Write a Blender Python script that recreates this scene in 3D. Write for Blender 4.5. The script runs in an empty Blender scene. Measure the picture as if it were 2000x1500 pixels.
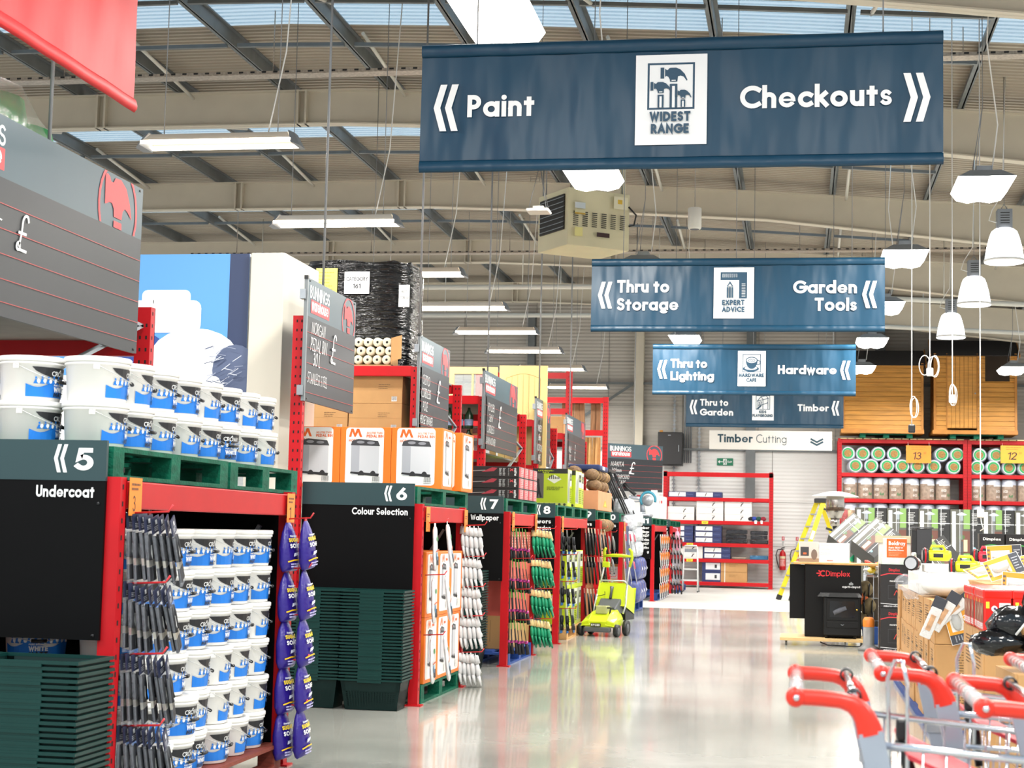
import bpy, math, random
from mathutils import Vector, Matrix
from mathutils.geometry import tessellate_polygon
rnd = random.Random(7)
SC = bpy.context.scene
COL = SC.collection
PI = math.pi
def R(d): return math.radians(d)

# ------------------------------------------------------------ camera
cam = bpy.data.cameras.new('camera'); camo = bpy.data.objects.new('camera', cam); COL.objects.link(camo)
cam.sensor_width = 36; cam.lens = 57.6; cam.clip_start = .05; cam.clip_end = 300
_rt = Vector((0.98501659, 0.17097958, 0.02254539)); _up = Vector((-0.00684077, -0.09188938, 0.99574572)); _fw = Vector((-0.17232387, 0.98098029, 0.08934293))
_m = Matrix((_rt, _up, -_fw)).transposed().to_4x4(); _m.translation = (0, 0, 1.4); camo.matrix_world = _m
cam.dof.use_dof = True; cam.dof.focus_distance = 13; cam.dof.aperture_fstop = 7
SC.camera = camo

# ------------------------------------------------------------ sky, lights, exposure
SC.view_settings.view_transform = 'Standard'; SC.view_settings.look = 'None'; SC.view_settings.gamma = 1
SC.view_settings.exposure = -0.12; SC.view_settings.use_curve_mapping = False
try:
    SC.cycles.use_denoising = True; SC.cycles.max_bounces = 6; SC.cycles.diffuse_bounces = 3; SC.cycles.glossy_bounces = 3
    SC.cycles.transparent_max_bounces = 12; SC.cycles.caustics_reflective = False; SC.cycles.caustics_refractive = False
    SC.cycles.sample_clamp_indirect = 6
except Exception: pass
wd = bpy.data.worlds.new('sky'); SC.world = wd; wd.use_nodes = True
nt = wd.node_tree; bg = nt.nodes['Background']
tc = nt.nodes.new('ShaderNodeTexCoord'); sx = nt.nodes.new('ShaderNodeSeparateXYZ'); rp = nt.nodes.new('ShaderNodeValToRGB')
nt.links.new(tc.outputs['Generated'], sx.inputs[0]); nt.links.new(sx.outputs['Z'], rp.inputs[0]); nt.links.new(rp.outputs[0], bg.inputs[0])
rp.color_ramp.elements[0].color = (1.0, .97, .93, 1); rp.color_ramp.elements[0].position = .05
rp.color_ramp.elements[1].color = (.50, .68, .82, 1); rp.color_ramp.elements[1].position = .4
bg.inputs[1].default_value = WORLD_STRENGTH = 1.3
LIGHT_ROWS = [  # x, list of y, size x, size y, watts : ceiling fittings seen or assumed out of frame, plus added wall washes
    (-5.75, (-2, 4, 9.5, 15.45, 19.7, 23.8, 27.5, 30.9, 34.2, 38.0, 42.8), 1.5, .3, 150),
    (-11.5, (6, 13, 20, 27, 34, 41), 1.5, .3, 150),
    (-2.2, (0, 6, 11.8, 17.2, 22.2, 27.0, 32.05), .55, .9, 175),
    (1.4, (0, 6, 12.0, 17.9, 22.9, 27.5, 32.4, 37.6), .55, .9, 175),
    (4.7, (3, 9, 15, 21.5, 27, 32.5, 37.7), .55, .9, 175),
    (8.2, (12, 20, 28, 36), .55, .9, 175),
    (-.6, (41.8,), .55, .9, 110), (2.6, (41.8,), .55, .9, 110), (5.6, (41.8,), .55, .9, 110)]  # added lamps without fittings, brightening the back wall and sheds
for _x, _ys, _sx, _sy, _w in LIGHT_ROWS:
    for _y in _ys:
        _l = bpy.data.lights.new('ceiling_or_added_light', 'AREA'); _w2 = _w * (1.2 if _y < 25 else 1.3); _l.shape = 'RECTANGLE'; _l.size = _sx; _l.size_y = _sy; _l.energy = _w2; _l.color = (1, .965, .91)
        _o = bpy.data.objects.new('ceiling_or_added_light', _l); COL.objects.link(_o); _o.location = (_x, _y, 5.08)

# ------------------------------------------------------------ materials
def lin(h):
    h = h.lstrip('#'); o = []
    for i in (0, 2, 4):
        c = int(h[i:i+2], 16) / 255; o.append(c / 12.92 if c <= .04045 else ((c + .055) / 1.055) ** 2.4)
    return (*o, 1)
_M = {}
def mat(name, col, rough=.5, metal=0, spec=.5, noise=None, bump=None, coat=0, alpha=1, trans=0, aniso=None):
    """one procedural material: base colour broken up by noise, optional bump (scale, strength, stretch)"""
    if name in _M: return _M[name]
    m = bpy.data.materials.new(name); m.use_nodes = True; _M[name] = m
    t = m.node_tree; b = t.nodes['Principled BSDF']
    c = lin(col) if isinstance(col, str) else col
    b.inputs['Base Color'].default_value = c; b.inputs['Roughness'].default_value = rough; b.inputs['Metallic'].default_value = metal
    b.inputs['Specular IOR Level'].default_value = spec; b.inputs['Coat Weight'].default_value = coat; b.inputs['Coat Roughness'].default_value = .08
    b.inputs['Alpha'].default_value = alpha; b.inputs['Transmission Weight'].default_value = trans
    if noise or bump:
        g = t.nodes.new('ShaderNodeTexCoord')
    if noise:
        sc, amt = noise[:2]; mp = t.nodes.new('ShaderNodeMapping'); mp.inputs['Scale'].default_value = noise[2] if len(noise) > 2 else (1, 1, 1)
        n = t.nodes.new('ShaderNodeTexNoise'); n.inputs['Scale'].default_value = sc; n.inputs['Detail'].default_value = 4
        r = t.nodes.new('ShaderNodeMapRange'); r.inputs[1].default_value = .3; r.inputs[2].default_value = .7; r.inputs[3].default_value = 1 - amt; r.inputs[4].default_value = 1 + amt
        x = t.nodes.new('ShaderNodeVectorMath'); x.operation = 'SCALE'; x.inputs[0].default_value = c[:3]
        t.links.new(g.outputs['Object'], mp.inputs[0]); t.links.new(mp.outputs[0], n.inputs['Vector']); t.links.new(n.outputs['Fac'], r.inputs[0]); t.links.new(r.outputs[0], x.inputs['Scale']); t.links.new(x.outputs[0], b.inputs['Base Color'])
    if bump:
        sc, st = bump[:2]; mp = t.nodes.new('ShaderNodeMapping'); mp.inputs['Scale'].default_value = bump[2] if len(bump) > 2 else (1, 1, 1)
        mp.inputs['Rotation'].default_value = bump[3] if len(bump) > 3 else (0, 0, 0)
        n = t.nodes.new('ShaderNodeTexNoise'); n.inputs['Scale'].default_value = sc; n.inputs['Detail'].default_value = 3
        bp = t.nodes.new('ShaderNodeBump'); bp.inputs['Strength'].default_value = st; bp.inputs['Distance'].default_value = bump[4] if len(bump) > 4 else .02
        t.links.new(g.outputs['Object'], mp.inputs[0]); t.links.new(mp.outputs[0], n.inputs['Vector']); t.links.new(n.outputs['Fac'], bp.inputs['Height']); t.links.new(bp.outputs[0], b.inputs['Normal'])
    return m
def ink(h): return mat('print_' + h.lstrip('#'), h, .45)
def emis(name, col, s):
    if name in _M: return _M[name]
    m = bpy.data.materials.new(name); m.use_nodes = True; _M[name] = m; t = m.node_tree; b = t.nodes['Principled BSDF']
    b.inputs['Base Color'].default_value = lin(col); b.inputs['Emission Color'].default_value = lin(col); b.inputs['Emission Strength'].default_value = s
    return m
RED = mat('red_enamel', '#b8101a', .42, spec=.3, noise=(6, .06)); DRED = mat('red_beam_enamel', '#bd121a', .38, spec=.3, noise=(6, .05))
STEEL = mat('galvanised_steel', '#9aa0a6', .42, .7, noise=(9, .12)); CHROME = mat('chrome_wire', '#d8dade', .16, 1)
ALU = mat('brushed_aluminium', '#b4bac4', .34, .55, noise=(14, .06)); WIRE = mat('steel_wire', '#8d8f92', .4, .6)
WHITEP = mat('white_plastic', '#ece9e2', .34, noise=(5, .02)); BLACKP = mat('black_plastic', '#17181a', .4, noise=(12, .15)); WCABLE = mat('white_cable', '#eeeeec', .5)
GREENW = mat('green_painted_timber', '#075c45', .62, spec=.2, noise=(9, .32, (1, 1, 3)), bump=(60, .25)); CARD = mat('brown_cardboard', '#bb8f5c', .8, noise=(5, .07)); CARD2 = mat('tan_cardboard', '#c98d63', .8, noise=(5, .07))
RAWW = mat('raw_timber', '#c99b62', .7, noise=(12, .2, (1, 1, 6))); REDW = mat('red_stained_timber', '#7c3626', .7, noise=(12, .25, (1, 6, 6))); BLUEW = mat('blue_painted_timber', '#16418a', .6, noise=(9, .2))
HDR = mat('dark_teal_panel', '#243e42', .42, noise=(3, .03)); BLKPAN = mat('matt_black_panel', '#060607', .55, spec=.12, noise=(4, .1)); WHT = ink('#f4f4f2')

# ------------------------------------------------------------ mesh builder
class MB:
    def __init__(s): s.v = []; s.f = []; s.m = []; s.sm = []
    def add(s, vs, fs, m=0, smooth=False):
        o = len(s.v); s.v += [tuple(p) for p in vs]
        for f in fs: s.f.append([i + o for i in f]); s.m.append(m); s.sm.append(smooth)
        return s
    def box(s, x0, y0, z0, x1, y1, z1, m=0):
        v = [(x0, y0, z0), (x1, y0, z0), (x1, y1, z0), (x0, y1, z0), (x0, y0, z1), (x1, y0, z1), (x1, y1, z1), (x0, y1, z1)]
        return s.add(v, [(3, 2, 1, 0), (4, 5, 6, 7), (0, 1, 5, 4), (1, 2, 6, 5), (2, 3, 7, 6), (3, 0, 4, 7)], m)
    def bar(s, p, q, w, h, m=0, up=(0, 0, 1)):
        p = Vector(p); q = Vector(q); d = (q - p).normalized(); u = Vector(up)
        if abs(d.dot(u)) > .99: u = Vector((0, 1, 0))
        a = d.cross(u).normalized() * w / 2; b = a.cross(d).normalized() * h / 2
        v = [p - a - b, p + a - b, p + a + b, p - a + b, q - a - b, q + a - b, q + a + b, q - a + b]
        return s.add(v, [(3, 2, 1, 0), (4, 5, 6, 7), (0, 1, 5, 4), (1, 2, 6, 5), (2, 3, 7, 6), (3, 0, 4, 7)], m)
    def tube(s, pts, r, n=8, m=0, closed=False):
        P = [Vector(p) for p in pts]; N = len(P); rr = r if isinstance(r, (list, tuple)) else [r] * N
        ref = None; v = []
        for i, p in enumerate(P):
            if closed: d = P[(i + 1) % N] - P[i - 1]
            else: d = P[min(i + 1, N - 1)] - P[max(i - 1, 0)]
            d.normalize()
            if ref is None: ref = Vector((0, 0, 1)) if abs(d.z) < .9 else Vector((1, 0, 0))
            a = d.cross(ref)
            if a.length < 1e-4: ref = Vector((1, 0, 0)) if abs(d.x) < .9 else Vector((0, 1, 0)); a = d.cross(ref)
            a.normalize(); b = a.cross(d); ref = b
            for k in range(n):
                t = 2 * PI * k / n; v.append(p + (a * math.cos(t) + b * math.sin(t)) * rr[i])
        f = []
        for i in range(N if closed else N - 1):
            j = (i + 1) % N
            for k in range(n): f.append((i * n + k, i * n + (k + 1) % n, j * n + (k + 1) % n, j * n + k))
        s.add(v, f, m, True)
        if not closed: 
            o = len(s.v) - N * n
            s.f.append([o + k for k in range(n)][::-1]); s.m.append(m); s.sm.append(False)
            s.f.append([o + (N - 1) * n + k for k in range(n)]); s.m.append(m); s.sm.append(False)
        return s
    def cyl(s, p, q, r, n=12, m=0): return s.tube([p, q], r, n, m)
    def lathe(s, prof, n=20, c=(0, 0, 0), m=0, ax='z', smooth=True):
        v = []
        for r, z in prof:
            for k in range(n):
                t = 2 * PI * k / n; a, b = r * math.cos(t), r * math.sin(t)
                v.append({'z': (c[0] + a, c[1] + b, c[2] + z), 'y': (c[0] + a, c[1] + z, c[2] - b), 'x': (c[0] + z, c[1] + a, c[2] + b)}[ax])
        f = [(i * n + k, i * n + (k + 1) % n, (i + 1) * n + (k + 1) % n, (i + 1) * n + k) for i in range(len(prof) - 1) for k in range(n)]
        return s.add(v, f, m, smooth)
    def prism(s, pts, fn, t0, t1, m=0):
        """extrude the 2D outline pts: fn(u, v, t) -> point"""
        n = len(pts); v = [fn(u, w, t0) for u, w in pts] + [fn(u, w, t1) for u, w in pts]
        return s.add(v, [list(range(n))[::-1], list(range(n, 2 * n))] + [(i, (i + 1) % n, n + (i + 1) % n, n + i) for i in range(n)], m)
    def quad(s, a, b, c, d, m=0): return s.add([a, b, c, d], [(0, 1, 2, 3)], m)
    def blob(s, c, r, n=8, j=.15, m=0, sq=(1, 1, 1), rn=None):
        rn = rn or rnd; v = []; f = []
        for i in range(n + 1):
            th = PI * i / n
            for k in range(2 * n):
                ph = PI * k / n; q = r * (1 + (rn.uniform(-j, j) if 0 < i < n else 0))
                v.append((c[0] + q * sq[0] * math.sin(th) * math.cos(ph), c[1] + q * sq[1] * math.sin(th) * math.sin(ph), c[2] + q * sq[2] * math.cos(th)))
        for i in range(n):
            for k in range(2 * n): f.append((i * 2 * n + k, (i + 1) * 2 * n + k, (i + 1) * 2 * n + (k + 1) % (2 * n), i * 2 * n + (k + 1) % (2 * n)))
        return s.add(v, f, m, True)
    def xf(s, M, start=0):
        for i in range(start, len(s.v)): s.v[i] = tuple(M @ Vector(s.v[i]))
        return s
    def build(s, name, mats, parent=None, bevel=0, loc=None, rot=None):
        me = bpy.data.meshes.new(name); me.from_pydata(s.v, [], s.f)
        for m in (mats if isinstance(mats, (list, tuple)) else [mats]): me.materials.append(m)
        me.polygons.foreach_set('material_index', s.m); me.polygons.foreach_set('use_smooth', s.sm); me.update()
        o = bpy.data.objects.new(name, me); COL.objects.link(o)
        if parent: o.parent = parent
        if loc: o.location = loc
        if rot: o.rotation_euler = rot
        if bevel:
            b = o.modifiers.new('bevel', 'BEVEL'); b.width = bevel; b.segments = 2; b.limit_method = 'ANGLE'
        return o
def tag(o, label, cat, group=None, kind=None):
    o['label'] = label; o['category'] = cat
    if group: o['group'] = group
    if kind: o['kind'] = kind
    return o
def thing(name, label, cat, loc=(0, 0, 0), rz=0, group=None, rot=None):
    o = bpy.data.objects.new(name, None); COL.objects.link(o); o.location = loc; o.rotation_euler = rot or (0, 0, rz); o.empty_display_size = .1
    return tag(o, label, cat, group)
def struct(o): o['kind'] = 'structure'; return o
_kids = {}
def kids(o):
    if not _kids.get('n') == len(bpy.data.objects):
        _kids.clear(); _kids['n'] = len(bpy.data.objects)
        for q in bpy.data.objects:
            if q.parent: _kids.setdefault(q.parent.name, []).append(q)
    return _kids.get(o.name, [])
def tree_of(o): return (o, [tree_of(k) for k in kids(o)])
def dup(tr, loc, rz=0, label=None, group=None, rot=None):
    """copy a thing with its parts and sub-parts; tr = tree_of(thing)"""
    def go(t, par):
        c = t[0].copy(); COL.objects.link(c)
        if par: c.parent = par
        for k in t[1]: go(k, c)
        return c
    c = go(tr, None); c.location = loc; c.rotation_euler = rot or (0, 0, rz)
    if label: c['label'] = label
    if group: c['group'] = group
    return c
ORD = 'first second third fourth fifth sixth seventh eighth ninth tenth eleventh twelfth thirteenth fourteenth fifteenth sixteenth seventeenth eighteenth nineteenth twentieth'.split()
def nth(i):
    if i < 20: return ORD[i]
    t, u = divmod(i + 1, 10); b = ['', '', 'twent', 'thirt', 'fort', 'fift'][t]
    return b + 'ieth' if u == 0 else b + 'y-' + ORD[u - 1]

# ------------------------------------------------------------ stroke lettering (geometric sans drawn as monoline strokes)
def arc(cx, cy, rx, ry, a0, a1, n=None):
    n = n or max(4, int(abs(a1 - a0) / 18)); return [(cx + rx * math.cos(R(a0 + (a1 - a0) * i / n)), cy + ry * math.sin(R(a0 + (a1 - a0) * i / n))) for i in range(n + 1)]
X = .62; _o = arc(.31, .31, .31, .31, 0, 360, 24)
G = {
 'A': (.72, [[(0, 0), (.36, 1), (.72, 0)], [(.16, .3), (.56, .3)]]), 'B': (.5, [[(0, 0), (0, 1)], [(0, 1), (.2, 1)] + arc(.2, .76, .24, .24, 90, -90) + [(0, .52)], [(0, .52), (.22, .52)] + arc(.22, .26, .26, .26, 90, -90) + [(0, 0)]]),
 'C': (.76, [arc(.5, .5, .5, .5, 52, 308, 18)]), 'D': (.68, [[(0, 0), (0, 1)], [(0, 1), (.2, 1)] + arc(.2, .5, .48, .5, 90, -90) + [(0, 0)]]),
 'E': (.42, [[(.42, 1), (0, 1), (0, 0), (.42, 0)], [(0, .5), (.36, .5)]]), 'F': (.4, [[(.4, 1), (0, 1), (0, 0)], [(0, .5), (.36, .5)]]),
 'G': (.9, [arc(.5, .5, .5, .5, 48, 360, 20) , [(.55, .47), (.98, .47)]]), 'H': (.58, [[(0, 0), (0, 1)], [(.58, 0), (.58, 1)], [(0, .52), (.58, .52)]]), 'I': (0, [[(0, 0), (0, 1)]]),
 'J': (.3, [[(.3, 1), (.3, .16)] + arc(.14, .16, .16, .16, 0, -140)]), 'K': (.56, [[(0, 0), (0, 1)], [(.54, 1), (.04, .5)], [(.14, .58), (.58, 0)]]), 'L': (.38, [[(0, 1), (0, 0), (.38, 0)]]),
 'M': (.86, [[(0, 0), (.1, 1), (.43, .1), (.76, 1), (.86, 0)]]), 'N': (.62, [[(0, 0), (0, 1), (.62, 0), (.62, 1)]]), 'O': (1, [arc(.5, .5, .5, .5, 0, 360, 28)]),
 'P': (.48, [[(0, 0), (0, 1)], [(0, 1), (.2, 1)] + arc(.2, .72, .28, .28, 90, -90) + [(0, .44)]]), 'Q': (1, [arc(.5, .5, .5, .5, 0, 360, 28), [(.6, .3), (.95, 0)]]),
 'R': (.5, [[(0, 0), (0, 1)], [(0, 1), (.2, 1)] + arc(.2, .74, .26, .26, 90, -90) + [(0, .48)], [(.22, .48), (.52, 0)]]),
 'S': (.48, [('w', .92, arc(.245, .755, .23, .245, 35, 270) + arc(.245, .255, .245, .255, 90, -148))]), 'T': (.56, [[(0, 1), (.56, 1)], [(.28, 0), (.28, 1)]]), 'U': (.56, [[(0, 1), (0, .28)] + arc(.28, .28, .28, .28, 180, 360) + [(.56, 1)]]),
 'V': (.68, [[(0, 1), (.34, 0), (.68, 1)]]), 'W': (1, [[(0, 1), (.25, 0), (.5, .92), (.75, 0), (1, 1)]]), 'X': (.6, [[(0, 0), (.6, 1)], [(0, 1), (.6, 0)]]), 'Y': (.6, [[(0, 1), (.3, .45), (.6, 1)], [(.3, .45), (.3, 0)]]), 'Z': (.56, [[(0, 1), (.56, 1), (0, 0), (.56, 0)]]),
 'a': (X, [_o, [(X, 0), (X, X)]]), 'b': (X, [_o, [(0, 0), (0, 1.02)]]), 'c': (.48, [arc(.31, .31, .31, .31, 50, 310, 14)]), 'd': (X, [_o, [(X, 0), (X, 1.02)]]), 'e': (X, [('w', .85, arc(.31, .31, .31, .31, 0, 318, 18)), ('w', .5, [(.06, .3), (X - .04, .3)])]),
 'f': (.3, [arc(.32, .82, .2, .2, 80, 180) + [(.12, 0)], [(0, X), (.3, X)]]), 'g': (X, [_o, [(X, X), (X, -.1)] + arc(.34, -.08, .28, .22, 0, -140)]), 'h': (.46, [[(0, 0), (0, 1.02)], arc(.23, .39, .23, .23, 180, 0) + [(.46, 0)]]),
 'i': (0, [[(0, 0), (0, X)], 'dot']), 'j': (.05, [[(.05, X), (.05, -.2)], 'dot']), 'k': (.42, [[(0, 0), (0, 1.02)], [(.4, X), (.04, .28)], [(.14, .36), (.44, 0)]]), 'l': (0, [[(0, 0), (0, 1.02)]]),
 'm': (.78, [[(0, 0), (0, X)], arc(.195, .42, .195, .2, 180, 0) + [(.39, 0)], arc(.585, .42, .195, .2, 180, 0) + [(.78, 0)]]), 'n': (.46, [[(0, 0), (0, X)], arc(.23, .39, .23, .23, 180, 0) + [(.46, 0)]]), 'o': (X, [_o]),
 'p': (X, [_o, [(0, -.3), (0, X)]]), 'q': (X, [_o, [(X, -.3), (X, X)]]), 'r': (.26, [[(0, 0), (0, X)], arc(.22, .4, .22, .22, 180, 70)]), 's': (.36, [('w', .8, arc(.185, .475, .17, .165, 35, 270) + arc(.185, .155, .18, .155, 90, -148))]),
 't': (.3, [[(.15, 0), (.15, .84)], [(0, X), (.3, X)]]), 'u': (.46, [[(0, X), (0, .23)] + arc(.23, .23, .23, .23, 180, 360) + [(.46, X)], [(.46, 0), (.46, X)]]), 'v': (.46, [[(0, X), (.23, 0), (.46, X)]]), 'w': (.74, [[(0, X), (.18, 0), (.37, X), (.56, 0), (.74, X)]]), 'x': (.42, [[(0, 0), (.42, X)], [(0, X), (.42, 0)]]),
 'y': (.46, [[(0, X), (.24, .03)], [(.46, X), (.1, -.3)]]), 'z': (.38, [[(0, X), (.38, X), (0, 0), (.38, 0)]]),
 '0': (.6, [arc(.3, .5, .3, .5, 0, 360, 24)]), '1': (.22, [[(0, .86), (.22, 1), (.22, 0)]]), '2': (.5, [arc(.25, .74, .25, .26, 170, -35) + [(0, 0), (.5, 0)]]), '3': (.48, [arc(.22, .76, .2, .24, 150, -90), arc(.22, .27, .26, .27, 88, -150)]),
 '4': (.54, [[(.42, 0), (.42, 1), (0, .26), (.56, .26)]]), '5': (.5, [[(.46, 1), (.12, 1), (.06, .56)] + arc(.22, .31, .28, .31, 110, -140)]), '6': (.54, [arc(.27, .3, .27, .3, 0, 360, 22), [(.4, 1), (.05, .45)]]), '7': (.5, [[(0, 1), (.5, 1), (.14, 0)]]),
 '8': (.5, [arc(.25, .76, .22, .24, 0, 360, 18), arc(.25, .26, .26, .26, 0, 360, 20)]), '9': (.54, [arc(.27, .7, .27, .3, 0, 360, 22), [(.14, 0), (.49, .55)]]),
 '-': (.3, [[(0, .34), (.3, .34)]]), '.': (.02, [[(0, 0), (.02, 0)]]), ',': (.04, [[(.04, .06), (0, -.1)]]), '/': (.4, [[(0, 0), (.4, 1)]]), ':': (.02, [[(0, .05), (.02, .05)], [(0, .5), (.02, .5)]]),
 'L_': (.5, [])}
G['£'] = (.6, [arc(.36, .8, .18, .2, 20, 180) + [(.2, .5), (.14, .12)] + arc(.1, .1, .1, .1, 0, 300) + [(.6, 0)], [(.04, .48), (.46, .48)]])
G['%'] = (.7, [arc(.14, .82, .14, .18, 0, 360), arc(.56, .18, .14, .18, 0, 360), [(.1, 0), (.6, 1)]])
class Canvas:
    """flat artwork: coloured polygons in (u, v) with a paint order"""
    def __init__(s): s.p = []; s.c = []; s.L = 1
    def ci(s, c):
        if c not in s.c: s.c.append(c)
        return s.c.index(c)
    def poly(s, pts, c, layer=None):
        if layer is None: layer = s.L; s.L += 1
        s.p.append((list(pts), s.ci(c), layer)); return s
    def rect(s, x0, y0, x1, y1, c): return s.poly([(x0, y0), (x1, y0), (x1, y1), (x0, y1)], c)
    def frame(s, x0, y0, x1, y1, t, c):
        L = s.L; s.L += 1
        for q in ((x0, y0, x1, y0 + t), (x0, y1 - t, x1, y1), (x0, y0 + t, x0 + t, y1 - t), (x1 - t, y0 + t, x1, y1 - t)): s.poly([(q[0], q[1]), (q[2], q[1]), (q[2], q[3]), (q[0], q[3])], c, L)
        return s
    def rrect(s, x0, y0, x1, y1, r, c):
        return s.poly(arc(x1 - r, y0 + r, r, r, -90, 0, 4) + arc(x1 - r, y1 - r, r, r, 0, 90, 4) + arc(x0 + r, y1 - r, r, r, 90, 180, 4) + arc(x0 + r, y0 + r, r, r, 180, 270, 4), c)
    def disc(s, x, y, rx, ry, c, n=20): return s.poly(arc(x, y, rx, ry, 0, 360, n)[:-1], c)
    def ring(s, x, y, rx, ry, t, c, n=28, layer=None): return s.stroke(arc(x, y, rx, ry, 0, 360, n), t, c, layer, cap=False)
    def stroke(s, pts, w, c, layer=None, cap=True):
        if layer is None: layer = s.L; s.L += 1
        P = [Vector((p[0], p[1])) for p in pts]; Q = [P[0]]
        for p in P[1:]:
            if (p - Q[-1]).length > 1e-7: Q.append(p)
        closed = len(Q) > 3 and (Q[0] - Q[-1]).length < 1e-5
        if closed: Q = Q[:-1]
        h = w / 2; n = len(Q); A = []; B = []
        if n < 2: return s
        for i in range(n):
            d0 = (Q[i] - Q[i - 1]).normalized() if (i or closed) else None
            d1 = (Q[(i + 1) % n] - Q[i]).normalized() if (i < n - 1 or closed) else None
            p = Q[i].copy()
            if d0 is None: d0 = d1; p -= d1 * (h if cap else 0)
            if d1 is None: d1 = d0; p += d0 * (h if cap else 0)
            n0 = Vector((-d0.y, d0.x)); n1 = Vector((-d1.y, d1.x)); m = n0 + n1
            if m.length < .55: # sharp turn: bevel
                A += [p + n0 * h, p + n1 * h]; B += [p - n0 * h, p - n1 * h]
                if d0.x * d1.y - d0.y * d1.x > 0:
                    mm = (n0 + n1); k = p + (mm.normalized() if mm.length > .01 else n0) * h * .9; A[-1] = A[-2] = k
                else:
                    mm = (n0 + n1); k = p - (mm.normalized() if mm.length > .01 else n0) * h * .9; B[-1] = B[-2] = k
            else:
                m.normalize(); k = h / max(.4, m.dot(n0)); A.append(p + m * k); B.append(p - m * k)
        N = len(A); ci = s.ci(c)
        for i in range(N if closed else N - 1):
            j = (i + 1) % N
            s.p.append(([B[i][:], B[j][:], A[j][:], A[i][:]], ci, layer))
        return s
    def text(s, t, x, y, h, c, wt=.17, w=None, al='l', gap=None, slant=0, cond=None, jit=0):
        """letters with cap height h; w squeezes the line to that width"""
        hw = wt / 2; cond = cond or (.84 if wt > .15 else 1); gap = (.09 if wt > .12 else .16) if gap is None else gap; k = 1 - wt; adv = 0; items = []
        for ch in t:
            if ch == ' ': adv += .3; continue
            g = G.get(ch) or G.get(ch.upper()) or G['-']; items.append((g, adv)); adv += g[0] * cond + wt + gap
        adv -= gap
        if adv <= 0: return s
        sx = (w / adv) if w else h; L0 = s.L; x0 = x - (adv * sx if al == 'r' else adv * sx / 2 if al == 'c' else 0); q = 0
        for g, a in items:
            jy = rnd.uniform(-jit, jit); js = rnd.uniform(-jit, jit)
            for st in g[1]:
                if st == 'dot':
                    r = hw * 1.16; cy = X * k + wt + r + .05; cx = a + g[0] * cond + hw; s.poly([(x0 + (cx + dx + slant * (cy + dy)) * sx, y + (cy + dy + jy) * h) for dx, dy in arc(0, 0, r, r, 0, 360, 12)[:-1]], c, L0 + (q % 4) * .2); q += 1; continue
                wf = 1
                if st[0] == 'w': wf, st = st[1], st[2]
                n0 = len(s.p); s.stroke([(px * cond + hw, py * k + hw) for px, py in st], wt * wf, c, L0 + (q % 4) * .2); q += 1
                for i in range(n0, len(s.p)):
                    pl, ci, ly = s.p[i]; s.p[i] = ([(x0 + (a + u + (slant + js) * v) * sx, y + (v + jy) * h) for u, v in pl], ci, ly)
        s.L = L0 + 1; return s
    def lines(s, x0, y0, x1, y1, n, c, fill=.5, seed=1):
        r = random.Random(seed); dy = (y1 - y0) / n
        L = s.L; s.L += 1
        for i in range(n):
            a = x0
            xe = x1 - r.uniform(0, .35) * (x1 - x0)
            while a < xe:
                b = min(xe, a + r.uniform(.08, .25) * (x1 - x0)); s.poly([(a, y1 - (i + .5 + fill / 2) * dy), (b, y1 - (i + .5 + fill / 2) * dy), (b, y1 - (i + .5 - fill / 2) * dy), (a, y1 - (i + .5 - fill / 2) * dy)], c, L); a = b + .03 * (x1 - x0)
        return s
    def barcode(s, x0, y0, x1, y1, c='#222222', bgc='#f2f2f0', n=14, seed=2):
        r = random.Random(seed); s.rect(x0, y0, x1, y1, bgc); L = s.L; s.L += 1; a = x0 + (x1 - x0) * .05
        while a < x1 - (x1 - x0) * .06:
            b = a + r.uniform(.3, 1) * (x1 - x0) / n * .8; s.poly([(a, y0 + (y1 - y0) * .12), (b, y0 + (y1 - y0) * .12), (b, y1), (a, y1)], c, L); a = b + r.uniform(.3, 1) * (x1 - x0) / n * .8
        return s
    def put(s, c2, x, y, sx, sy=None):
        """paste another canvas scaled"""
        sy = sy or sx; L = s.L; mx = 0
        for pl, ci, ly in c2.p: s.p.append(([(x + u * sx, y + v * sy) for u, v in pl], s.ci(c2.c[ci]), L + ly)); mx = max(mx, ly)
        s.L = L + mx + 1; return s
    def onto(s, mb, o, ux, uy, eps=.0005, off=0, wrap=None, cut=None, nrm=None):
        o = Vector(o); ux = Vector(ux); uy = Vector(uy); nr = nrm and Vector(nrm) or ux.cross(uy).normalized(); P = s.p
        if cut: P = cut_strips(P, cut)
        for pl, ci, ly in P:
            e = off + eps * ly; mb.add([wrap(u, v, e) if wrap else o + ux * u + uy * v + nr * e for u, v in pl], [list(range(len(pl)))], ci)
        return mb
    def build(s, name, parent, o=(0, 0, 0), ux=(1, 0, 0), uy=(0, 0, 1), eps=.0005, off=0, wrap=None, cut=None, mats=None):
        return s.onto(MB(), o, ux, uy, eps, off, wrap, cut).build(name, [(mats or {}).get(c) or ink(c) for c in s.c], parent)
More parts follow.
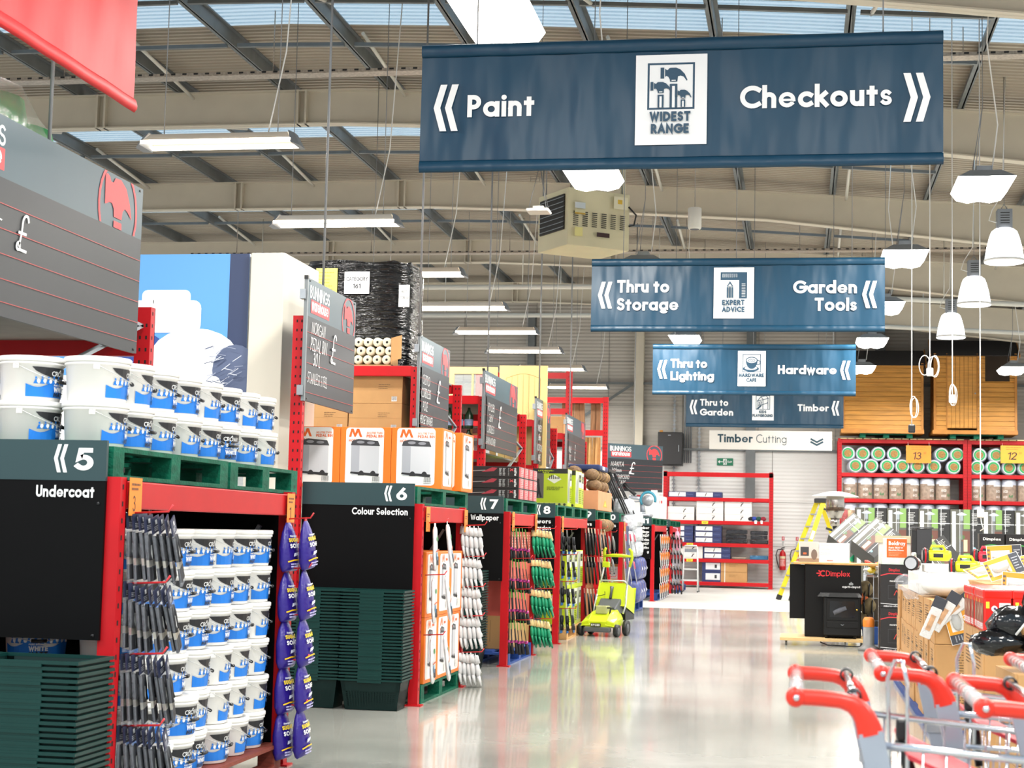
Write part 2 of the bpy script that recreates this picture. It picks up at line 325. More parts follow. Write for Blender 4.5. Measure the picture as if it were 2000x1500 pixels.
def cut_strips(P, step):
    out = []
    for pl, ci, ly in P:
        tris = [pl] if len(pl) <= 4 else [[pl[i] for i in t] for t in tessellate_polygon([[Vector((a, b, 0)) for a, b in pl]])]
        for t in tris:
            if len(pl) > 4:
                ar = sum(t[i][0] * t[(i + 1) % 3][1] - t[(i + 1) % 3][0] * t[i][1] for i in range(3))
                if ar < 0: t = t[::-1]
            lo = min(p[0] for p in t); hi = max(p[0] for p in t); k = math.floor(lo / step)
            while k * step < hi:
                a, b = k * step, (k + 1) * step; q = t
                for lim, sg in ((a, 1), (b, -1)):
                    r = []
                    for i in range(len(q)):
                        p0, p1 = q[i], q[(i + 1) % len(q)]; d0, d1 = (p0[0] - lim) * sg, (p1[0] - lim) * sg
                        if d0 >= 0: r.append(p0)
                        if (d0 > 0) != (d1 > 0) and abs(d0 - d1) > 1e-12: f = d0 / (d0 - d1); r.append((p0[0] + (p1[0] - p0[0]) * f, p0[1] + (p1[1] - p0[1]) * f))
                    q = r
                    if len(q) < 3: break
                if len(q) >= 3: out.append((q, ci, ly))
                k += 1
    return out
def chevrons(cv, x, y, h, c, left=True, w=None):
    """a double angle bracket, h tall"""
    w = w or h * .52; s = 1 if left else -1; t = w * .27
    for dx in (0, w * .46):
        pts = [(0, .5 * h), (w * .27, h), (w * .27 + t, h), (t, .5 * h), (w * .27 + t, 0), (w * .27, 0)]
        L = [(x + s * (dx + px), y + py) for px, py in pts]
        cv.poly(L[:4], c, cv.L); cv.poly([L[0], L[3], L[4], L[5]], c, cv.L); cv.L += 1
    return w * .46 + w * .27 + t
def hammer_head(cv, x, y, s, c, sx=1):
    """claw hammer head: claw to the right, poll to the left; s = width"""
    P = [(.0, .50), (.05, .46), (.10, .45), (.155, .52), (.2, .53), (.4, .53), (.55, .46), (.7, .3), (.8, .08), (.78, .04), (.66, .2), (.55, .24), (.46, .21), (.44, .02), (.18, .02), (.17, .1), (.12, .2), (.05, .24), (.0, .2)]
    cv.poly([(x + sx * (.16 + px) * s, y + py * s) for px, py in P], c); cv.poly([(x + sx * q * s, y + r * s) for q, r in ((0, .14), (.13, .14), (.13, .54), (0, .54))], c)
def hammer_logo(cv, cx, cy, r, c):
    """a hammer inside a ring"""
    cv.ring(cx, cy, r, r, r * .09, c)
    P = [(-.72, .62), (-.62, .66), (-.5, .62), (-.42, .52), (-.3, .52), (-.2, .64), (.1, .66), (.4, .52), (.62, .2), (.74, -.12), (.5, .02), (.36, .06), (.24, -.02), (.2, -.22), (-.22, -.22), (-.24, -.04), (-.34, .06), (-.48, .06), (-.62, .0), (-.7, -.02)]
    cv.poly([(cx + a * r, cy + b * r) for a, b in P], c); cv.poly([(cx + a * r, cy + b * r) for a, b in ((-.22, -.3), (.2, -.3), (.24, -.92), (-.2, -.95))], c)

# ============================================================ setting
def zc(x):   # rafter top above the floor
    pts = [(-20, 8.13), (-7, 8.13), (-3.4, 7.98), (-.6, 7.81), (3.4, 7.52), (14, 6.8)]
    for (a, za), (b, zb) in zip(pts, pts[1:]):
        if x <= b: return za + (zb - za) * (x - a) / (b - a)
    return pts[-1][1]
def zb(x):   # rafter bottom: the haunch deepens to the right
    return zc(x) - .54 - max(0, x + .5) * .05
# floor: polished concrete, unpolished and paler beyond the last aisle
fm = bpy.data.materials.new('polished_concrete'); fm.use_nodes = True; t = fm.node_tree; b = t.nodes['Principled BSDF']
def nd(ty, **k):
    n = t.nodes.new(ty)
    for a, v in k.items(): setattr(n, a, v)
    return n
g = nd('ShaderNodeTexCoord'); n1 = nd('ShaderNodeTexNoise'); n1.inputs['Scale'].default_value = .45; n1.inputs['Detail'].default_value = 6; n2 = nd('ShaderNodeTexNoise'); n2.inputs['Scale'].default_value = 5; n2.inputs['Detail'].default_value = 6
r1 = nd('ShaderNodeValToRGB'); r1.color_ramp.elements[0].color = lin('#a2a39b'); r1.color_ramp.elements[0].position = .32; r1.color_ramp.elements[1].color = lin('#c6c6bd'); r1.color_ramp.elements[1].position = .68
mx = nd('ShaderNodeMix', data_type='RGBA', blend_type='MULTIPLY'); mx.inputs[0].default_value = .25
r2 = nd('ShaderNodeMapRange'); r2.inputs[3].default_value = .12; r2.inputs[4].default_value = .22
t.links.new(g.outputs['Object'], n1.inputs['Vector']); t.links.new(g.outputs['Object'], n2.inputs['Vector']); t.links.new(n1.outputs['Fac'], r1.inputs[0]); t.links.new(r1.outputs[0], mx.inputs[6]); t.links.new(n2.outputs['Fac'], mx.inputs[7])
t.links.new(mx.outputs[2], b.inputs['Base Color']); t.links.new(n1.outputs['Fac'], r2.inputs[0]); t.links.new(r2.outputs[0], b.inputs['Roughness'])
b.inputs['Specular IOR Level'].default_value = .75; b.inputs['Coat Weight'].default_value = .35; b.inputs['Coat Roughness'].default_value = .06
fm2 = mat('unpolished_concrete', '#cfcec8', .5, noise=(1.2, .06))
struct(MB().quad((-22, -6, 0), (16, -6, 0), (16, 31.6, 0), (-22, 31.6, 0)).build('floor', fm)); struct(MB().quad((-22, 31.6, 0), (16, 31.6, 0), (16, 46.3, 0), (-22, 46.3, 0)).build('floor_back', fm2))
# roof sheet: ribs run across the hall, skylight bands between
sheet = mat('beige_roof_sheet', '#a3998a', .5, noise=(2, .04)); sky_m = bpy.data.materials.new('rooflight_sheet'); sky_m.use_nodes = True
t = sky_m.node_tree; b = t.nodes['Principled BSDF']; tr = nd('ShaderNodeBsdfTransparent'); tr.inputs[0].default_value = (.82, .9, .95, 1); ms = nd('ShaderNodeMixShader'); ms.inputs[0].default_value = .25; b.inputs['Base Color'].default_value = (.7, .8, .88, 1)
t.links.new(tr.outputs[0], ms.inputs[1]); t.links.new(b.outputs[0], ms.inputs[2]); t.links.new(ms.outputs[0], t.nodes['Material Output'].inputs[0])
XS = [-20, -7, -3.4, -.6, 3.4, 14]
SKY = [(19.9, 21.2), (26.4, 27.7), (32.9, 34.2), (39.4, 40.7), (13.4, 14.7)]
mb = MB(); ms_ = MB(); y = 6.0; k = 0
while y < 46.4:
    for y0, y1, z0, z1 in ((y, y + .06, 0, 0), (y + .06, y + .08, 0, .03), (y + .08, y + .13, .03, .03), (y + .13, y + .15, .03, 0)):
        for a, c in zip(XS, XS[1:]):
            q = [(a, y0, zc(a) + .2 + z0), (a, y1, zc(a) + .2 + z1), (c, y1, zc(c) + .2 + z1), (c, y0, zc(c) + .2 + z0)]
            (ms_ if any(p <= y < r for p, r in SKY) else mb).quad(*q)
    y += .15
struct(mb.build('ceiling', sheet)); struct(ms_.build('window_1', sky_m))
# rafters, purlins, stays
CREAM = mat('cream_steel', '#cfc7b6', .5, noise=(3, .03)); ZINC = mat('grey_purlin_steel', '#6e7375', .5, .3, noise=(4, .12)); WST = mat('white_steel_tube', '#d5d2c8', .45)
n = 1
for Y in (17.5, 24, 30.5, 37, 43.5):
    mb = MB(); xs = [-20, -13, -7, -5, -3.4, -2, -.6, 1, 2.2, 3.4, 5, 8, 13]
    for a, c in zip(xs, xs[1:]):
        A, B, C, D = (zb(a), zc(a), zb(c), zc(c))
        for y0, y1, l in ((Y - .006, Y + .006, None), (Y - .1, Y + .1, 'b'), (Y - .1, Y + .1, 't')):
            za0, za1, zb0, zb1 = (A, B, C, D) if l is None else (A, A + .02, C, C + .02) if l == 'b' else (B - .02, B, D - .02, D)
            mb.add([(a, y0, za0), (c, y0, zb0), (c, y1, zb0), (a, y1, za0), (a, y0, za1), (c, y0, zb1), (c, y1, zb1), (a, y1, za1)], [(3, 2, 1, 0), (4, 5, 6, 7), (0, 1, 5, 4), (1, 2, 6, 5), (2, 3, 7, 6), (3, 0, 4, 7)])
    for xx in (-10.9, -7.6, -4.2): mb.box(xx - .08, Y - .11, zb(xx), xx - .05, Y + .11, zc(xx)); mb.box(xx + .05, Y - .11, zb(xx), xx + .08, Y + .11, zc(xx))
    struct(mb.build('trim_%d' % n, CREAM)); n += 1
for i in range(16):
    x = -14.7 + 1.7 * i; z = zc(x)
    struct(MB().box(x - .02, 6, z, x + .02, 46, z + .2).box(x - .07, 6, z, x, 46, z + .02).box(x, 6, z + .18, x + .07, 46, z + .2).build('trim_%d' % n, ZINC)); n += 1
    if i % 2 == 0: continue
    mb = MB()
    for Y in (17.5, 24, 30.5, 37): mb.tube([(x + .24, Y + .1, zb(x) + .06), (x + .24, Y + 2.4, z + .04)], .028, 6); mb.tube([(x + .24, Y - .1, z - .1), (x + .24, Y - 2.6, z + .1)], .028, 6)
    struct(mb.build('trim_%d' % n, WST)); n += 1
# tie rails between purlins
mb = MB()
for Y, zo in ((21.5, -.02), (28.0, -.02), (34.5, -.02), (19.6, -.02)):
    for a in range(10): x0 = -14.7 + 1.7 * a + .1; mb.bar((x0, Y, zc(x0) + zo), (x0 + 1.55, Y, zc(x0 + 1.55) + zo), .06, .05)
struct(mb.build('trim_%d' % n, ZINC)); n += 1
# back wall
clad = bpy.data.materials.new('grey_wall_cladding'); clad.use_nodes = True; t = clad.node_tree; b = t.nodes['Principled BSDF']; b.inputs['Roughness'].default_value = .5
g = nd('ShaderNodeTexCoord'); sp = nd('ShaderNodeSeparateXYZ'); wv = nd('ShaderNodeMath', operation='MULTIPLY'); wv.inputs[1].default_value = 62.8; si = nd('ShaderNodeMath', operation='SINE'); bp = nd('ShaderNodeBump'); bp.inputs['Strength'].default_value = .5; bp.inputs['Distance'].default_value = .01
t.links.new(g.outputs['Object'], sp.inputs[0]); t.links.new(sp.outputs['Z'], wv.inputs[0]); t.links.new(wv.outputs[0], si.inputs[0]); t.links.new(si.outputs[0], bp.inputs['Height']); t.links.new(bp.outputs[0], b.inputs['Normal'])
b.inputs['Base Color'].default_value = lin('#b9b4ac'); clad2 = clad.copy(); clad2.name = 'white_wall_cladding'; clad2.node_tree.nodes['Principled BSDF'].inputs['Base Color'].default_value = lin('#eeeeec')
mb = MB().quad((-22, 46, 3.76), (16, 46, 3.76), (16, 46, 8.6), (-22, 46, 8.6), 0).quad((-22, 45.97, 0), (16, 45.97, 0), (16, 45.97, 3.76), (-22, 45.97, 3.76), 1)
for x in [-20 + 2.1 * i for i in range(17)]: mb.box(x - .008, 45.985, 3.76, x + .008, 45.999, 8.6, 2)
for z in (5.0, 6.25): mb.box(-22, 45.985, z - .008, 16, 45.999, z + .008, 2)
for x, z in ((-.7, 3.7),): mb.box(x - .008, 45.955, 0, x + .008, 45.975, 3.76, 2)
for z in (2.35, 1.15): mb.box(-22, 45.96, z - .005, 16, 45.975, z + .005, 2)
struct(mb.build('wall_back', [clad, clad2, mat('joint_grey', '#8b8984', .6)]))
for x, m, z0, z1, w in ((-7.5, ZINC, 0, 7.6, .2), (-4.42, CREAM, 0, 8.0, .26), (-1.3, ZINC, 2.35, 8.0, .26), (2.2, ZINC, 0, 7.6, .26), (5.2, CREAM, 0, 7.4, .26)):
    struct(MB().box(x - w / 2, 45.7, z0, x + w / 2, 45.72, z1).box(x - w / 2, 45.94, z0, x + w / 2, 45.965, z1).box(x - .01, 45.72, z0, x + .01, 45.95, z1).box(x - w / 2, 45.68, z1 - .05, x + w / 2, 45.95, z1).build('trim_%d' % n, m)); n += 1
mb = MB()
for z in (3.78, 5.62): mb.box(-22, 45.82, z - .03, 16, 45.94, z + .03)
mb.bar((-6.7, 45.85, 4.2), (-4.6, 45.85, 5.6), .04, .07); mb.bar((4.9, 45.85, 6.4), (2.4, 45.85, 5.7), .04, .07); mb.bar((-22, 43.6, 7.9), (-.5, 43.6, 7.62), .06, .1); mb.bar((-.5, 43.6, 7.62), (12, 43.6, 6.8), .06, .1)
struct(mb.build('trim_%d' % n, ZINC)); n += 1
mb = MB()
for x in (-3.42, -2.72):
    mb.box(x - .015, 45.9, 0, x + .015, 45.93, 7.4)
    for i in range(60): mb.box(x - .04, 45.88, .6 + i * .11, x + .04, 45.93, .64 + i * .11)
for x in (-3.13, -3.07, -3.01, -2.95): mb.cyl((x, 45.88, 3.4), (x, 45.88, 7.4), .02, 8)
tag(mb.build('cable_ladder', STEEL), 'grey perforated cable ladder with conduits climbing the back wall', 'cable ladder')
# cable trays and pipes under the roof
tray = mat('galvanised_tray', '#a79c90', .45, .5, noise=(30, .25))
for x0, x1, Y, z, lb in ((-14, 12, 20.6, 7.42, 'nearest galvanised cable tray crossing under the roof sheets'), (-13, 12, 33.4, 7.2, 'far galvanised cable tray crossing above the second blue banner')):
    mb = MB(); mb.box(x0, Y, z, x1, Y + .22, z + .01); mb.box(x0, Y - .004, z, x1, Y, z + .045); mb.box(x0, Y + .22, z, x1, Y + .224, z + .06)
    for i in range(int((x1 - x0) / .16)): mb.box(x0 + i * .16, Y - .006, z + .02, x0 + i * .16 + .06, Y - .004, z + .045, 1)
    for xx in range(int(x0) + 1, int(x1), 3): mb.cyl((xx, Y + .11, z + .01), (xx, Y + .11, zc(xx) + .2), .008, 6)
    tag(mb.build('cable_tray', [tray, BLACKP]), lb, 'cable tray', 'cable trays under the roof')
for Y, z, lb in ((41.0, 6.9, 'long cream pipe running across under the farthest rafters'), (35.2, 6.75, 'cream sprinkler pipe crossing in front of the third rafter')):
    mb = MB().tube([(-14, Y, z), (-4, Y, z), (12, Y, z - .75)], .055, 10)
    for xx in (-12, -9, -6, -3, 0, 3, 6, 9): mb.cyl((xx, Y, z - (max(0, xx + 4) * .047)), (xx, Y, zc(xx) + .2), .012, 6)
    tag(mb.build('ceiling_pipe', WST), lb, 'pipe', 'pipes under the roof')

# ============================================================ hanging signs
def clip_v(cv, n0, v0, v1):
    """trim the artwork added since polygon n0 to the band v0..v1"""
    P = [([(b, a) for a, b in pl], ci, ly) for pl, ci, ly in cv.p[n0:]]; del cv.p[n0:]
    for pl, ci, ly in P:
        tr = [pl] if len(pl) <= 4 else [[pl[i] for i in t] for t in tessellate_polygon([[Vector((a, b, 0)) for a, b in pl]])]
        for q in tr:
            if len(pl) > 4 and sum(q[i][0] * q[(i + 1) % 3][1] - q[(i + 1) % 3][0] * q[i][1] for i in range(3)) < 0: q = q[::-1]
            for lim, sg in ((v0, 1), (v1, -1)):
                r = []
                for i in range(len(q)):
                    p0, p1 = q[i], q[(i + 1) % len(q)]; d0, d1 = (p0[0] - lim) * sg, (p1[0] - lim) * sg
                    if d0 >= 0: r.append(p0)
                    if (d0 > 0) != (d1 > 0) and abs(d0 - d1) > 1e-12: f = d0 / (d0 - d1); r.append((p0[0] + (p1[0] - p0[0]) * f, p0[1] + (p1[1] - p0[1]) * f))
                q = r
                if len(q) < 3: break
            if len(q) >= 3: cv.p.append(([(b, a) for a, b in q], ci, ly))
W_ = '#f1f3f3'; N_ = '#1f465f'
def emblem(cv, kind, t1, t2):
    u0, v0, w, h = 1.455, .16, .47, .605
    cv.rect(u0, v0, u0 + w, v0 + h, W_)
    fx0, fy0, fx1, fy1 = u0 + .167 * w, v0 + .39 * h, u0 + .828 * w, v0 + .908 * h; cv.frame(fx0, fy0, fx1, fy1, .013, N_)
    fw = fx1 - fx0
    if kind == 'hammers':
        def ham(x, top, s, full=True):
            hammer_head(cv, x, top - .54 * s, s, N_); hx = x + (.16 + .31) * s
            cv.rect(hx - .075 * s, top - .49 * s, hx + .075 * s, top - .455 * s, W_)
            cv.rect(hx - .135 * s, fy0 + .012, hx + .135 * s, top - .6 * s, N_); cv.rect(hx - .05 * s, fy0 + .012, hx + .05 * s, top - .68 * s, W_)
        ham(fx0 + .085, fy1 - .032, .185); n = cv.L; ham(fx0 + .02, fy1 - .128, .145); ham(fx0 + .183, fy1 - .185, .112)
    elif kind == 'pencil':
        cv.rect(fx0, fy0, fx1, fy1, N_); cv.rect(fx0, fy0, fx0 + .7 * fw, fy0 + .7 * fw, W_)
        for i in range(8): cv.rect(fx0 + .08 * fw + i * .075 * fw, fy1 - .2 * fw, fx0 + .1 * fw + i * .075 * fw, fy1 - .06 * fw, W_)
        for i in range(9): cv.rect(fx0 + .8 * fw, fy0 + .06 * fw + i * .06 * fw, fx1 - .06 * fw, fy0 + .075 * fw + i * .06 * fw, W_)
        c = fx0 + .36 * fw
        for dx in (-.09, 0, .09): cv.rect(c + (dx - .03) * fw, fy0 + .02 * fw, c + (dx + .03) * fw, fy0 + .43 * fw, N_)
        cv.poly([(c - .12 * fw, fy0 + .45 * fw), (c + .12 * fw, fy0 + .45 * fw), (c, fy0 + .66 * fw)], N_); cv.poly([(c - .07 * fw, fy0 + .46 * fw), (c + .07 * fw, fy0 + .46 * fw), (c, fy0 + .56 * fw)], W_)
    elif kind == 'cup':
        cx, cy = fx0 + .5 * fw, fy0 + .56 * fw
        cv.disc(cx - .04 * fw, cy - .36 * fw, .44 * fw, .17 * fw, N_); cv.disc(cx - .04 * fw, cy - .32 * fw, .34 * fw, .1 * fw, W_)
        cv.poly([(cx + .32 * fw * math.cos(R(q)), cy + .1 * fw + .48 * fw * math.sin(R(q))) for q in range(180, 361, 15)], N_); cv.ring(cx + .36 * fw, cy - .02 * fw, .1 * fw, .12 * fw, .014, N_)
        cv.disc(cx, cy + .1 * fw, .33 * fw, .2 * fw, N_); cv.disc(cx, cy + .1 * fw, .27 * fw, .145 * fw, W_); cv.ring(cx, cy + .09 * fw, .17 * fw, .085 * fw, .011, N_); cv.ring(cx, cy + .09 * fw, .07 * fw, .035 * fw, .009, N_)
    else:
        a = lambda x, y: (fx0 + x * fw, fy0 + y * fw)
        for P in ([(.15, .3), (.15, .62), (.5, .7), (.5, .36), (.15, .3)], [(.5, .36), (.85, .5), (.85, .8), (.5, .7)], [(.1, .6), (.36, .92), (.72, .98), (.88, .8)], [(.36, .92), (.52, .7)], [(.15, .3), (.15, .06)], [(.5, .36), (.5, .06)], [(.85, .5), (.85, .06)], [(.24, .38), (.24, .52), (.4, .56), (.4, .42), (.24, .38)]): cv.stroke([a(*p) for p in P], .014, N_)
        cv.poly([a(.02, .03), a(.3, .3), a(.45, .3), a(.2, .03)], N_)
    k = .24; hh = .108 * h
    wide = {'hammers': (.57, .53), 'pencil': (.56, .56), 'cup': (.9, .37), 'house': (.33, .94)}[kind]
    for t, yy, ww in ((t1, .254, wide[0]), (t2, .118, wide[1])): cv.text(t, u0 + w * .49, v0 + yy * h, hh, N_, .25, ww * w, 'c', gap=.1)
def banner(loc, rz, label, art, blue=True, W=3.43, H=.88):
    t = thing('hanging_banner', label, 'banner', loc, rz, 'hanging banners' if blue else None)
    m = mat('blue_vinyl', '#0f3c55', .4, spec=.4, noise=(1.5, .06), bump=(.9, .8, (1.9, 1, .5), (0, R(32), 0), .13)) if blue else mat('red_vinyl', '#d42a2e', .55, noise=(1.5, .05), bump=(2.2, .55, (1, 2.6, .4), (R(-14), 0, 0)))
    mb = MB(); nx, nz = 60, 14; r2 = random.Random(int(loc[1] * 10)); ph = r2.uniform(0, 6)
    def dy(x, z): return .006 * math.sin(7 * x + 5 * z + ph) * math.sin(PI * min(1, max(0, z / H))) + .003 * math.sin(17 * x - 3 * z)
    v = [(W * i / nx, dy(W * i / nx, .07 + (H - .15) * j / nz), .07 + (H - .15) * j / nz) for j in range(nz + 1) for i in range(nx + 1)]
    mb.add(v, [(j * (nx + 1) + i, j * (nx + 1) + i + 1, (j + 1) * (nx + 1) + i + 1, (j + 1) * (nx + 1) + i) for j in range(nz) for i in range(nx)], 0, True)
    mb.build('vinyl_sheet', m, t)
    for nm, z0, z1 in (('bottom_sleeve', 0, .08), ('top_sleeve', H - .09, H)):   # hems folded round a pole
        mb = MB(); pr = [(-.006, z0), (-.022, z0 + .02), (-.024, (z0 + z1) / 2), (-.016, z1 - .012), (-.008, z1), (.012, z1 - .01), (.016, z0 + .02)] if nm[0] == 'b' else [(-.008, z0), (-.02, z0 + .02), (-.026, z0 + .055), (-.018, z1 - .01), (0, z1), (.016, z1 - .02), (.014, z0 + .01)]
        v = [(W * i / 24, a + .003 * math.sin(i * 1.7), b) for i in range(25) for a, b in pr]; k = len(pr)
        mb.add(v, [(i * k + j, (i + 1) * k + j, (i + 1) * k + (j + 1) % k, i * k + (j + 1) % k) for i in range(24) for j in range(k)], 0, True); mb.add(v[:k], [list(range(k))]); mb.add(v[-k:], [list(range(k))[::-1]]); mb.build(nm, m, t)
        MB().cyl((.01, 0, (z0 + z1) / 2), (W - .01, 0, (z0 + z1) / 2), .012, 8).build('pole', ALU, t)
    if art:
        for nm, f in zip(('left_lettering', 'emblem', 'right_lettering'), art): cv = Canvas(); f(cv); cv.build(nm, t, (0, -.011, 0), eps=.0009)
    for x in (W * .11, W * .5, W * .89):
        MB().cyl((x, 0, H - .02), (x, 0, zc(loc[0] + (x if not rz else 0)) - loc[2] + .1), .005, 6).build('hanging_wire', WIRE, t)
    return t
def two_lines(a, wa, b, wb):
    def f(cv): chevrons(cv, .08, .28, .32, W_, w=.17); cv.text(a, .31, .47, .15, W_, .205, wa); cv.text(b, .31, .255, .15, W_, .205, wb)
    return f
def right_side(ls, left=True):
    def f(cv):
        for t_, y, w in ls: cv.text(t_, 3.11, y, .152, W_, .205, w, 'r')
        chevrons(cv, 3.17 if left else 3.35, .28, .32, W_, left, w=.17)
    return f
def left1(cv): chevrons(cv, .09, .28, .32, W_, w=.17); cv.text('Paint', .323, .372, .152, W_, .205, .455)
art1 = (left1, lambda cv: emblem(cv, 'hammers', 'WIDEST', 'RANGE'), right_side([('Checkouts', .39, .97)], False))
art2 = (two_lines('Thru to', .62, 'Storage', .73), lambda cv: emblem(cv, 'pencil', 'EXPERT', 'ADVICE'), right_side([('Garden', .455, .73), ('Tools', .25, .48)]))
art3 = (two_lines('Thru to', .62, 'Lighting', .74), lambda cv: emblem(cv, 'cup', 'HARDWARE', 'CAFE'), right_side([('Hardware', .37, .98)]))
art4 = (two_lines('Thru to', .62, 'Garden', .73), lambda cv: emblem(cv, 'house', 'KIDS', 'PLAYGROUND'), right_side([('Timber', .37, .67)]))
banner((-2.53, 10.6, 3.79), 0, 'nearest big blue banner reading Paint and Checkouts with hammers emblem', art1)
banner((-2.45, 19.3, 3.79), 0, 'second blue banner reading Thru to Storage and Garden Tools', art2)
banner((-2.48, 28.1, 3.79), 0, 'third blue banner reading Thru to Lighting and Hardware', art3)
banner((-2.46, 36.4, 3.79), 0, 'farthest blue banner reading Thru to Garden and Timber', art4)
banner((-3.85, 5.46, 3.79), PI / 2, 'red vinyl banner hanging edge-on high above the nearest blackboard', None, False)
# white hanging sign
t = thing('hanging_sign', 'white hanging board reading Timber Cutting with a down chevron', 'sign', (-2.13, 40, 3.49))
MB().box(0, 0, 0, 2.93, .06, .46).build('board', mat('white_sign_board', '#e6e2dc', .35, noise=(.7, .04)), t, bevel=.006)
cv = Canvas(); cv.text('Timber', .2, .17, .2, '#22414f', .2, .84); cv.text('Cutting', 1.13, .17, .2, '#22414f', .085, .72)
cv.build('lettering', t, (0, -.001, 0), eps=.0015); cv = Canvas()
for dy in (.2, .13): cv.stroke([(2.42, dy + .08), (2.57, dy), (2.72, dy + .08)], .045, '#22414f', cap=False)
cv.build('chevron', t, (0, -.001, 0), eps=.0015)
for x in (.3, 2.6): MB().cyl((x, .03, .46), (x, .03, 4.4), .006, 6).build('hanging_wire', WIRE, t)
# exit sign and wall cabinet
t = thing('exit_sign', 'small green sign with running figure reading Exit on white wall', 'sign', (-2.22, 45.93, 3.35)); MB().box(0, 0, 0, .44, .03, .2).build('plate', mat('green_sign', '#0c7a58', .4, noise=(8, .03)), t)
cv = Canvas(); cv.stroke([(.15, .1), (.05, .1)], .02, W_); cv.poly([(.02, .1), (.075, .15), (.075, .05)], W_); cv.rect(.165, .02, .265, .18, W_); G_ = '#0c7a58'
cv.disc(.225, .15, .014, .014, G_); cv.stroke([(.215, .13), (.21, .09), (.235, .07), (.225, .035)], .016, G_); cv.stroke([(.21, .09), (.185, .06), (.172, .06)], .014, G_); cv.stroke([(.19, .11), (.215, .125), (.245, .105)], .012, G_); cv.text('Exit', .29, .075, .055, W_, .17, .12)
cv.build('pictogram', t, (0, -.001, 0), eps=.002)
t = thing('wall_cabinet', 'black metal wall cabinet high beside the cable ladder on back wall', 'cabinet', (-3.82, 45.2, 3.3)); MB().box(0, .03, 0, .67, .6, .92).build('body', BLACKP, t, bevel=.01); o = MB().box(.02, 0, .02, .65, .03, .9).build('door', mat('black_enamel', '#1b1c1f', .35, noise=(3, .08)), t, bevel=.006)
MB().box(.57, -.015, .38, .585, 0, .56).build('handle', STEEL, o); MB().box(.28, -.004, .82, .36, 0, .84).build('badge', STEEL, o)
MB().box(.03, .2, .92, .12, .3, .98).build('beacon', mat('amber', '#c98a2c', .4, noise=(5, .05)), t)

# ------------------------------------------------------------ blackboards over the end bays (in the plane of the aisle)
H1, B1, RL, RW = '#45545a', '#34363a', '#b0403e', '#e0363a'
hdrm = mat('slate_header', '#3a4f58', .34, spec=.4, noise=(2, .05)); brdm = mat('chalkboard_grey', '#26282c', .36, spec=.35, noise=(1.4, .08)); CH = '#eceeed'
def blackboard(loc, L, rz, label, words, lx=None, rod=.5):
    """board in local u (along), v up; reads from the main aisle"""
    t = thing('price_blackboard', label, 'blackboard', loc, rz, 'blackboards over the end bays'); hv = .69
    MB().box(0, 0, 0, L, .02, hv).build('chalk_panel', brdm, t); MB().box(0, 0, hv, L, .02, 1).build('header_panel', hdrm, t)
    MB().box(-.025, -.004, -.004, 0, .024, 1.01).build('edge_strip', mat('grey_edge_strip', '#777d80', .4, noise=(6, .05)), t); MB().box(-.03, -.006, .985, .0, .026, 1.015).build('corner_cap', BLACKP, t)
    cv = Canvas(); b = L > 2; u = .34 if not b else .75
    w = .56 if not b else .7; u0 = .06 if not b else .05
    cv.text('BUNNINGS', u0, .845, .105, W_, .15, w); cv.poly([(u0, .95), (u0 + .1, .95), (u0 + .06, .9), (u0 - .01, .9)], RW) if False else None
    cv.rect(u0 + .03, .725, u0 + w, .835, RW); cv.text('warehouse', u0 + .05, .748, .105, W_, .17, w - .08)
    r = .2 if not b else .265; cx = L - (.235 if not b else .36); n0 = len(cv.p); hammer_logo(cv, cx, .80 if not b else .81, r, RW); clip_v(cv, n0, hv + .002, .998)
    for v in (.56, .435, .31, .185, .07): cv.rect(.01, v - .002, L - .01, v + .002, RL)
    for i, (s, ux, v, h, ww) in enumerate(words): cv.text(s, ux, v, h, CH, .075, ww, slant=.18, cond=.8, jit=.04)
    cv.build('lettering', t, (0, -.001, 0), eps=.0004)
    for u in (.05, L - .05):
        for v in (.02, .98): MB().lathe([(0, -.004), (.008, -.004), (.008, 0)], 8, (u, 0, v), ax='y').build('bolt', BLACKP, t)
    for v in (.08, .86): MB().box(-.06, .005, v - .04, .0, .05, v + .04).build('bracket', STEEL, t)
    MB().cyl((rod, .01, 1.0), (rod, .01, zc(loc[0]) - loc[2] + .1), .011, 8).build('hanging_rod', WIRE, t)
    return t
PZ = lambda L: [('£', L * .5, .3, .27, .16)]
blackboard((-3.92, 6.75, 2.41), 2.5, PI / 2, 'largest blackboard, nearest, cropped by left edge, chalked pound sign only', [('r', .66, .42, .1, .06), ('£', .9, .35, .2, .12)], rod=1.25)
blackboard((-3.92, 12.67, 2.41), 1.46, PI / 2, 'blackboard chalked MORGAN PEDAL BIN 30 L over orange bin boxes', [('MORGAN', .12, .56, .1, .38), ('PEDAL BIN', .1, .42, .11, .46), ('30 L', .18, .3, .11, .2), ('STAINLESS STEEL', .04, .15, .09, .56), ('£', .68, .38, .26, .15)], rod=.45)
blackboard((-3.92, 16.7, 2.43), 1.48, PI / 2, 'blackboard chalked CORDLESS POLE HEDGE TRIMMER over black trimmer boxes', [('OZITO', .12, .5, .1, .34), ('CORDLESS', .08, .36, .1, .44), ('POLE', .16, .22, .1, .22), ('HEDGE TRIMMER', .05, .08, .09, .58), ('£', .82, .34, .26, .15)], rod=-.02)
blackboard((-3.92, 20.3, 2.43), 2.5, PI / 2, 'long blackboard chalked 36V CORDLESS LAWN MOWER over lime boxes', [('RYOBI', .26, .5, .1, .42), ('36V', .34, .37, .1, .26), ('CORDLESS', .2, .22, .1, .5), ('LAWN MOWER', .14, .07, .09, .66), ('£', 1.0, .33, .3, .18)], rod=.25)
def scrawl(x, v, w): return [('MVLN', x, v, .1, w)]
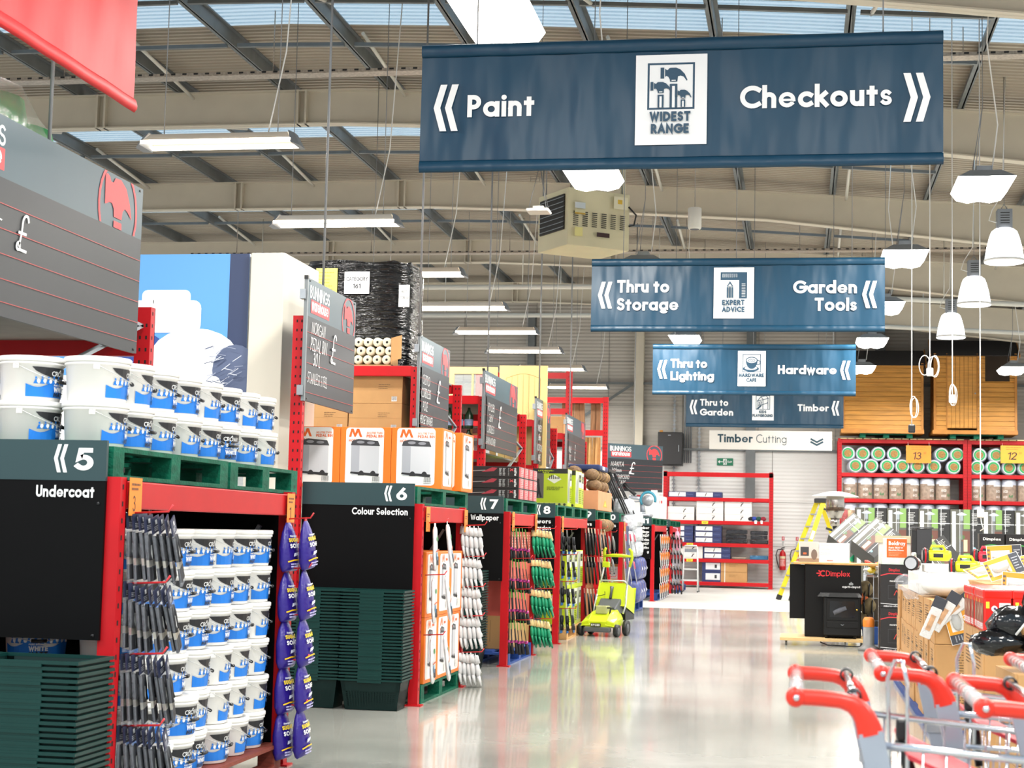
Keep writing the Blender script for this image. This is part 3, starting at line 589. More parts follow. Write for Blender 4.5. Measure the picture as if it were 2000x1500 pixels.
blackboard((-3.92, 24.5, 2.43), 1.46, PI / 2, 'small blackboard just before the pair of tall timber posts, hardly readable chalk', [('MIXED', .15, .5, .1, .36), ('8m', .22, .36, .1, .2), ('NORTONE', .1, .2, .1, .5), ('IRE', .22, .05, .1, .22), ('£', .85, .32, .28, .15)], rod=.3)
blackboard((-3.92, 27.85, 2.43), 2.5, PI / 2, 'pale reflecting blackboard chalked hardly readably below the stacked timber lengths', [('MULE', .25, .36, .1, .3), ('TWO', .3, .22, .1, .26), ('SAND LINE', .2, .07, .1, .55), ('£', 1.0, .24, .28, .12)], rod=.4)
blackboard((-3.97, 34.5, 2.3), 1.48, R(43), 'farthest blackboard chalked MAKITA 305mm over the mitre saw', [('MAKITA', .08, .52, .1, .34), ('305mm', .1, .4, .08, .26), ('SLIDE COMPOUND', .02, .26, .09, .55), ('SAW', .3, .14, .09, .16), ('£', .56, .36, .26, .14)], rod=.7)

# ------------------------------------------------------------ aisle end panels
def end_panel(Y, num, lines, label, w=.93, th=.105, x1=-3.02):
    t = thing('aisle_panel', label, 'sign panel', (x1 - w, Y, .88), 0, 'numbered aisle panels')
    MB().box(0, 0, 0, w, .018, .70).build('black_board', BLKPAN, t); MB().box(0, -.002, .70, w, .018, .88).build('header_board', HDR, t)
    cv = Canvas(); nw = .088 if len(num) == 1 else .15
    cv.text(num, w - .06, .745, .1, W_, .205, nw, 'r'); chevrons(cv, w - .06 - nw - .1 - (.02 if len(num) > 1 else 0), .735, .125, W_, w=.065)
    y = .625
    for i, (s, ww, h) in enumerate(lines): cv.text(s, w - .05, y, h, W_, .19, ww, 'r'); y -= .083
    cv.build('lettering', t, (0, -.0025, 0), eps=.0004)
    for u, v in ((w - .03, .02), (w - .03, .6)): MB().lathe([(0, -.004), (.007, -.004), (.007, 0)], 8, (u, 0, v), ax='y').build('screw', BLACKP, t)
    return t
end_panel(6.85, '5', [('Undercoat', .275, .052)], 'black panel headed 5 reading Undercoat, nearest on the left')
end_panel(12.8, '6', [('Colour Selection', .46, .056)], 'black panel headed 6 reading Colour Selection')
end_panel(16.85, '7', [('Wallpaper', .295, .058)], 'black panel headed 7 reading Wallpaper')
end_panel(20.55, '8', [('Mowers', .3, .055), ('Garden', .24, .055), ('Saws', .2, .055), ('Bits', .15, .055), ('& Vacs'.replace('& ', '.  '), .25, .055)], 'black panel headed 8 listing Mowers and Garden')
end_panel(24.75, '9', [('Saws', .2, .055)], 'mostly hidden panel headed 9 beyond the lime boxes')
end_panel(28.1, '10', [('Doors', .22, .055)], 'mostly hidden panel headed 10 above the clamps')
end_panel(34.51, '11', [('Timber', .24, .055), ('Mouldings'[4:], .16, .055), ('MDF', .13, .055), ('Trim', .16, .055), ('MDF', .13, .055), ('Lengths'[3:], .15, .055), ('g', .04, .05)], 'black panel headed 11 listing Timber')
end_panel(39.48, '12', [('nt', .08, .055), ('d', .04, .055)], 'sliver of the last panel, behind the panel headed 11', w=.8)

# ============================================================ ceiling lights
lampw = emis('lit_tube', '#fff4e2', 9); refl = mat('white_reflector', '#e9dccd', .25, .2, noise=(4, .05)); lampgrey = mat('grey_end_cap', '#8f959c', .45, .3, noise=(6, .06))
def hang_to_roof(o, base):
    for k in o.children:
        if k.name.startswith(('hanging_wire', 'supply_cable')): k.scale.z = (zc(o.location.x) + .22 - o.location.z) / base
    return o
def batten():
    t = thing('batten_light', 'x', 'ceiling light', (0, 0, 0), 0, 'row of long batten lights on the left')
    MB().add([(-.79, -.17, .0), (.79, -.17, 0), (.72, -.06, .11), (-.72, -.06, .11), (-.79, .17, 0), (.79, .17, 0), (.72, .06, .11), (-.72, .06, .11)], [(0, 1, 2, 3), (5, 4, 7, 6), (3, 2, 6, 7)]).build('reflector', refl, t)
    for y in (-.155, .155): MB().box(-.78, y - .02, -.005, .78, y + .02, .025).build('tube', lampw, t)
    MB().box(-.76, -.05, .03, .76, .05, .05).build('tube', emis('lit_inner_tube', '#fff0dc', 2.2), t)
    for s in (-1, 1): MB().add([(s * .79, -.18, -.02), (s * .86, -.1, -.035), (s * .86, .1, -.035), (s * .79, .18, -.02), (s * .73, -.08, .125), (s * .79, -.06, .1), (s * .79, .06, .1), (s * .73, .08, .125)], [(0, 1, 2, 3), (4, 5, 6, 7), (0, 1, 5, 4), (1, 2, 6, 5), (2, 3, 7, 6), (3, 0, 4, 7)]).build('end_cap', lampgrey, t)
    for x in (-.6, .6): MB().cyl((x, 0, .11), (x, 0, 2.95), .005, 6).build('hanging_wire', WIRE, t)
    MB().tube([(.5, 0, .11), (.56, 0, .4), (.66, 0, .9), (.78, 0, 2.9)], .007, 6).build('supply_cable', WCABLE, t)
    return t
b0 = batten(); tr = tree_of(b0); b0.location = (-5.75, 15.45, 5.2); b0['label'] = 'largest, nearest long batten light on the left'
for Y, lb in ((19.7, 'second nearest long batten light, just above the grey-white column'), (23.8, 'third batten light, half hidden by the black wrapped pallet'), (27.5, 'fourth batten light, right of the black wrapped pallet'), (30.9, 'fifth batten light, before the dark wall column'), (34.2, 'sixth batten light, above the panelled pine door'), (38.0, 'seventh batten light, half hidden by the tall red upright'), (42.8, 'farthest, smallest batten light, lowest of the row')): hang_to_roof(dup(tr, (-5.75, Y, 5.2), 0, lb), 2.95)
hang_to_roof(b0, 2.95)
glow = emis('lit_diffuser', '#fffaf0', 11)
def flood():
    t = thing('highbay_light', 'x', 'ceiling light', (0, 0, 0), 0, 'square high-bay lights')
    pr = [(-.3, .05), (-.24, -.03), (-.12, -.06), (0, -.04), (.12, -.06), (.24, -.03), (.3, .05)]
    mb = MB(); v = [(a, y, b) for y in (-.45, .45) for a, b in pr]; k = len(pr); mb.add(v, [(i, k + i, k + i + 1, i + 1) for i in range(k - 1)]); mb.add([(a, y, b) for y in (-.45,) for a, b in pr], [list(range(k))]); mb.add([(a, .45, b) for a, b in pr], [list(range(k))[::-1]]); mb.build('diffuser', glow, t)
    MB().add([(-.3, -.46, .052), (.3, -.46, .052), (.3, .46, .052), (-.3, .46, .052), (-.16, -.3, .15), (.16, -.3, .15), (.16, .3, .15), (-.16, .3, .15)], [(0, 1, 5, 4), (1, 2, 6, 5), (2, 3, 7, 6), (3, 0, 4, 7), (4, 5, 6, 7)]).build('housing', lampgrey, t); MB().box(-.08, -.2, .15, .08, .2, .22).build('gear_box', STEEL, t)
    for y in (-.25, .25): MB().tube([(-.1, y, .15), (0, 0, .9), (0, 0, 2.6)], .005, 6).build('hanging_wire', WIRE, t)
    MB().tube([(.1, 0, .22), (.16, 0, .7), (.05, 0, 1.6), (.1, 0, 2.6)], .008, 6).build('supply_cable', WCABLE, t)
    return t
f0 = flood(); tr = tree_of(f0); f0.location = (-2.25, 11.8, 5.2); f0['label'] = 'largest high-bay light at the top edge above the nearest banner'
for x, Y, lb in ((-2.2, 17.2, 'glaring high-bay light just under the nearest blue banner'), (-2.2, 23.3, 'high-bay light peeking over the second blue banner'), (-2.2, 32.05, 'high-bay light peeking over the third blue banner'), (1.95, 18.1, 'high-bay light cropped by the right edge above the dome lamps'), (1.4, 22.6, 'high-bay light at the right end of the second blue banner'), (1.4, 27.5, 'high-bay light half hidden behind the Garden Tools banner'), (1.4, 32.4, 'high-bay light between the second and third banners, before the left shed'), (1.4, 37.6, 'small high-bay light beside the Hardware banner edge'), (4.7, 37.7, 'high-bay light in front of the right shed at right edge')): hang_to_roof(dup(tr, (x, Y, 5.2), 0, lb), 2.6)
hang_to_roof(f0, 2.6)
def dome():
    t = thing('dome_light', 'x', 'pendant lamp', (0, 0, 0), 0, 'white dome pendant lamps')
    MB().lathe([(.12, .46), (.17, .42), (.2, .34), (.235, .2), (.26, .04), (.265, 0), (.26, -.01), (.25, .0), (.22, .2), (.17, .38), (.0, .42)], 28).build('shade', emis('lit_acrylic_shade', '#ffffff', 2.6), t)
    MB().lathe([(0, .03), (.24, .03)], 20).build('lamp_glow', glow, t); MB().lathe([(.262, .03), (.272, .03), (.272, .0), (.262, 0)], 28).build('rim', WCABLE, t)
    mb = MB().box(-.1, -.1, .45, .1, .1, .72); mb.build('gear_box', lampgrey, t, bevel=.008)
    mb = MB()
    for i in range(5): mb.box(-.06, -.103, .52 + i * .035, .06, -.1, .53 + i * .035)
    mb.build('vent', BLACKP, t)
    MB().tube([(-.05, 0, .72), (0, 0, .8), (.05, 0, .72)], .008, 6).build('hook', STEEL, t); MB().cyl((0, 0, .79), (0, 0, 2.6), .005, 6).build('hanging_wire', WIRE, t); MB().tube([(-.1, 0, .55), (-.2, 0, .58), (-.16, 0, .72), (-.02, 0, .95), (.02, 0, 2.6)], .008, 6).build('supply_cable', WCABLE, t)
    return t
d0 = dome(); tr = tree_of(d0); d0.location = (2.75, 22.9, 5.2); d0['label'] = 'largest, highest white dome pendant near the right edge'
for x, Y, lb in ((2.78, 27.1, 'middle one of the three white dome pendants'), (2.81, 31.5, 'smallest, lowest white dome pendant, before the right shed')): hang_to_roof(dup(tr, (x, Y, 5.2), 0, lb), 2.6)
hang_to_roof(d0, 2.6)

# unit heater, loudspeaker, antenna under the roof
t = thing('unit_heater', 'beige louvred unit heater hanging under the roof', 'heater', (-2.92, 22.0, 5.22), R(37)); cr = mat('cream_enamel', '#d6ceab', .45, noise=(3, .04))
MB().box(-.48, -.42, 0, .48, .42, .78).build('casing', cr, t, bevel=.01)
# discharge side (towards -x), service side (towards -y)
MB().box(-.5, -.34, .22, -.482, .34, .7).build('opening', mat('heater_dark', '#1b1713', .6, noise=(5, .1)), t)
mb = MB()
for i in range(7): mb.bar((-.5, -.34, .26 + i * .068), (-.5, .34, .26 + i * .068), .045, .006, up=(-.7, 0, 1))
mb.build('louvre', STEEL, t)
cv = Canvas()
for i in range(6):
    for j in range(8): cv.rect(-.4 + i * .14, .27 + j * .026, -.32 + i * .14, .283 + j * .026, '#2b2721')
cv.rect(-.4, .5, -.24, .58, '#c9d2d6'); cv.rect(-.4, .43, -.24, .48, '#cfc9a0'); cv.rect(-.4, .42, -.24, .44, '#c8a23c'); cv.rect(-.06, .14, .14, .2, '#3a2020'); cv.rect(.2, .55, .42, .72, '#e3dcbd'); cv.rect(.26, .62, .33, .68, '#d8b23a'); cv.rect(-.4, .12, -.28, .24, '#e2d98f')
cv.build('service_markings', t, (0, -.421, 0), eps=.001); MB().tube([(.44, -.46, .6), (.56, -.46, .5), (.54, -.44, .36), (.46, -.44, .34)], .012, 6).build('cable', BLACKP, t); MB().tube([(.48, 0, .2), (.62, 0, .2), (.62, 0, 1.5)], .035, 8).build('flue_pipe', cr, t)
for x, y in ((-.4, -.35), (.4, -.35), (-.4, .35), (.4, .35)): MB().cyl((x, y, .78), (x, y, 2.7), .008, 6).build('drop_rod', WIRE, t)
t = thing('ceiling_speaker', 'white cylinder loudspeaker hanging right of the unit heater', 'speaker', (-1.53, 24, 5.9)); MB().lathe([(0, 0), (.085, 0), (.1, .02), (.1, .31), (.09, .32), (0, .32)], 24).build('body', WHITEP, t); MB().lathe([(0, -.003), (.07, -.003)], 20).build('grille', BLACKP, t); MB().cyl((0, 0, .32), (0, 0, 2.0), .005, 6).build('hanging_wire', WIRE, t)
t = thing('wireless_antenna', 'small white wireless access point hanging left of the heater', 'antenna', (-2.9, 18, 4.98)); MB().box(-.13, -.13, 0, .13, .13, .035).build('body', WHITEP, t, bevel=.015); MB().box(-.06, -.06, .035, .06, .06, .07).build('bracket', WHITEP, t)
for x, y in ((-.1, -.1), (.1, -.1), (.1, .1)): MB().tube([(x, y, .03), (0, 0, .55)], .004, 5).build('hanging_wire', WIRE, t)
MB().cyl((0, 0, .55), (0, 0, 2.9), .004, 5).build('drop_wire', WIRE, t)

# ============================================================ racks along the left
XF, XB = -3.02, -3.93
def holes(mb, x, y0, z0, z1, m, along='x', w=.09):
    z = z0
    while z < z1:
        if along == 'x':
            for d in (.28, .72): mb.quad((x - w * d - .006, y0, z), (x - w * d + .006, y0, z), (x - w * d + .006, y0, z + .022), (x - w * d - .006, y0, z + .022), m)
        z += .075
def upright(par, x, y, z1, w=.09, d=.07, front=True):
    mb = MB(); t = .006; mb.box(x, y, .01, x + w, y + t, z1).box(x, y + t, .01, x + t, y + d, z1).box(x + w - t, y + t, .01, x + w, y + d, z1).box(x, y + d - t, .01, x + w, y + d, z1); 
    if front: holes(mb, x + w, y - .001, .12, z1 - .05, 1)
    for k in range(int(z1 / .075)): mb.quad((x + w + .001, y + .02, .12 + k * .075), (x + w + .001, y + .035, .12 + k * .075), (x + w + .001, y + .035, .142 + k * .075), (x + w + .001, y + .02, .142 + k * .075), 1)
    o = mb.build('upright', [RED, mat('slot_black', '#16090a', .8)], par); MB().box(x - .025, y - .02, 0, x + w + .03, y + d + .02, .01).build('foot_plate', RED, o); return o
def end_bay(Y0, L, label, back=True):
    t = thing('pallet_rack_bay', label, 'rack', (XF, Y0, 0), 0, 'red end bays')
    for x in (-.015, -.91):
        for y in (0, L - .07): upright(t, x, y, 1.6, .078, front=False)
    for x in (.015, -.9): MB().box(x, .07, 1.46, x + .05, L - .07, 1.585).build('beam', DRED, t, bevel=.006)
    for y in (.02, L - .06): MB().box(-.82, y, 1.48, -.015, y + .04, 1.57).build('cross_beam', DRED, t)
    MB().box(-.8, .07, 1.575, -.05, L - .07, 1.59).build('deck', mat('grey_deck', '#8d8a84', .6, noise=(6, .1)), t)
    if back: MB().box(-.9, .08, .05, -.89, L - .08, 1.455).build('back_panel', BLKPAN, t)
    MB().box(-.82, L - .055, .05, -.018, L - .05, 1.573).build('end_panel', BLKPAN, t)  # black sheet added so the bay interior reads dark past the goods
    MB().bar((-.86, L - .1, .2), (-.12, L - .1, 1.4), .03, .02).build('brace', STEEL, t); MB().bar((-.86, .06, 1.42), (-.4, L * .55, 1.05), .03, .02).build('brace', STEEL, t)
    return t
BAYS = {5: (6.87, 2.58), 6: (12.83, 1.77), 7: (16.88, 1.77), 8: (20.58, 2.72), 9: (24.8, 1.6), 10: (28.17, 3.0), 11: (34.53, 3.2), 12: (39.5, 2.8)}
for k, lb in ((5, 'red end bay holding white paint buckets, nearest on the left'), (6, 'red end bay holding orange bin boxes beside panel 6'), (7, 'red end bay holding tall red cartons beside panel 7'), (8, 'red end bay holding lime green boxes behind the lawn mower'), (9, 'red end bay holding plain tan cartons beyond the lawn mower'), (10, 'red end bay holding navy and white packs on wooden pallets'), (11, 'red end bay with hanging carded tools beyond panel 11'), (12, 'last red end bay by the white stepladder')): end_bay(*BAYS[k], lb)
def run(Y0, D, label, z1=3.1, x0=-4.02, levels=(3.0, 2.3, 1.62), X1=-6.9):
    """tall back-to-back rack behind an end bay"""
    t = thing('tall_pallet_rack', label, 'rack', (x0, Y0, 0), 0, 'tall red racks behind the end bays')
    for x in (0, X1 - x0):
        for y in (-.2, D - .27): upright(t, x, y + .05, z1, .1)
    for z in levels:
        for y in (-.14, D - .2): MB().box(X1 - x0 + .1, y, z, 0, y + .05, z + .11).build('beam', DRED, t, bevel=.005)
        MB().box(X1 - x0 + .1, -.1, z + .095, -.02, D - .2, z + .115).build('deck', mat('grey_deck', '#8d8a84', .6), t)
    MB().bar((.05, -.1, 1.7), (.05, D - .25, 2.6), .035, .02).bar((.05, D - .25, 2.6), (.05, -.1, 3.0 if z1 > 3 else z1), .035, .02).build('brace', STEEL, t)
    return t
run(6.87, 2.8, 'tall red rack behind the nearest blackboard', 2.72, levels=(2.42, 1.66))
t = thing('rack_post', 'single tall red post carrying the pedal bin blackboard', 'post', (-4.04, 12.68, 0)); upright(t, 0, 0, 3.1, .1)
run(16.88, 2.2, 'tall red rack carrying the black wrapped pallet'); run(20.58, 3.2, 'tall red rack with green bottles behind the hedge trimmer blackboard'); run(24.9, 2.0, 'tall red rack beside the panelled pine door'); run(28.2, 2.6, 'tall red rack below the timber posts')

def pallet(name, w, d, h, m, label, loc, group=None):
    """w along y, d along x (towards -x)"""
    t = thing(name, label, 'pallet', loc, 0, group); b = h * .62; r2 = random.Random(int(loc[1] * 100))
    mb = MB(); n = max(5, int(d / .16))
    for i in range(n): x = -d + i * (d - .1) / (n - 1); mb.box(x, 0, h - .022, x + .1, w, h - r2.uniform(0, .003))
    for y in (0, w / 2 - .06, w - .12): mb.box(-d, y, h - .044, 0, y + .12, h - .022)
    mb.build('deck_boards', m, t)
    for x in (-.1, -d / 2 - .05, -d): 
        for y in (0, w / 2 - .06, w - .12): MB().box(x, y, .02, x + .1, y + .12, h - .044).build('block', m, t)
    mb = MB()
    for x in (-.1, -d / 2 - .05, -d): mb.box(x, 0, 0, x + .1, w, .02)
    mb.build('bottom_boards', m, t); return t
g_ = 'green pallets on top of the end bays'; ZT = 1.592
pallet('pallet', 1.5, .9, .145, GREENW, 'front green pallet of two under the upper paint buckets', (XF + .01, 6.9, ZT), g_); pallet('pallet', 1.2, .9, .145, GREENW, 'back green pallet of two under the upper paint buckets', (XF + .01, 8.44, ZT), g_)
pallet('pallet', 2.05, .9, .15, GREENW, 'green pallet under the upper orange bin boxes', (XF + .01, 12.86, ZT), g_); pallet('pallet', 2.1, .9, .15, GREENW, 'green pallet under the black trimmer boxes', (XF + .01, 16.93, ZT), g_)
pallet('pallet', 1.55, .9, .15, GREENW, 'front green pallet under the upper lime mower boxes', (XF + .01, 20.62, ZT), g_); pallet('pallet', 1.55, .9, .15, GREENW, 'back green pallet under the upper lime mower boxes', (XF + .01, 22.2, ZT), g_)
pallet('pallet', 1.9, .9, .15, GREENW, 'green pallet under the open tan carton of coir bales', (XF + .01, 24.86, ZT), g_)
for i, (y, w, lb) in enumerate(((28.25, 1.7, 'green pallet under the folded black trestles'), (30.1, 1.7, 'green pallet behind the folded black trestles'), (34.6, 1.9, 'green pallet under the mitre saw'), (36.6, 1.9, 'green pallet just behind the mitre saw'), (39.55, 1.7, 'second farthest green pallet'), (41.4, 1.6, 'farthest green pallet before the back shelving'))): pallet('pallet', w, .9, .15, GREENW, lb, (XF + .01, y, ZT), g_)
g_ = 'pallets on the floor under the end bays'
pallet('pallet', 2.36, .82, .14, REDW, 'red-brown timber pallet under the lower paint buckets', (XF + .06, 6.98, 0), g_); pallet('pallet', 1.5, .8, .15, GREENW, 'green pallet on the floor under the lower orange boxes', (XF + .05, 13.0, 0), g_); pallet('pallet', 1.5, .8, .15, BLUEW, 'blue pallet under the tall red cartons', (XF + .05, 17.05, 0), g_)
pallet('pallet', 1.8, .8, .15, RAWW, 'raw timber pallet under the lower lime boxes', (XF + .06, 21.4, 0), g_); pallet('pallet', 1.42, .8, .15, RAWW, 'raw timber pallet under the plain tan cartons', (XF - .03, 24.9, 0), g_)
pallet('pallet', 1.1, .8, .2, GREENW, 'green-fronted pallet under the navy boxes', (XF + .12, 28.4, 0), g_); pallet('pallet', 1.6, .8, .16, BLUEW, 'blue pallet behind the green-fronted pallet', (XF + .12, 29.9, 0), g_); pallet('pallet', 2.6, .8, .15, BLUEW, 'blue pallet under the carded tools beyond panel 11', (XF + .1, 35.0, 0), g_); pallet('pallet', 2.6, .8, .15, BLUEW, 'farthest blue pallet by the white stepladder', (XF + .2, 39.9, 0), g_)

# ------------------------------------------------------------ paint buckets
BUCK = mat('bucket_plastic', '#f8f6f1', .34, noise=(4, .015)); NV = '#1a1b1f'; BL = '#1477d4'
def bucket():
    t = thing('paint_bucket', 'x', 'paint bucket', (0, 0, 0), 0, 'white paint buckets'); rb, rt_, h = .132, .146, .205
    MB().lathe([(0, .0), (rb - .006, 0), (rb, .005), (rt_ - .003, .165), (rt_ + .004, .168), (rt_ + .004, .176), (rt_, .18), (rt_, .185)], 32).build('body', BUCK, t)
    MB().lathe([(rt_ + .004, .18), (rt_ + .008, .183), (rt_ + .008, .2), (rt_ + .003, h), (rt_ - .012, h), (rt_ - .016, h - .006), (0, h - .006)], 32).build('lid', BUCK, t)
    hp = [(.15 * math.cos(a), .156 * math.sin(a), .165 - .075 * math.cos(a) ** 1) for a in [R(-90 + 180 * i / 14) for i in range(15)]]
    hp = [(x * (1.06), y, z) for x, y, z in hp]; MB().tube(hp, .0017, 6).build('wire_handle', mat('pale_wire', '#c9c9c6', .4, .3), t)
    MB().tube([hp[6], hp[7], hp[8]], .0085, 8).build('grip', BLACKP, t)
    for s in (-1, 1): MB().box(-.014, s * .142 - .006, .145, .014, s * .152 + .006, .17).build('ear', BUCK, t, bevel=.003)
    cv = Canvas()
    cv.poly([(-.155, .155)] + [(-.15 + .3 * i / 16, .155 - .05 * math.sin(PI * i / 16) ** .6) for i in range(17)] + [(.155, .155)], NV); cv.text('CROWN', -.055, .117, .022, W_, .15, .11); cv.poly([(-.008, .141), (0, .149), (.008, .141)], W_)
    cv.poly([(-.175, .018), (.175, .018)] + [(.175 - .35 * i / 20, .074 + .012 * math.sin(i * .62 + .4)) for i in range(21)], BL)
    r2 = random.Random(3)
    for i in range(10):
        u = -.13 + i * .029; a = r2.uniform(.012, .03)
        cv.poly([(u - .011, .078), (u + .011, .078), (u + .007, .08 + a), (u - .004, .08 + a)], BL); cv.disc(u + .012, .084 + a * .4, .008, .01, W_, 10); cv.disc(u + .0, .088 + a, .0045, .006, BL, 8)
    cv.text('PURE BRILLIANT', 0, .071, .008, W_, .2, .085, 'c'); cv.text('WHITE', 0, .045, .022, W_, .26, .085, 'c', gap=.06); cv.text('MATT', 0, .022, .02, NV, .26, .085, 'c', gap=.06)
    cv.build('label', t, eps=.0002, cut=.03, wrap=lambda u, v, e: ((.1335 + v * .074 + e) * math.cos(u / .14), (.1335 + v * .074 + e) * math.sin(u / .14), v))
    return t
bk = bucket(); tb = tree_of(bk); first = [bk]
def place(tr, lst, loc, rz, lb, rot=None):
    if lst:
        o = lst.pop(); o.location = loc; o.rotation_euler = rot or (0, 0, rz); o['label'] = lb; return o
    return dup(tr, loc, rz, lb, rot=rot)
P = .2055
for k in range(6):     # lower stack on the timber pallet
    for j in range(7):
        y = 7.22 + j * .312 + rnd.uniform(-.01, .01); ex = .05 if (k < 2 and j in (1, 2)) else 0
        place(tb, first, (-3.135 + ex + rnd.uniform(-.012, .012), y, .141 + k * P), R(rnd.choice((2, 8, 14, 22, 28, 36)) + rnd.uniform(-5, 5)) - (R(28) if ex else 0), f'paint bucket in the lower stack, {nth(j)} column from the near upright, {nth(5 - k)} layer down')
for k in range(6): place(tb, first, (-3.5, 7.24, .141 + k * P), R(-60), f'paint bucket in the lower stack, one row behind the near column, {nth(5 - k)} layer down')
for k in range(2):     # upper block on the green pallets
    for j in range(8):
        place(tb, first, (-3.19 + rnd.uniform(-.01, .01), 7.08 + j * .312 + rnd.uniform(-.008, .008), 1.738 + k * P), R(rnd.choice((-22, 4, 12, 20, 30)) + rnd.uniform(-6, 6) if j else (22 if k else 18)), f'paint bucket on the green pallets, {("lower", "upper")[k]} layer, {nth(j)} from the near corner')
    for i in range(2): place(tb, first, (-3.505 - .31 * i, 7.07, 1.738 + k * P), R((-2, -62)[i] + (10 if k == 0 else 0)), f'paint bucket on the green pallets, {("lower", "upper")[k]} layer, {("beside the corner bucket", "leftmost of the front row")[i]}')

# ------------------------------------------------------------ shopping baskets
BASK = mat('dark_green_plastic', '#04211f', .5, spec=.25, noise=(6, .06)); BASK2 = mat('dark_green_rim', '#063430', .42, spec=.3, noise=(6, .04))
def basket():
    t = thing('shopping_basket', 'x', 'basket', (0, 0, 0), 0, 'nested green shopping baskets'); a, b, c, d, h = .205, .125, .24, .165, .235
    mb = MB(); B = [(-a, -b), (a, -b), (a, b), (-a, b)]; T = [(-c, -d), (c, -d), (c, d), (-c, d)]; N = 18; M_ = 9
    mb.box(-a, -b, 0, a, b, .006)
    for s in range(4):
        p, q, r, u = B[s], B[(s + 1) % 4], T[s], T[(s + 1) % 4]
        def at(f, g): x0, y0 = p[0] + (q[0] - p[0]) * f, p[1] + (q[1] - p[1]) * f; x1, y1 = r[0] + (u[0] - r[0]) * f, r[1] + (u[1] - r[1]) * f; return Vector((x0 + (x1 - x0) * g, y0 + (y1 - y0) * g, h * g))
        def strip(f0, f1, g0, g1): mb.quad(at(f0, g0), at(f1, g0), at(f1, g1), at(f0, g1))
        n = N if s % 2 == 0 else 12
        for i in range(n + 1): f = .06 + .88 * i / n; strip(max(0, f - .012), min(1, f + .012), .08, .62)
        for j in range(M_): g = .1 + .5 * j / (M_ - 1); strip(.0, 1, g - .012, g + .012)
        strip(0, 1, 0, .09); strip(0, 1, .6, 1); strip(0, .07, 0, 1); strip(.93, 1, 0, 1)
    mb.build('body', BASK, t); mb = MB()
    for x0, y0, x1, y1 in ((-c - .012, -d - .012, c + .012, -d + .003), (-c - .012, d - .003, c + .012, d + .012), (-c - .012, -d, -c + .003, d), (c - .003, -d, c + .012, d)): mb.box(x0, y0, h - .014, x1, y1, h)
    mb.box(-.1, -d - .014, h - .026, .09, -d - .004, h - .012); mb.build('rim', BASK2, t); return t
kb = basket(); tk = tree_of(kb); first = [kb]
for nm, x, y, n, p, z in (('the stack below the panel headed 5', -3.14, 6.55, 25, .0245, .0), ('the stack left of it below the panel headed 5', -3.66, 6.56, 25, .0245, 0), ('the right stack below the panel headed 6', -3.23, 12.55, 28, .0252, 0), ('the left stack below the panel headed 6', -3.74, 12.57, 28, .0252, 0), ('the stack below the panel headed 7', -3.38, 16.5, 30, .026, 0), ('the stack below the panel headed 8', -3.4, 20.2, 32, .026, 0)):
    for i in range(n): place(tk, first, (x + rnd.uniform(-.003, .003), y + rnd.uniform(-.003, .003), z + .003 + i * p), rnd.uniform(-.008, .008), ('topmost' if i == n - 1 else 'bottom' if i == 0 else nth(n - 1 - i) + ' from top,') + ' green basket of ' + nm)

# ------------------------------------------------------------ cartons with printed faces
ORG = '#f07a1e'
def carton(name, w, d, h, m, label, cat='box', front=None, side=None, group=None, seam=True, bev=.004):
    """w along x, d along y: origin at bottom, front-right corner (x -w..0, y 0..d)"""
    t = thing(name, label, cat, (0, 0, 0), 0, group); MB().box(-w, 0, 0, 0, d, h).build('carton', m, t, bevel=bev)
    if front: cv = Canvas(); front(cv, w, h); cv.build('front_print', t, (-w, -.0006, 0), eps=.0004)
    if side: cv = Canvas(); side(cv, d, h); cv.build('side_print', t, (.0006, 0, 0), (0, 1, 0), eps=.0004)
    return t
def bin_picture(cv, x, y, s, wide=1.0):
    cv.poly([(x, y + .05 * s), (x + .05 * s, y), (x + .95 * s * wide, y + .02 * s), (x + 1.0 * s * wide, y + .08 * s), (x + s * wide, y + 1.05 * s), (x, y + 1.08 * s)], '#c9cacf'); cv.poly([(x, y + .05 * s), (x + .3 * s * wide, y + .01 * s), (x + .3 * s * wide, y + 1.02 * s), (x, y + 1.08 * s)], '#a9abb3')
    cv.poly([(x - .02 * s, y + 1.04 * s), (x + s * wide + .03 * s, y + 1.02 * s), (x + .95 * s * wide, y + 1.2 * s), (x + .25 * s * wide, y + 1.26 * s), (x + .03 * s, y + 1.2 * s)], '#3b3b40'); cv.disc(x + .33 * s * wide, y + 1.15 * s, .14 * s * wide, .05 * s, '#8c8d94'); cv.disc(x + .7 * s * wide, y + 1.13 * s, .14 * s * wide, .05 * s, '#8c8d94')
    cv.poly([(x - .02 * s, y + .06 * s), (x + s * wide, y - .04 * s), (x + 1.02 * s * wide, y + .06 * s), (x, y + .12 * s)], '#26262a')
    for f in (.38, .8): cv.poly(arc(x + f * s * wide, y + .0 * s, .11 * s * wide, .16 * s, 0, 180, 10), '#26262a')
def morgan(cv, x, y, s):
    cv.poly([(x, y + .35 * s), (x + .16 * s, y + .95 * s), (x + .34 * s, y + .95 * s), (x + .46 * s, y + .62 * s), (x + .58 * s, y + .95 * s), (x + .76 * s, y + .95 * s), (x + s, y + .35 * s), (x + .82 * s, y + .35 * s), (x + .68 * s, y + .7 * s), (x + .5 * s, y + .35 * s), (x + .42 * s, y + .35 * s), (x + .26 * s, y + .72 * s), (x + .18 * s, y + .35 * s)], '#e8641c'); cv.text('MORGAN', x, y, .2 * s, '#e8641c', .2, s)
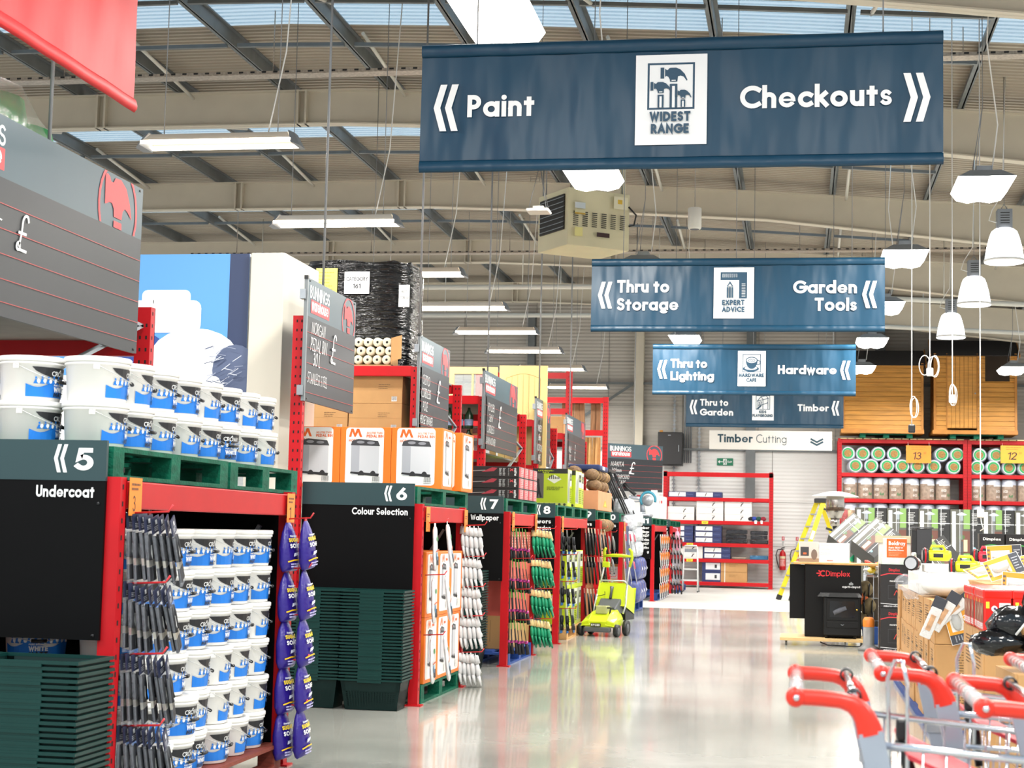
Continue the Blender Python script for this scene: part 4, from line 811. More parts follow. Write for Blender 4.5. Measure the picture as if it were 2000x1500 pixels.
def bin_front(cv, w, h):
    cv.rrect(.05, .03, w - .05 * 1.3, h - .005, .03, '#efedea'); morgan(cv, .075, h - .13, .12); cv.text('30 LITRE TWIN', .235, h - .06, .018, '#ea7f47', .18, .14); cv.text('PEDAL BIN', .235, h - .09, .024, '#e8641c', .2, .15)
    bin_picture(cv, .1, .11, .25); cv.barcode(w - .16, .05, w - .09, .1)
def bin_side(cv, w, h):
    cv.rrect(.04, .03, w - .05, h - .02, .03, '#efedea'); morgan(cv, .11, h - .13, .11); cv.text('BIN', .25, h - .08, .022, '#e8641c', .2, .08); bin_picture(cv, .12, .13, .24, .62); cv.rect(.27, .05, .37, .11, '#dcdad6')
OC = mat('orange_carton', ORG, .5, noise=(4, .03))
c0 = carton('pedal_bin_box', .455, .46, .53, OC, 'x', front=bin_front, side=bin_side, group='orange pedal bin boxes'); tc_ = tree_of(c0); first = [c0]
for j in range(3): place(tc_, first, (-3.03 - .458 * j, 13.85, 1.745), R(rnd.uniform(-1, 1)), ('right of the three orange bin boxes facing front on top', 'middle of the three orange bin boxes facing front on top', 'left orange bin box on top, behind the steel brace')[j])
place(tc_, first, (-2.99, 14.5, 1.745), R(-1.5), 'orange bin box on top, behind the right front one')
for k in range(2):
    for j in range(3): place(tc_, first, (-2.965, 13.06 + j * .475, .152 + k * .532), R(rnd.uniform(-1, 1)), f'{("lower", "upper")[k]} orange bin box on the floor pallet, {nth(j)} from the front')
# black trimmer boxes, lime mower boxes, red upright cartons, tan and navy cartons
def trim_front(cv, w, h):
    cv.stroke([(.02, h * .35), (.4, h * .5), (.64, h * .62)], .008, '#9a8f8d'); cv.poly([(.6, h * .45), (.72, h * .9), (.78, h * .85), (.74, h * .55)], '#a83240'); cv.disc(.42, h * .5, .02, .02, '#6f5a5c')
    n = cv.L
    for i, (x, ww, c) in enumerate(((.80, .03, '#cfcfcf'), (.84, .03, '#bdbdbd'), (.9, .012, '#a8a8a8'))): cv.lines(x, h * .15, x + ww, h * .85, 7, c)
    for s, yy, c, ww in (('ozito', .965, W_, h * .72),):
        q = Canvas(); q.text(s, 0, 0, .03, c, .18, ww); n0 = len(cv.p); cv.put(q, 0, 0, 1)
        for i in range(n0, len(cv.p)): pl, ci, ly = cv.p[i]; cv.p[i] = ([(yy + .004 + v, h * .86 - u) for u, v in pl], ci, ly)
    cv.stroke([(.925, h * .78), (.955, h * .6)], .008, '#d0484c'); cv.stroke([(.955, h * .78), (.925, h * .6)], .008, '#d0484c')
def trim_side(cv, w, h): cv.rect(.01, .008, w - .01, h - .008, '#e7a5a5'); cv.rect(.01, .008, w * .35, h - .008, '#b32634'); cv.lines(w * .4, .01, w - .02, h - .01, 5, '#c8474f', .45, 5)
c0 = carton('trimmer_box', 1.02, .315, .12, mat('black_carton', '#191415', .45, noise=(4, .1)), 'x', front=trim_front, side=trim_side, group='black hedge trimmer boxes'); tc_ = tree_of(c0); first = [c0]
for k in range(3):
    for j in range(4): place(tc_, first, (-3.02, 17.76 + j * .317, 1.745 + k * .121), 0, f'black trimmer box, {("bottom", "middle", "top")[k]} layer, {nth(j)} row back')
LIME = '#bccf1e'
def mow_front(cv, w, h):
    cv.rect(0, h * .2, w * .48, h * .87, '#5e5a57'); cv.rect(0, h * .87, w, h, '#1d1f1c'); cv.rect(0, h * .87, w * .24, h, '#c52b2b'); cv.text('obal', w * .04, h * .9, h * .055, W_, .18, w * .17); cv.text('LITHIUM+', w * .36, h * .925, h * .035, LIME, .2, w * .34); cv.text('36V', w * .45, h * .882, h * .03, LIME, .2, w * .15)
    cv.poly([(w * .06, h * .28), (w * .22, h * .34), (w * .3, h * .28), (w * .24, h * .22), (w * .06, h * .22)], LIME); cv.stroke([(w * .2, h * .33), (w * .33, h * .58)], .01, '#d9dad5'); cv.stroke([(w * .36, h * .62), (w * .38, h * .42), (w * .33, h * .25)], .03, '#1c1b1b'); cv.stroke([(w * .38, h * .42), (w * .42, h * .25)], .025, '#1c1b1b'); cv.disc(w * .355, h * .68, .02, .025, '#2a2523')
    cv.poly([(w * .55, h * .72), (w * .71, h * .6), (w * .87, h * .72), (w * .71, h * .84)], '#e9ead8')
    for i in range(6): cv.rect(w * (.6 + i * .04), h * .72, w * (.618 + i * .04), h * (.8 + .03 * math.sin(i * 1.2)), '#22231c')
    cv.lines(w * .55, h * .42, w * .92, h * .52, 3, '#6f7a18'); cv.rect(0, 0, w, h * .09, '#c5cf6a')
    for i in range(9): cv.disc(w * (.06 + i * .11), h * .045, .018, .018, '#2d2f20', 10)
def mow_side(cv, w, h):
    cv.rect(.01, h * .1, w * .5, h * .98, '#b9bcae'); cv.rect(w * .52, h * .55, w * .95, h * .98, '#dfe3d8'); cv.rect(w * .55, h * .7, w * .9, h * .9, '#23261c'); cv.text('36V', w * .6, h * .76, h * .05, LIME, .2, w * .22); cv.poly([(.02, h * .15), (w * .2, h * .7), (w * .45, h * .85), (w * .45, h * .12)], '#8f968a'); cv.lines(w * .55, h * .1, w * .95, h * .5, 8, '#5d6a12')
LM = mat('lime_carton', LIME, .42, noise=(3, .05))
c0 = carton('mower_box', .62, .52, .5, LM, 'x', front=mow_front, side=mow_side, group='lime green mower boxes'); tc_ = tree_of(c0); first = [c0]
for j, (y, x) in enumerate(((21.72, -3.03), (22.28, -3.0), (22.9, -3.02))): place(tc_, first, (x, y, 1.745), R(rnd.uniform(-2, 2)), f'upper lime mower box, {nth(j)} on the green pallets')
place(tc_, first, (-3.68, 21.74, 1.745), 0, 'upper lime mower box partly hidden behind the trimmer boxes')
for k in range(2):
    for j in range(3): place(tc_, first, (-2.99, 21.48 + j * .54, .152 + k * .503), R(rnd.uniform(-1.5, 1.5)), f'{("lower", "upper")[k]} lime box on the floor pallet, {nth(j)} from the front')
    place(tc_, first, (-3.68, 21.52, .152 + k * .503), 0, f'{("lower", "upper")[k]} lime box tucked behind the front lime boxes')
def red_side(cv, w, h): cv.rect(0, h * .28, w, h, '#c9574a'); cv.rect(0, 0, w, h * .28, '#b98f5a'); cv.lines(w * .2, h * .84, w * .8, h * .98, 6, '#e4c3b5'); cv.stroke([(w * .3, h * .06), (w * .3, h * .24)], .004, '#6a5030'); cv.lines(w * .2, h * .58, w * .8, h * .62, 2, '#8d3830')
c0 = carton('tall_carton', .3, .145, 1.24, CARD, 'x', side=red_side, front=red_side, group='tall red printed cartons'); tc_ = tree_of(c0); first = [c0]
for j in range(8): place(tc_, first, (-3.0, 17.27 + j * .16, .152), R(rnd.uniform(-2, 2)), f'tall red carton stood on end, {nth(j)} from the near upright', rot=(R(rnd.uniform(-.6, .6)), 0, 0))
def tan_front(cv, w, h): cv.rect(w * .3, h * .3, w * .7, h * .31, '#a4733f')
c0 = carton('tan_carton', .5, .46, .42, CARD2, 'x', group='plain tan cartons'); tc_ = tree_of(c0); first = [c0]
for k in range(3):
    for j in range(3): place(tc_, first, (-3.05 + rnd.uniform(-.01, .01), 24.9 + j * .463, .152 + k * .423), R(rnd.uniform(-2, 2)), f'plain tan carton, {("bottom", "middle", "top")[k]} layer, {nth(j)} from the front')
def hazard(cv, w, h): cv.poly([(w * .35, h * .2), (w * .65, h * .2), (w * .5, h * .6)], '#e0a020'); cv.poly([(w * .42, h * .25), (w * .58, h * .25), (w * .5, h * .48)], '#f0c860'); cv.rect(0, h * .02, w, h * .03, '#9c6a3c')
t = carton('open_carton', .95, 1.85, .3, CARD2, 'open tan carton of coir bales with a yellow warning triangle', front=hazard, side=hazard); t.location = (-3.0, 24.9, 1.745)
COIR = mat('coir_brown', '#7d6247', .9, noise=(25, .3), bump=(40, .6)); b0_ = thing('coir_bale', 'x', 'coir bale', (0, 0, 0), 0, 'brown coir bales'); MB().blob((0, 0, 0), .11, 7, .1, 0, (1, 1.25, .8)).build('bale', COIR, b0_); MB().tube([(.115 * math.cos(R(a)), 0, .092 * math.sin(R(a))) for a in range(0, 360, 30)], .006, 5, closed=True).build('tie', mat('jute', '#b99a6a', .8, noise=(20, .1)), b0_); tc_ = tree_of(b0_); first = [b0_]
for k in range(2):
    for j in range(6): place(tc_, first, (-3.1 + rnd.uniform(-.04, .04) - .03 * k, 25.05 + j * .28, 2.13 + k * .155), rnd.uniform(-.5, .5), f'brown coir bale in the open tan carton, {("lower", "upper")[k]} layer, {nth(j)} from the front')
for j in range(3): place(tc_, first, (-3.4, 25.0 + j * .05, 2.13 + .1 * j), rnd.uniform(-.5, .5), f'coir bale at the back left of the carton, {nth(j)} up')
for j in range(4): place(tc_, first, (-3.0, 25.2 + j * .3, 1.52), .2 * j, f'coir bale on the lower tan cartons below the beam, {nth(j)} from the front')
t = thing('folded_cover', 'folded navy cover lying on top of the coir bales', 'cover', (-3.2, 25.2, 2.36)); MB().box(-.3, -.1, 0, .2, 1.0, .09).build('fabric', mat('navy_cloth', '#26345f', .8, noise=(8, .1)), t, bevel=.03); MB().box(.201, .2, .02, .204, .5, .07).build('label', WHT, t)
NVY = '#2b3566'
def navy_front(cv, w, h): cv.rect(0, 0, w, h, '#b98a54'); cv.rect(w * .12, h * .25, w * .8, h * .88, '#e4e4e2'); cv.lines(w * .2, h * .3, w * .7, h * .8, 4, '#b4b4b8', .3)
def navy_side(cv, w, h):
    q = Canvas(); q.text('TOOLS'[:0] or 'EVO', 0, 0, w * .3, '#d9dbe6', .18, h * .6); n0 = len(cv.p); cv.put(q, 0, 0, 1)
    for i in range(n0, len(cv.p)): pl, ci, ly = cv.p[i]; cv.p[i] = ([(w * .3 + v, h * .8 - u) for u, v in pl], ci, ly)
c0 = carton('navy_carton', .5, .5, .33, mat('navy_carton', NVY, .45, noise=(4, .06)), 'x', front=navy_front, group='navy and brown cartons'); tc_ = tree_of(c0); first = [c0]
for k in range(4): place(tc_, first, (-2.93, 28.45, .202 + k * .333), 0, f'navy and brown carton in the pile by the third floor pallet, {nth(k)} up')
for k in range(3): place(tc_, first, (-2.95, 29.0, .202 + k * .333), 0, f'navy carton behind the front navy pile, {nth(k)} up')
def sack(w, d, h, rn, j=.05):
    mb = MB(); v = []; n = 10
    for i in range(n + 1):
        th = -PI / 2 + PI * i / n
        for k in range(20):
            ph = 2 * PI * k / 20; f = lambda c: math.copysign(abs(c) ** .5, c); q = 1 + rn.uniform(-j, j); v.append((w / 2 * f(math.cos(th)) * f(math.cos(ph)) * q, d / 2 * f(math.cos(th)) * f(math.sin(ph)) * q, h / 2 + h / 2 * f(math.sin(th)) * q))
    return mb.add(v, [(i * 20 + k, i * 20 + (k + 1) % 20, (i + 1) * 20 + (k + 1) % 20, (i + 1) * 20 + k) for i in range(n) for k in range(20)], 0, True)
BAGW = mat('white_film', '#c3c8ce', .25, noise=(18, .12), bump=(22, .8)); BAGN = mat('navy_film', '#4a5590', .25, noise=(14, .2), bump=(22, .8))
b0_ = thing('bagged_pack', 'x', 'pack', (0, 0, 0), 0, 'white and navy bagged packs'); sack(.36, .38, .3, rnd, .09).build('bag', BAGW, b0_); MB().box(.1, -.07, .08, .19, .07, .24).build('label', WHT, b0_, bevel=.02); tw = tree_of(b0_); fw_ = [b0_]
b1_ = thing('bagged_pack', 'x', 'pack', (0, 0, 0), 0, 'white and navy bagged packs'); sack(.42, .45, .4, rnd, .05).build('bag', BAGN, b1_); MB().add([(.17, -.1, .08), (.22, .02, .2), (.17, -.02, .34), (.17, .06, .34), (.225, .1, .2), (.17, -.02, .08)], [(0, 5, 4, 1), (1, 4, 3, 2)]).build('arrow_label', WHT, b1_); tn = tree_of(b1_); fn_ = [b1_]
for k in range(2):
    for j in range(3): place(tn, fn_, (-2.98, 29.75 + j * .46, .17 + k * .4), 0, f'navy film bagged pack with white arrow, {("bottom", "second")[k]} layer, {nth(j)} from the front')
for k in range(3):
    for j in range(4): place(tw, fw_, (-3.0 + rnd.uniform(-.05, .05), 29.1 + j * .4, .98 + k * .27 - (.0 if j else -.2)), rnd.uniform(-.4, .4), f'white film bagged pack, {("bottom", "middle", "top")[k]} of its pile, {nth(j)} from the front')

# ------------------------------------------------------------ things hanging from hooks on the uprights
def hang(tr, lst, x, y, z, n, dx, lb, fan=7, ry=0):
    x += .025
    for i in range(n):
        f = i / max(1, n - 1); place(tr, lst, (x + dx * i, y + rnd.uniform(-.012, .012) + fan * .004 * f, z - .004 * i + rnd.uniform(-.006, .006)), 0, f'{nth(i)} ' + lb, rot=(R(fan * f + rnd.uniform(-2, 2)), R(-ry - 5 * f + rnd.uniform(-1.5, 1.5)), R(rnd.uniform(-6, 6) + 10 * f)))
HOOK = mat('red_hook', '#c1272d', .35, noise=(6, .04))
def hook(par_label, x, y, zs, L=.22):
    for i, z in enumerate(zs):
        o = MB().tube([(.06, 0, 0), (L + .05, 0, .01), (L + .07, 0, .04)], .005, 6).build('display_hook', HOOK); o.location = (x, y, z); tag(o, f'{nth(i)} red display hook down {par_label}', 'hook', 'display hooks on the uprights')
FILM = mat('clear_film', '#c6ccd6', .12, alpha=.2, bump=(30, .7)); DK = mat('dark_bristle', '#17191f', .6, noise=(30, .2)); FER = mat('ferrule_metal', '#cfcabb', .3, .8)
t = thing('paintbrush_pack', 'x', 'paintbrush pack', (0, 0, 0), 0, 'hanging paintbrush packs')   # hangs from the origin downwards, faces +x
MB().box(-.003, -.05, -.06, .003, .05, .02).build('header_card', mat('navy_card', '#262d48', .5, noise=(5, .05)), t); cv = Canvas(); cv.lines(-.03, -.05, .03, -.025, 3, '#c9cdd8'); cv.rect(-.012, -.018, .012, .004, W_); cv.build('card_print', t, (.0035, 0, 0), (0, 1, 0))
MB().box(-.006, -.05, -.33, .006, .05, -.06).build('bag', FILM, t, bevel=.004)
for i, yy in enumerate((-.025, .02)):
    b_ = MB().tube([(0, yy, -.075), (0, yy, -.12), (0, yy, -.17), (0, yy, -.2)], [.01, .014, .012, .017], 8).build('brush_handle', DK, t); MB().box(-.006, yy - .018, -.235, .006, yy + .018, -.2).build('ferrule', FER, b_); MB().box(-.007, yy - .019, -.31, .007, yy + .019, -.235).build('bristles', DK, b_, bevel=.004)
MB().box(.0062, -.02, -.2, .007, .04, -.13).build('price_label', WHT, t)
t.scale = (1, 1, .9); tp = tree_of(t); first = [t]; zs = (1.43, 1.115, .80, .485)
for r_, z in enumerate(zs): hang(tp, first, -2.985, 7.0, z, 8, .024, f'paintbrush pack out from the post on the {nth(r_)} hook', 20, 3)
hook('the post with paintbrush packs', XF, 7.0, [z + .012 for z in zs], .19)
SS = mat('purple_pouch', '#2c1c82', .3, noise=(6, .1), bump=(14, .5))
t = thing('sugar_soap_pouch', 'x', 'pouch', (0, 0, 0), 0, 'purple soap pouches')
pr = [(0, .02, .004), (-.02, .03, .012), (-.06, .05, .022), (-.14, .068, .036), (-.24, .07, .04), (-.275, .066, .026), (-.285, .06, .004)]
mb = MB(); v = [(th * math.cos(R(a)), w * math.sin(R(a)) , z) for z, w, th in pr for a in range(0, 360, 30)]; mb.add(v, [(i * 12 + k, (i + 1) * 12 + k, (i + 1) * 12 + (k + 1) % 12, i * 12 + (k + 1) % 12) for i in range(len(pr) - 1) for k in range(12)], 0, True); mb.add(v[-12:], [list(range(12))[::-1]]); mb.build('pouch', SS, t)
cv = Canvas(); cv.text('SUGAR', 0, -.115, .024, '#f2d21f', .24, .085, 'c'); cv.text('SOAP', 0, -.15, .026, '#f4f4f0', .24, .08, 'c'); cv.text('Homebase'[:0] or 'Mangers', 0, -.085, .012, W_, .18, .06, 'c'); cv.poly([(-.02, -.2), (.02, -.19), (.025, -.175), (-.015, -.18)], '#dfe3f2'); cv.stroke([(-.055, -.228), (-.02, -.22), (.02, -.22), (.055, -.228)], .008, '#f2c21f', cap=False); cv.lines(-.04, -.265, .04, -.235, 2, '#b9b4e0')
cv.build('print', t, eps=.0004, cut=.02, wrap=lambda u, v, e: (.043 * math.sqrt(max(.05, 1 - (u / .075) ** 2)) * (1 if v < -.14 else max(.62, 1 - (-.14 - v) * -4.2)) + e + .001, u, v))
MB().box(-.003, -.012, -.004, .003, .012, .02).build('hang_tab', HOOK, t); MB().box(-.012, .05, -.24, .006, .069, -.15).build('side_label', WHT, t, bevel=.004)
t.scale = (1.1, 1.25, 1.0); tp = tree_of(t); first = [t]; zs = (1.42, 1.13, .86, .6, .34)
for r_, z in enumerate(zs):
    for i in range(2): place(tp, first, (-2.945 + i * .1, 9.28 + i * .02, z - i * -.012), 0, f'purple soap pouch, {("inner", "outer")[i]} of the pair, {nth(r_)} row down', rot=(R(2 + 4 * i), R(-3), R(-14 + 8 * i)))
hook('the post with purple pouches', XF, 9.28, [z + .02 for z in zs], .16)
def glove(name, m1, m2, label_group, cuff):
    t = thing(name, 'x', 'glove', (0, 0, 0), 0, label_group); mb = MB()
    mb.tube([(0, 0, 0), (0, 0, -.03), (0, 0, -.07)], [.024, .028, .034], 8); mb.build('cuff', m2, t); mb = MB(); mb.blob((0, 0, -.135), .05, 6, .06, 0, (.5, .95, 1.5))
    for yy, l, tl in ((-.036, .055, -.012), (-.013, .075, -.004), (.012, .07, .004), (.034, .055, .014)): mb.tube([(0, yy, -.18), (.004, yy + tl * .6, -.21), (.01, yy + tl, -.2 - l)], [.014, .012, .009], 7)
    mb.tube([(0, .035, -.12), (.012, .06, -.155), (.02, .066, -.18)], [.014, .013, .01], 7); mb.build('hand', m1, t); MB().box(-.004, -.026, -.03, .0, .026, .02).build('card', cuff, t); return t
GR = mat('grey_white_glove', '#c9cacb', .7, noise=(20, .1)); GG = mat('green_latex', '#0f8a62', .45, noise=(14, .15)); YC = mat('cream_knit', '#d8c48c', .85, noise=(30, .1)); BC = mat('blue_card', '#4d6a94', .5, noise=(5, .05))
g0 = glove('work_glove', GR, GR, 'grey work gloves', WHT); tg = tree_of(g0); first = [g0]; zs = (1.43, 1.15, .88, .62, .3)
for r_, z in enumerate(zs): hang(tg, first, -3.0, 14.52, z, 5, .035, f'grey glove out from the post on the {nth(r_)} hook', 10, 4)
hook('the post with grey gloves', XF, 14.52, [z + .01 for z in zs], .2)
g0 = glove('garden_glove', GG, YC, 'green garden gloves', BC); tg = tree_of(g0); first = [g0]; zs = (1.42, 1.08, .74, .4)
for r_, z in enumerate(zs):
    hang(tg, first, -3.0, 18.56, z, 6, .035, f'green glove out from the post on the {nth(r_)} hook', 10, 4); hang(tg, first, -2.99, 18.62, z - .04, 5, .04, f'green glove at the back on the {nth(r_)} hook', 14, 8)
hook('the post with green gloves', XF, 18.56, [z + .01 for z in zs], .24)
PK = mat('magenta_plastic', '#b8378f', .4, noise=(6, .05)); GC = mat('green_card', '#5d9a3a', .5, noise=(5, .05))
t = thing('scraper_pack', 'x', 'scraper', (0, 0, 0), 0, 'pink and black carded scrapers'); MB().box(-.003, -.04, -.07, .003, .04, .02).build('card', GC, t); MB().box(-.004, -.03, -.2, .004, .03, -.07).build('blade', DK, t); MB().tube([(0, 0, -.19), (0, 0, -.215)], .02, 8).build('collar', PK, t); o = MB().tube([(0, 0, -.21), (0, 0, -.26), (0, 0, -.33)], [.014, .018, .02], 8).build('handle', DK, t); MB().box(-.003, .014, -.33, .003, .024, -.21).build('grip_line', PK, o)
tp = tree_of(t); first = [t]; zs = (1.42, 1.1, .78, .46)
for r_, z in enumerate(zs): hang(tp, first, -3.0, 17.02, z, 6, .032, f'pink and black scraper out on the {nth(r_)} hook', 8, 3)
hook('the post with pink scrapers', XF, 17.02, [z + .012 for z in zs], .22)
SW = mat('white_pack_film', '#dfe2e2', .3, noise=(12, .06), bump=(18, .5))
t = thing('sealant_pack', 'x', 'pack', (0, 0, 0), 0, 'white hanging sealant packs'); pr = [(0, .02), (-.03, .032), (-.28, .036), (-.34, .03), (-.36, .012)]
MB().tube([(0, 0, z) for z, r in pr], [r for z, r in pr], 10).build('tube', SW, t); cv = Canvas(); cv.disc(0, -.1, .015, .02, '#4aa05a'); cv.stroke([(-.03, -.2), (.03, -.185)], .012, '#d86a4a'); cv.rect(-.02, -.31, .02, -.24, '#33353a'); cv.rect(-.028, -.27, -.012, -.21, '#5b9fd0'); cv.build('print', t, (.038, 0, 0), (0, 1, 0)); MB().box(-.003, -.02, -.005, .003, .02, .03).build('hang_card', SW, t); t.scale = (.55, 1.5, 1)
tp = tree_of(t); first = [t]; zs = (1.42, 1.0, .52)
for r_, z in enumerate(zs):
    for i in range(2): place(tp, first, (-2.9 + .1 * i, 13.05 + .01 * i, z + .02 * i), 0, f'white hanging pack, {("inner", "outer")[i]} of the pair, {nth(r_)} row down', rot=(R(6 * i), R(-2 - 5 * i), R(8 * i)))
hook('the post with white packs', XF, 13.0, [z + .03 for z in zs], .17)
t = thing('spool_pack', 'x', 'spool', (0, 0, 0), 0, 'black trimmer line spools'); MB().box(-.004, -.07, -.3, .0, .07, .02).build('card', mat('grey_card', '#5a5d5c', .5, noise=(5, .1)), t); MB().lathe([(0, -.0), (.05, 0), (.05, .03), (0, .03)], 14, (0, 0, -.12), ax='x').build('spool', DK, t); MB().tube([(.01, 0, -.17), (.012, 0, -.26)], [.02, .026], 8).build('cutter_head', BLACKP, t); MB().box(0, -.03, -.29, .02, .02, -.26).build('cap', mat('blue_cap', '#2f6fb4', .4, noise=(5, .05)), t)
tp = tree_of(t); first = [t]; zs = (1.42, 1.1, .76, .42)
for r_, z in enumerate(zs): hang(tp, first, -2.99, 20.85, z, 3, .06, f'black spool pack on the {nth(r_)} hook behind panel 8', 6, 2)
hook('the post with black spools', XF, 20.8, [z + .012 for z in zs], .2)
t = thing('hand_pruner', 'x', 'pruner', (0, 0, 0), 0, 'black long-handled pruners'); MB().box(-.003, -.04, -.05, .003, .04, .02).build('card', mat('cream_card', '#d9cdb8', .5, noise=(5, .05)), t)
for s in (-1, 1): MB().tube([(0, s * .008, -.05), (0, s * .02, -.2), (0, s * .03, -.36)], [.01, .012, .014], 7).build('handle', BLACKP, t)
MB().tube([(0, 0, -.05), (.004, .01, -.1)], [.008, .014], 6).build('blade', STEEL, t); MB().tube([(0, .03, -.35), (0, .033, -.38)], .012, 6).build('red_end', RED, t)
tp = tree_of(t); first = [t]; zs = (1.45, 1.05, .6)
for r_, z in enumerate(zs): hang(tp, first, -3.0, 23.24, z, 7, .045, f'black pruner out from the post on the {nth(r_)} hook', 9, 5)
hook('the post with black pruners', XF, 23.24, [z + .012 for z in zs], .3)
CL = mat('clear_blister', '#c9cccb', .2, .1, alpha=.6, bump=(25, .4))
t = thing('carded_tool', 'x', 'carded tool', (0, 0, 0), 0, 'silver carded tools'); MB().box(-.004, -.06, -.3, .0, .06, .0).build('backing_card', CL, t); MB().tube([(.006, 0, -.04), (.01, -.01, -.14), (.01, 0, -.24)], [.012, .02, .012], 7).build('tool', mat('tool_steel', '#8f9090', .35, .6, noise=(9, .2)), t); MB().lathe([(0, 0), (.014, 0), (.014, .02), (0, .02)], 10, (0, .03, -.27), ax='x').build('knob', BLACKP, t); MB().add([(0, -.04, .0), (0, .04, 0), (0, 0, .06)], [(0, 1, 2)]).build('yellow_tab', mat('yellow_card', '#dba62a', .5, noise=(5, .05)), t)
tp = tree_of(t); first = [t]; zs = (1.4, 1.06, .72, .4)
for r_, z in enumerate(zs): hang(tp, first, -2.99, 25.02, z, 4, .055, f'silver carded tool out on the {nth(r_)} hook beyond the mower', 12, 4)
hook('the post with silver carded tools', XF, 25.0, [z + .012 for z in zs], .24)
t = thing('handle_pack', 'x', 'carded tool', (0, 0, 0), 0, 'red and white carded tools'); MB().box(-.004, -.07, -.42, 0, .07, .02).build('backing_card', SW, t)
for yy in (-.035, 0, .035): MB().tube([(.012, yy, -.03), (.014, yy, -.15)], .011, 6).build('red_handle', mat('pink_red', '#d0405a', .4, noise=(6, .1)), t); MB().box(.002, yy - .006, -.36, .01, yy + .006, -.15).build('blade', STEEL, t)
tp = tree_of(t); first = [t]; zs = (1.42, .95)
for r_, z in enumerate(zs): hang(tp, first, -2.96, 28.3, z, 3, .07, f'red handled carded tool on the {nth(r_)} hook by the navy cartons', 8, 6)
t = thing('tool_card', 'x', 'carded tool', (0, 0, 0), 0, 'orange and black carded tools'); MB().box(-.005, -.09, -.34, 0, .09, 0).build('backing_card', SW, t); MB().tube([(.012, -.03, -.05), (.02, .03, -.1), (.014, -.02, -.2)], [.014, .02, .01], 6).build('orange_grip', mat('orange_grip', '#d97a2a', .4, noise=(6, .1)), t); MB().tube([(.012, .01, -.16), (.02, .05, -.24), (.014, -.04, -.3)], .01, 6).build('jaws', BLACKP, t); MB().box(.0, .04, -.09, .004, .075, -.03).build('red_tag', HOOK, t)
tp = tree_of(t); first = [t]; zs = (1.4, 1.05, .7, .36)
for r_, z in enumerate(zs):
    for i in range(5): place(tp, first, (-2.87, 35.0 + i * .5, z), 0, f'orange gripped carded tool, {nth(r_)} row, {nth(i)} from the near post', rot=(0, R(-4), 0))
BR = mat('red_black_tool', '#8f1c22', .5, noise=(14, .5))
t = thing('spirit_level_pack', 'x', 'carded tool', (0, 0, 0), 0, 'black and red hanging tools at the farthest posts'); MB().tube([(0, 0, 0), (.02, .02, -.12), (.0, .0, -.3)], [.014, .03, .016], 7).build('body', BLACKP, t); MB().box(-.01, -.04, -.2, .03, .04, -.1).build('red_band', BR, t); MB().box(-.004, -.03, -.05, .004, .03, .02).build('card', mat('cream_card', '#d9cdb8', .5), t)
tp = tree_of(t); first = [t]; zs = (1.4, 1.05, .7, .36)
for r_, z in enumerate(zs): hang(tp, first, -2.95, 37.66, z, 5, .07, f'black and red tool out on the {nth(r_)} hook of the far post', 10, 6)
# clear bags over the last floor pallet
t = thing('wrapped_stack', 'clear wrapped stack of mixed goods by the white stepladder', 'stack', (-2.95, 40.0, .152)); MB().box(-.75, 0, 0, 0, 2.2, 1.1).build('goods', mat('mixed_goods', '#9a9aa4', .6, noise=(7, .45)), t, bevel=.04); MB().box(-.77, -.02, 0, .02, 2.22, 1.12).build('film', FILM, t, bevel=.05)
t = thing('pink_bag', 'pink bag hanging on the last post by the white stepladder', 'bag', (-2.84, 39.54, 1.05)); MB().blob((0, 0, .2), .2, 6, .12, 0, (.4, .9, 1.2)).build('bag', mat('pink_film', '#e09ab4', .4, noise=(9, .1)), t); MB().tube([(0, 0, .4), (0, 0, .5), (-.1, 0, .52)], .015, 6).build('neck', mat('pink_film', '#e09ab4', .4), t)
# orange price strips on the uprights
PT = mat('orange_card', '#f08a2c', .55, noise=(3, .04))
for i, (y, z, lb) in enumerate(((6.93, 1.43, 'orange price strip 3 above the paintbrush packs'), (9.24, 1.42, 'orange price strip above the purple pouches'), (12.9, 1.38, 'orange price strip above the white hanging packs'), (14.44, 1.38, 'orange price strip above the grey gloves'), (16.95, 1.4, 'orange price strip above the pink scrapers'), (18.48, 1.4, 'orange price strip above the green gloves'), (20.65, 1.4, 'orange price strip above the black spools'), (28.22, 1.4, 'orange price strip beside the white film packs'))):
    t = thing('price_strip', lb, 'price tag', (XF + .079, y, z), 0, 'orange price strips'); MB().box(0, 0, 0, .002, .14, .17 if i < 2 else .2).build('card', PT, t); cv = Canvas(); cv.text(('3', '1')[i % 2], .04, .02, .07, '#3a2415', .1, .03); cv.lines(.02, .11, .12, .15, 2, '#7a4a20'); cv.build('writing', t, (.0025, 0, 0), (0, 1, 0))

# ------------------------------------------------------------ goods on the tall racks
t = thing('wrapped_pallet_load', 'tall pallet load wrapped in black stretch film with paper notes', 'pallet load', (-4.75, 17.5, 3.115)); BF = mat('black_stretch_film', '#0e0f11', .16, noise=(10, .3), bump=(4, 1.0, (1, 1, 7), (0, R(12), 0), .06))
r2 = random.Random(5); v = []; nz = 14
for k in range(nz + 1):
    for i in range(28):
        a = 2 * PI * i / 28; q = (abs(math.cos(a)) ** 5 + abs(math.sin(a)) ** 5) ** (-1 / 5); s = 1 + r2.uniform(-.012, .012) - (.06 if k == nz else 0); v.append((.6 * q * math.cos(a) * s, .5 * q * math.sin(a) * s, 1.17 * k / nz + (r2.uniform(-.02, .03) if k == nz else 0)))
mb = MB(); mb.add(v, [(k * 28 + i, k * 28 + (i + 1) % 28, (k + 1) * 28 + (i + 1) % 28, (k + 1) * 28 + i) for k in range(nz) for i in range(28)], 0, True); mb.add(v[-28:], [list(range(28))]); mb.build('film_wrap', BF, t)
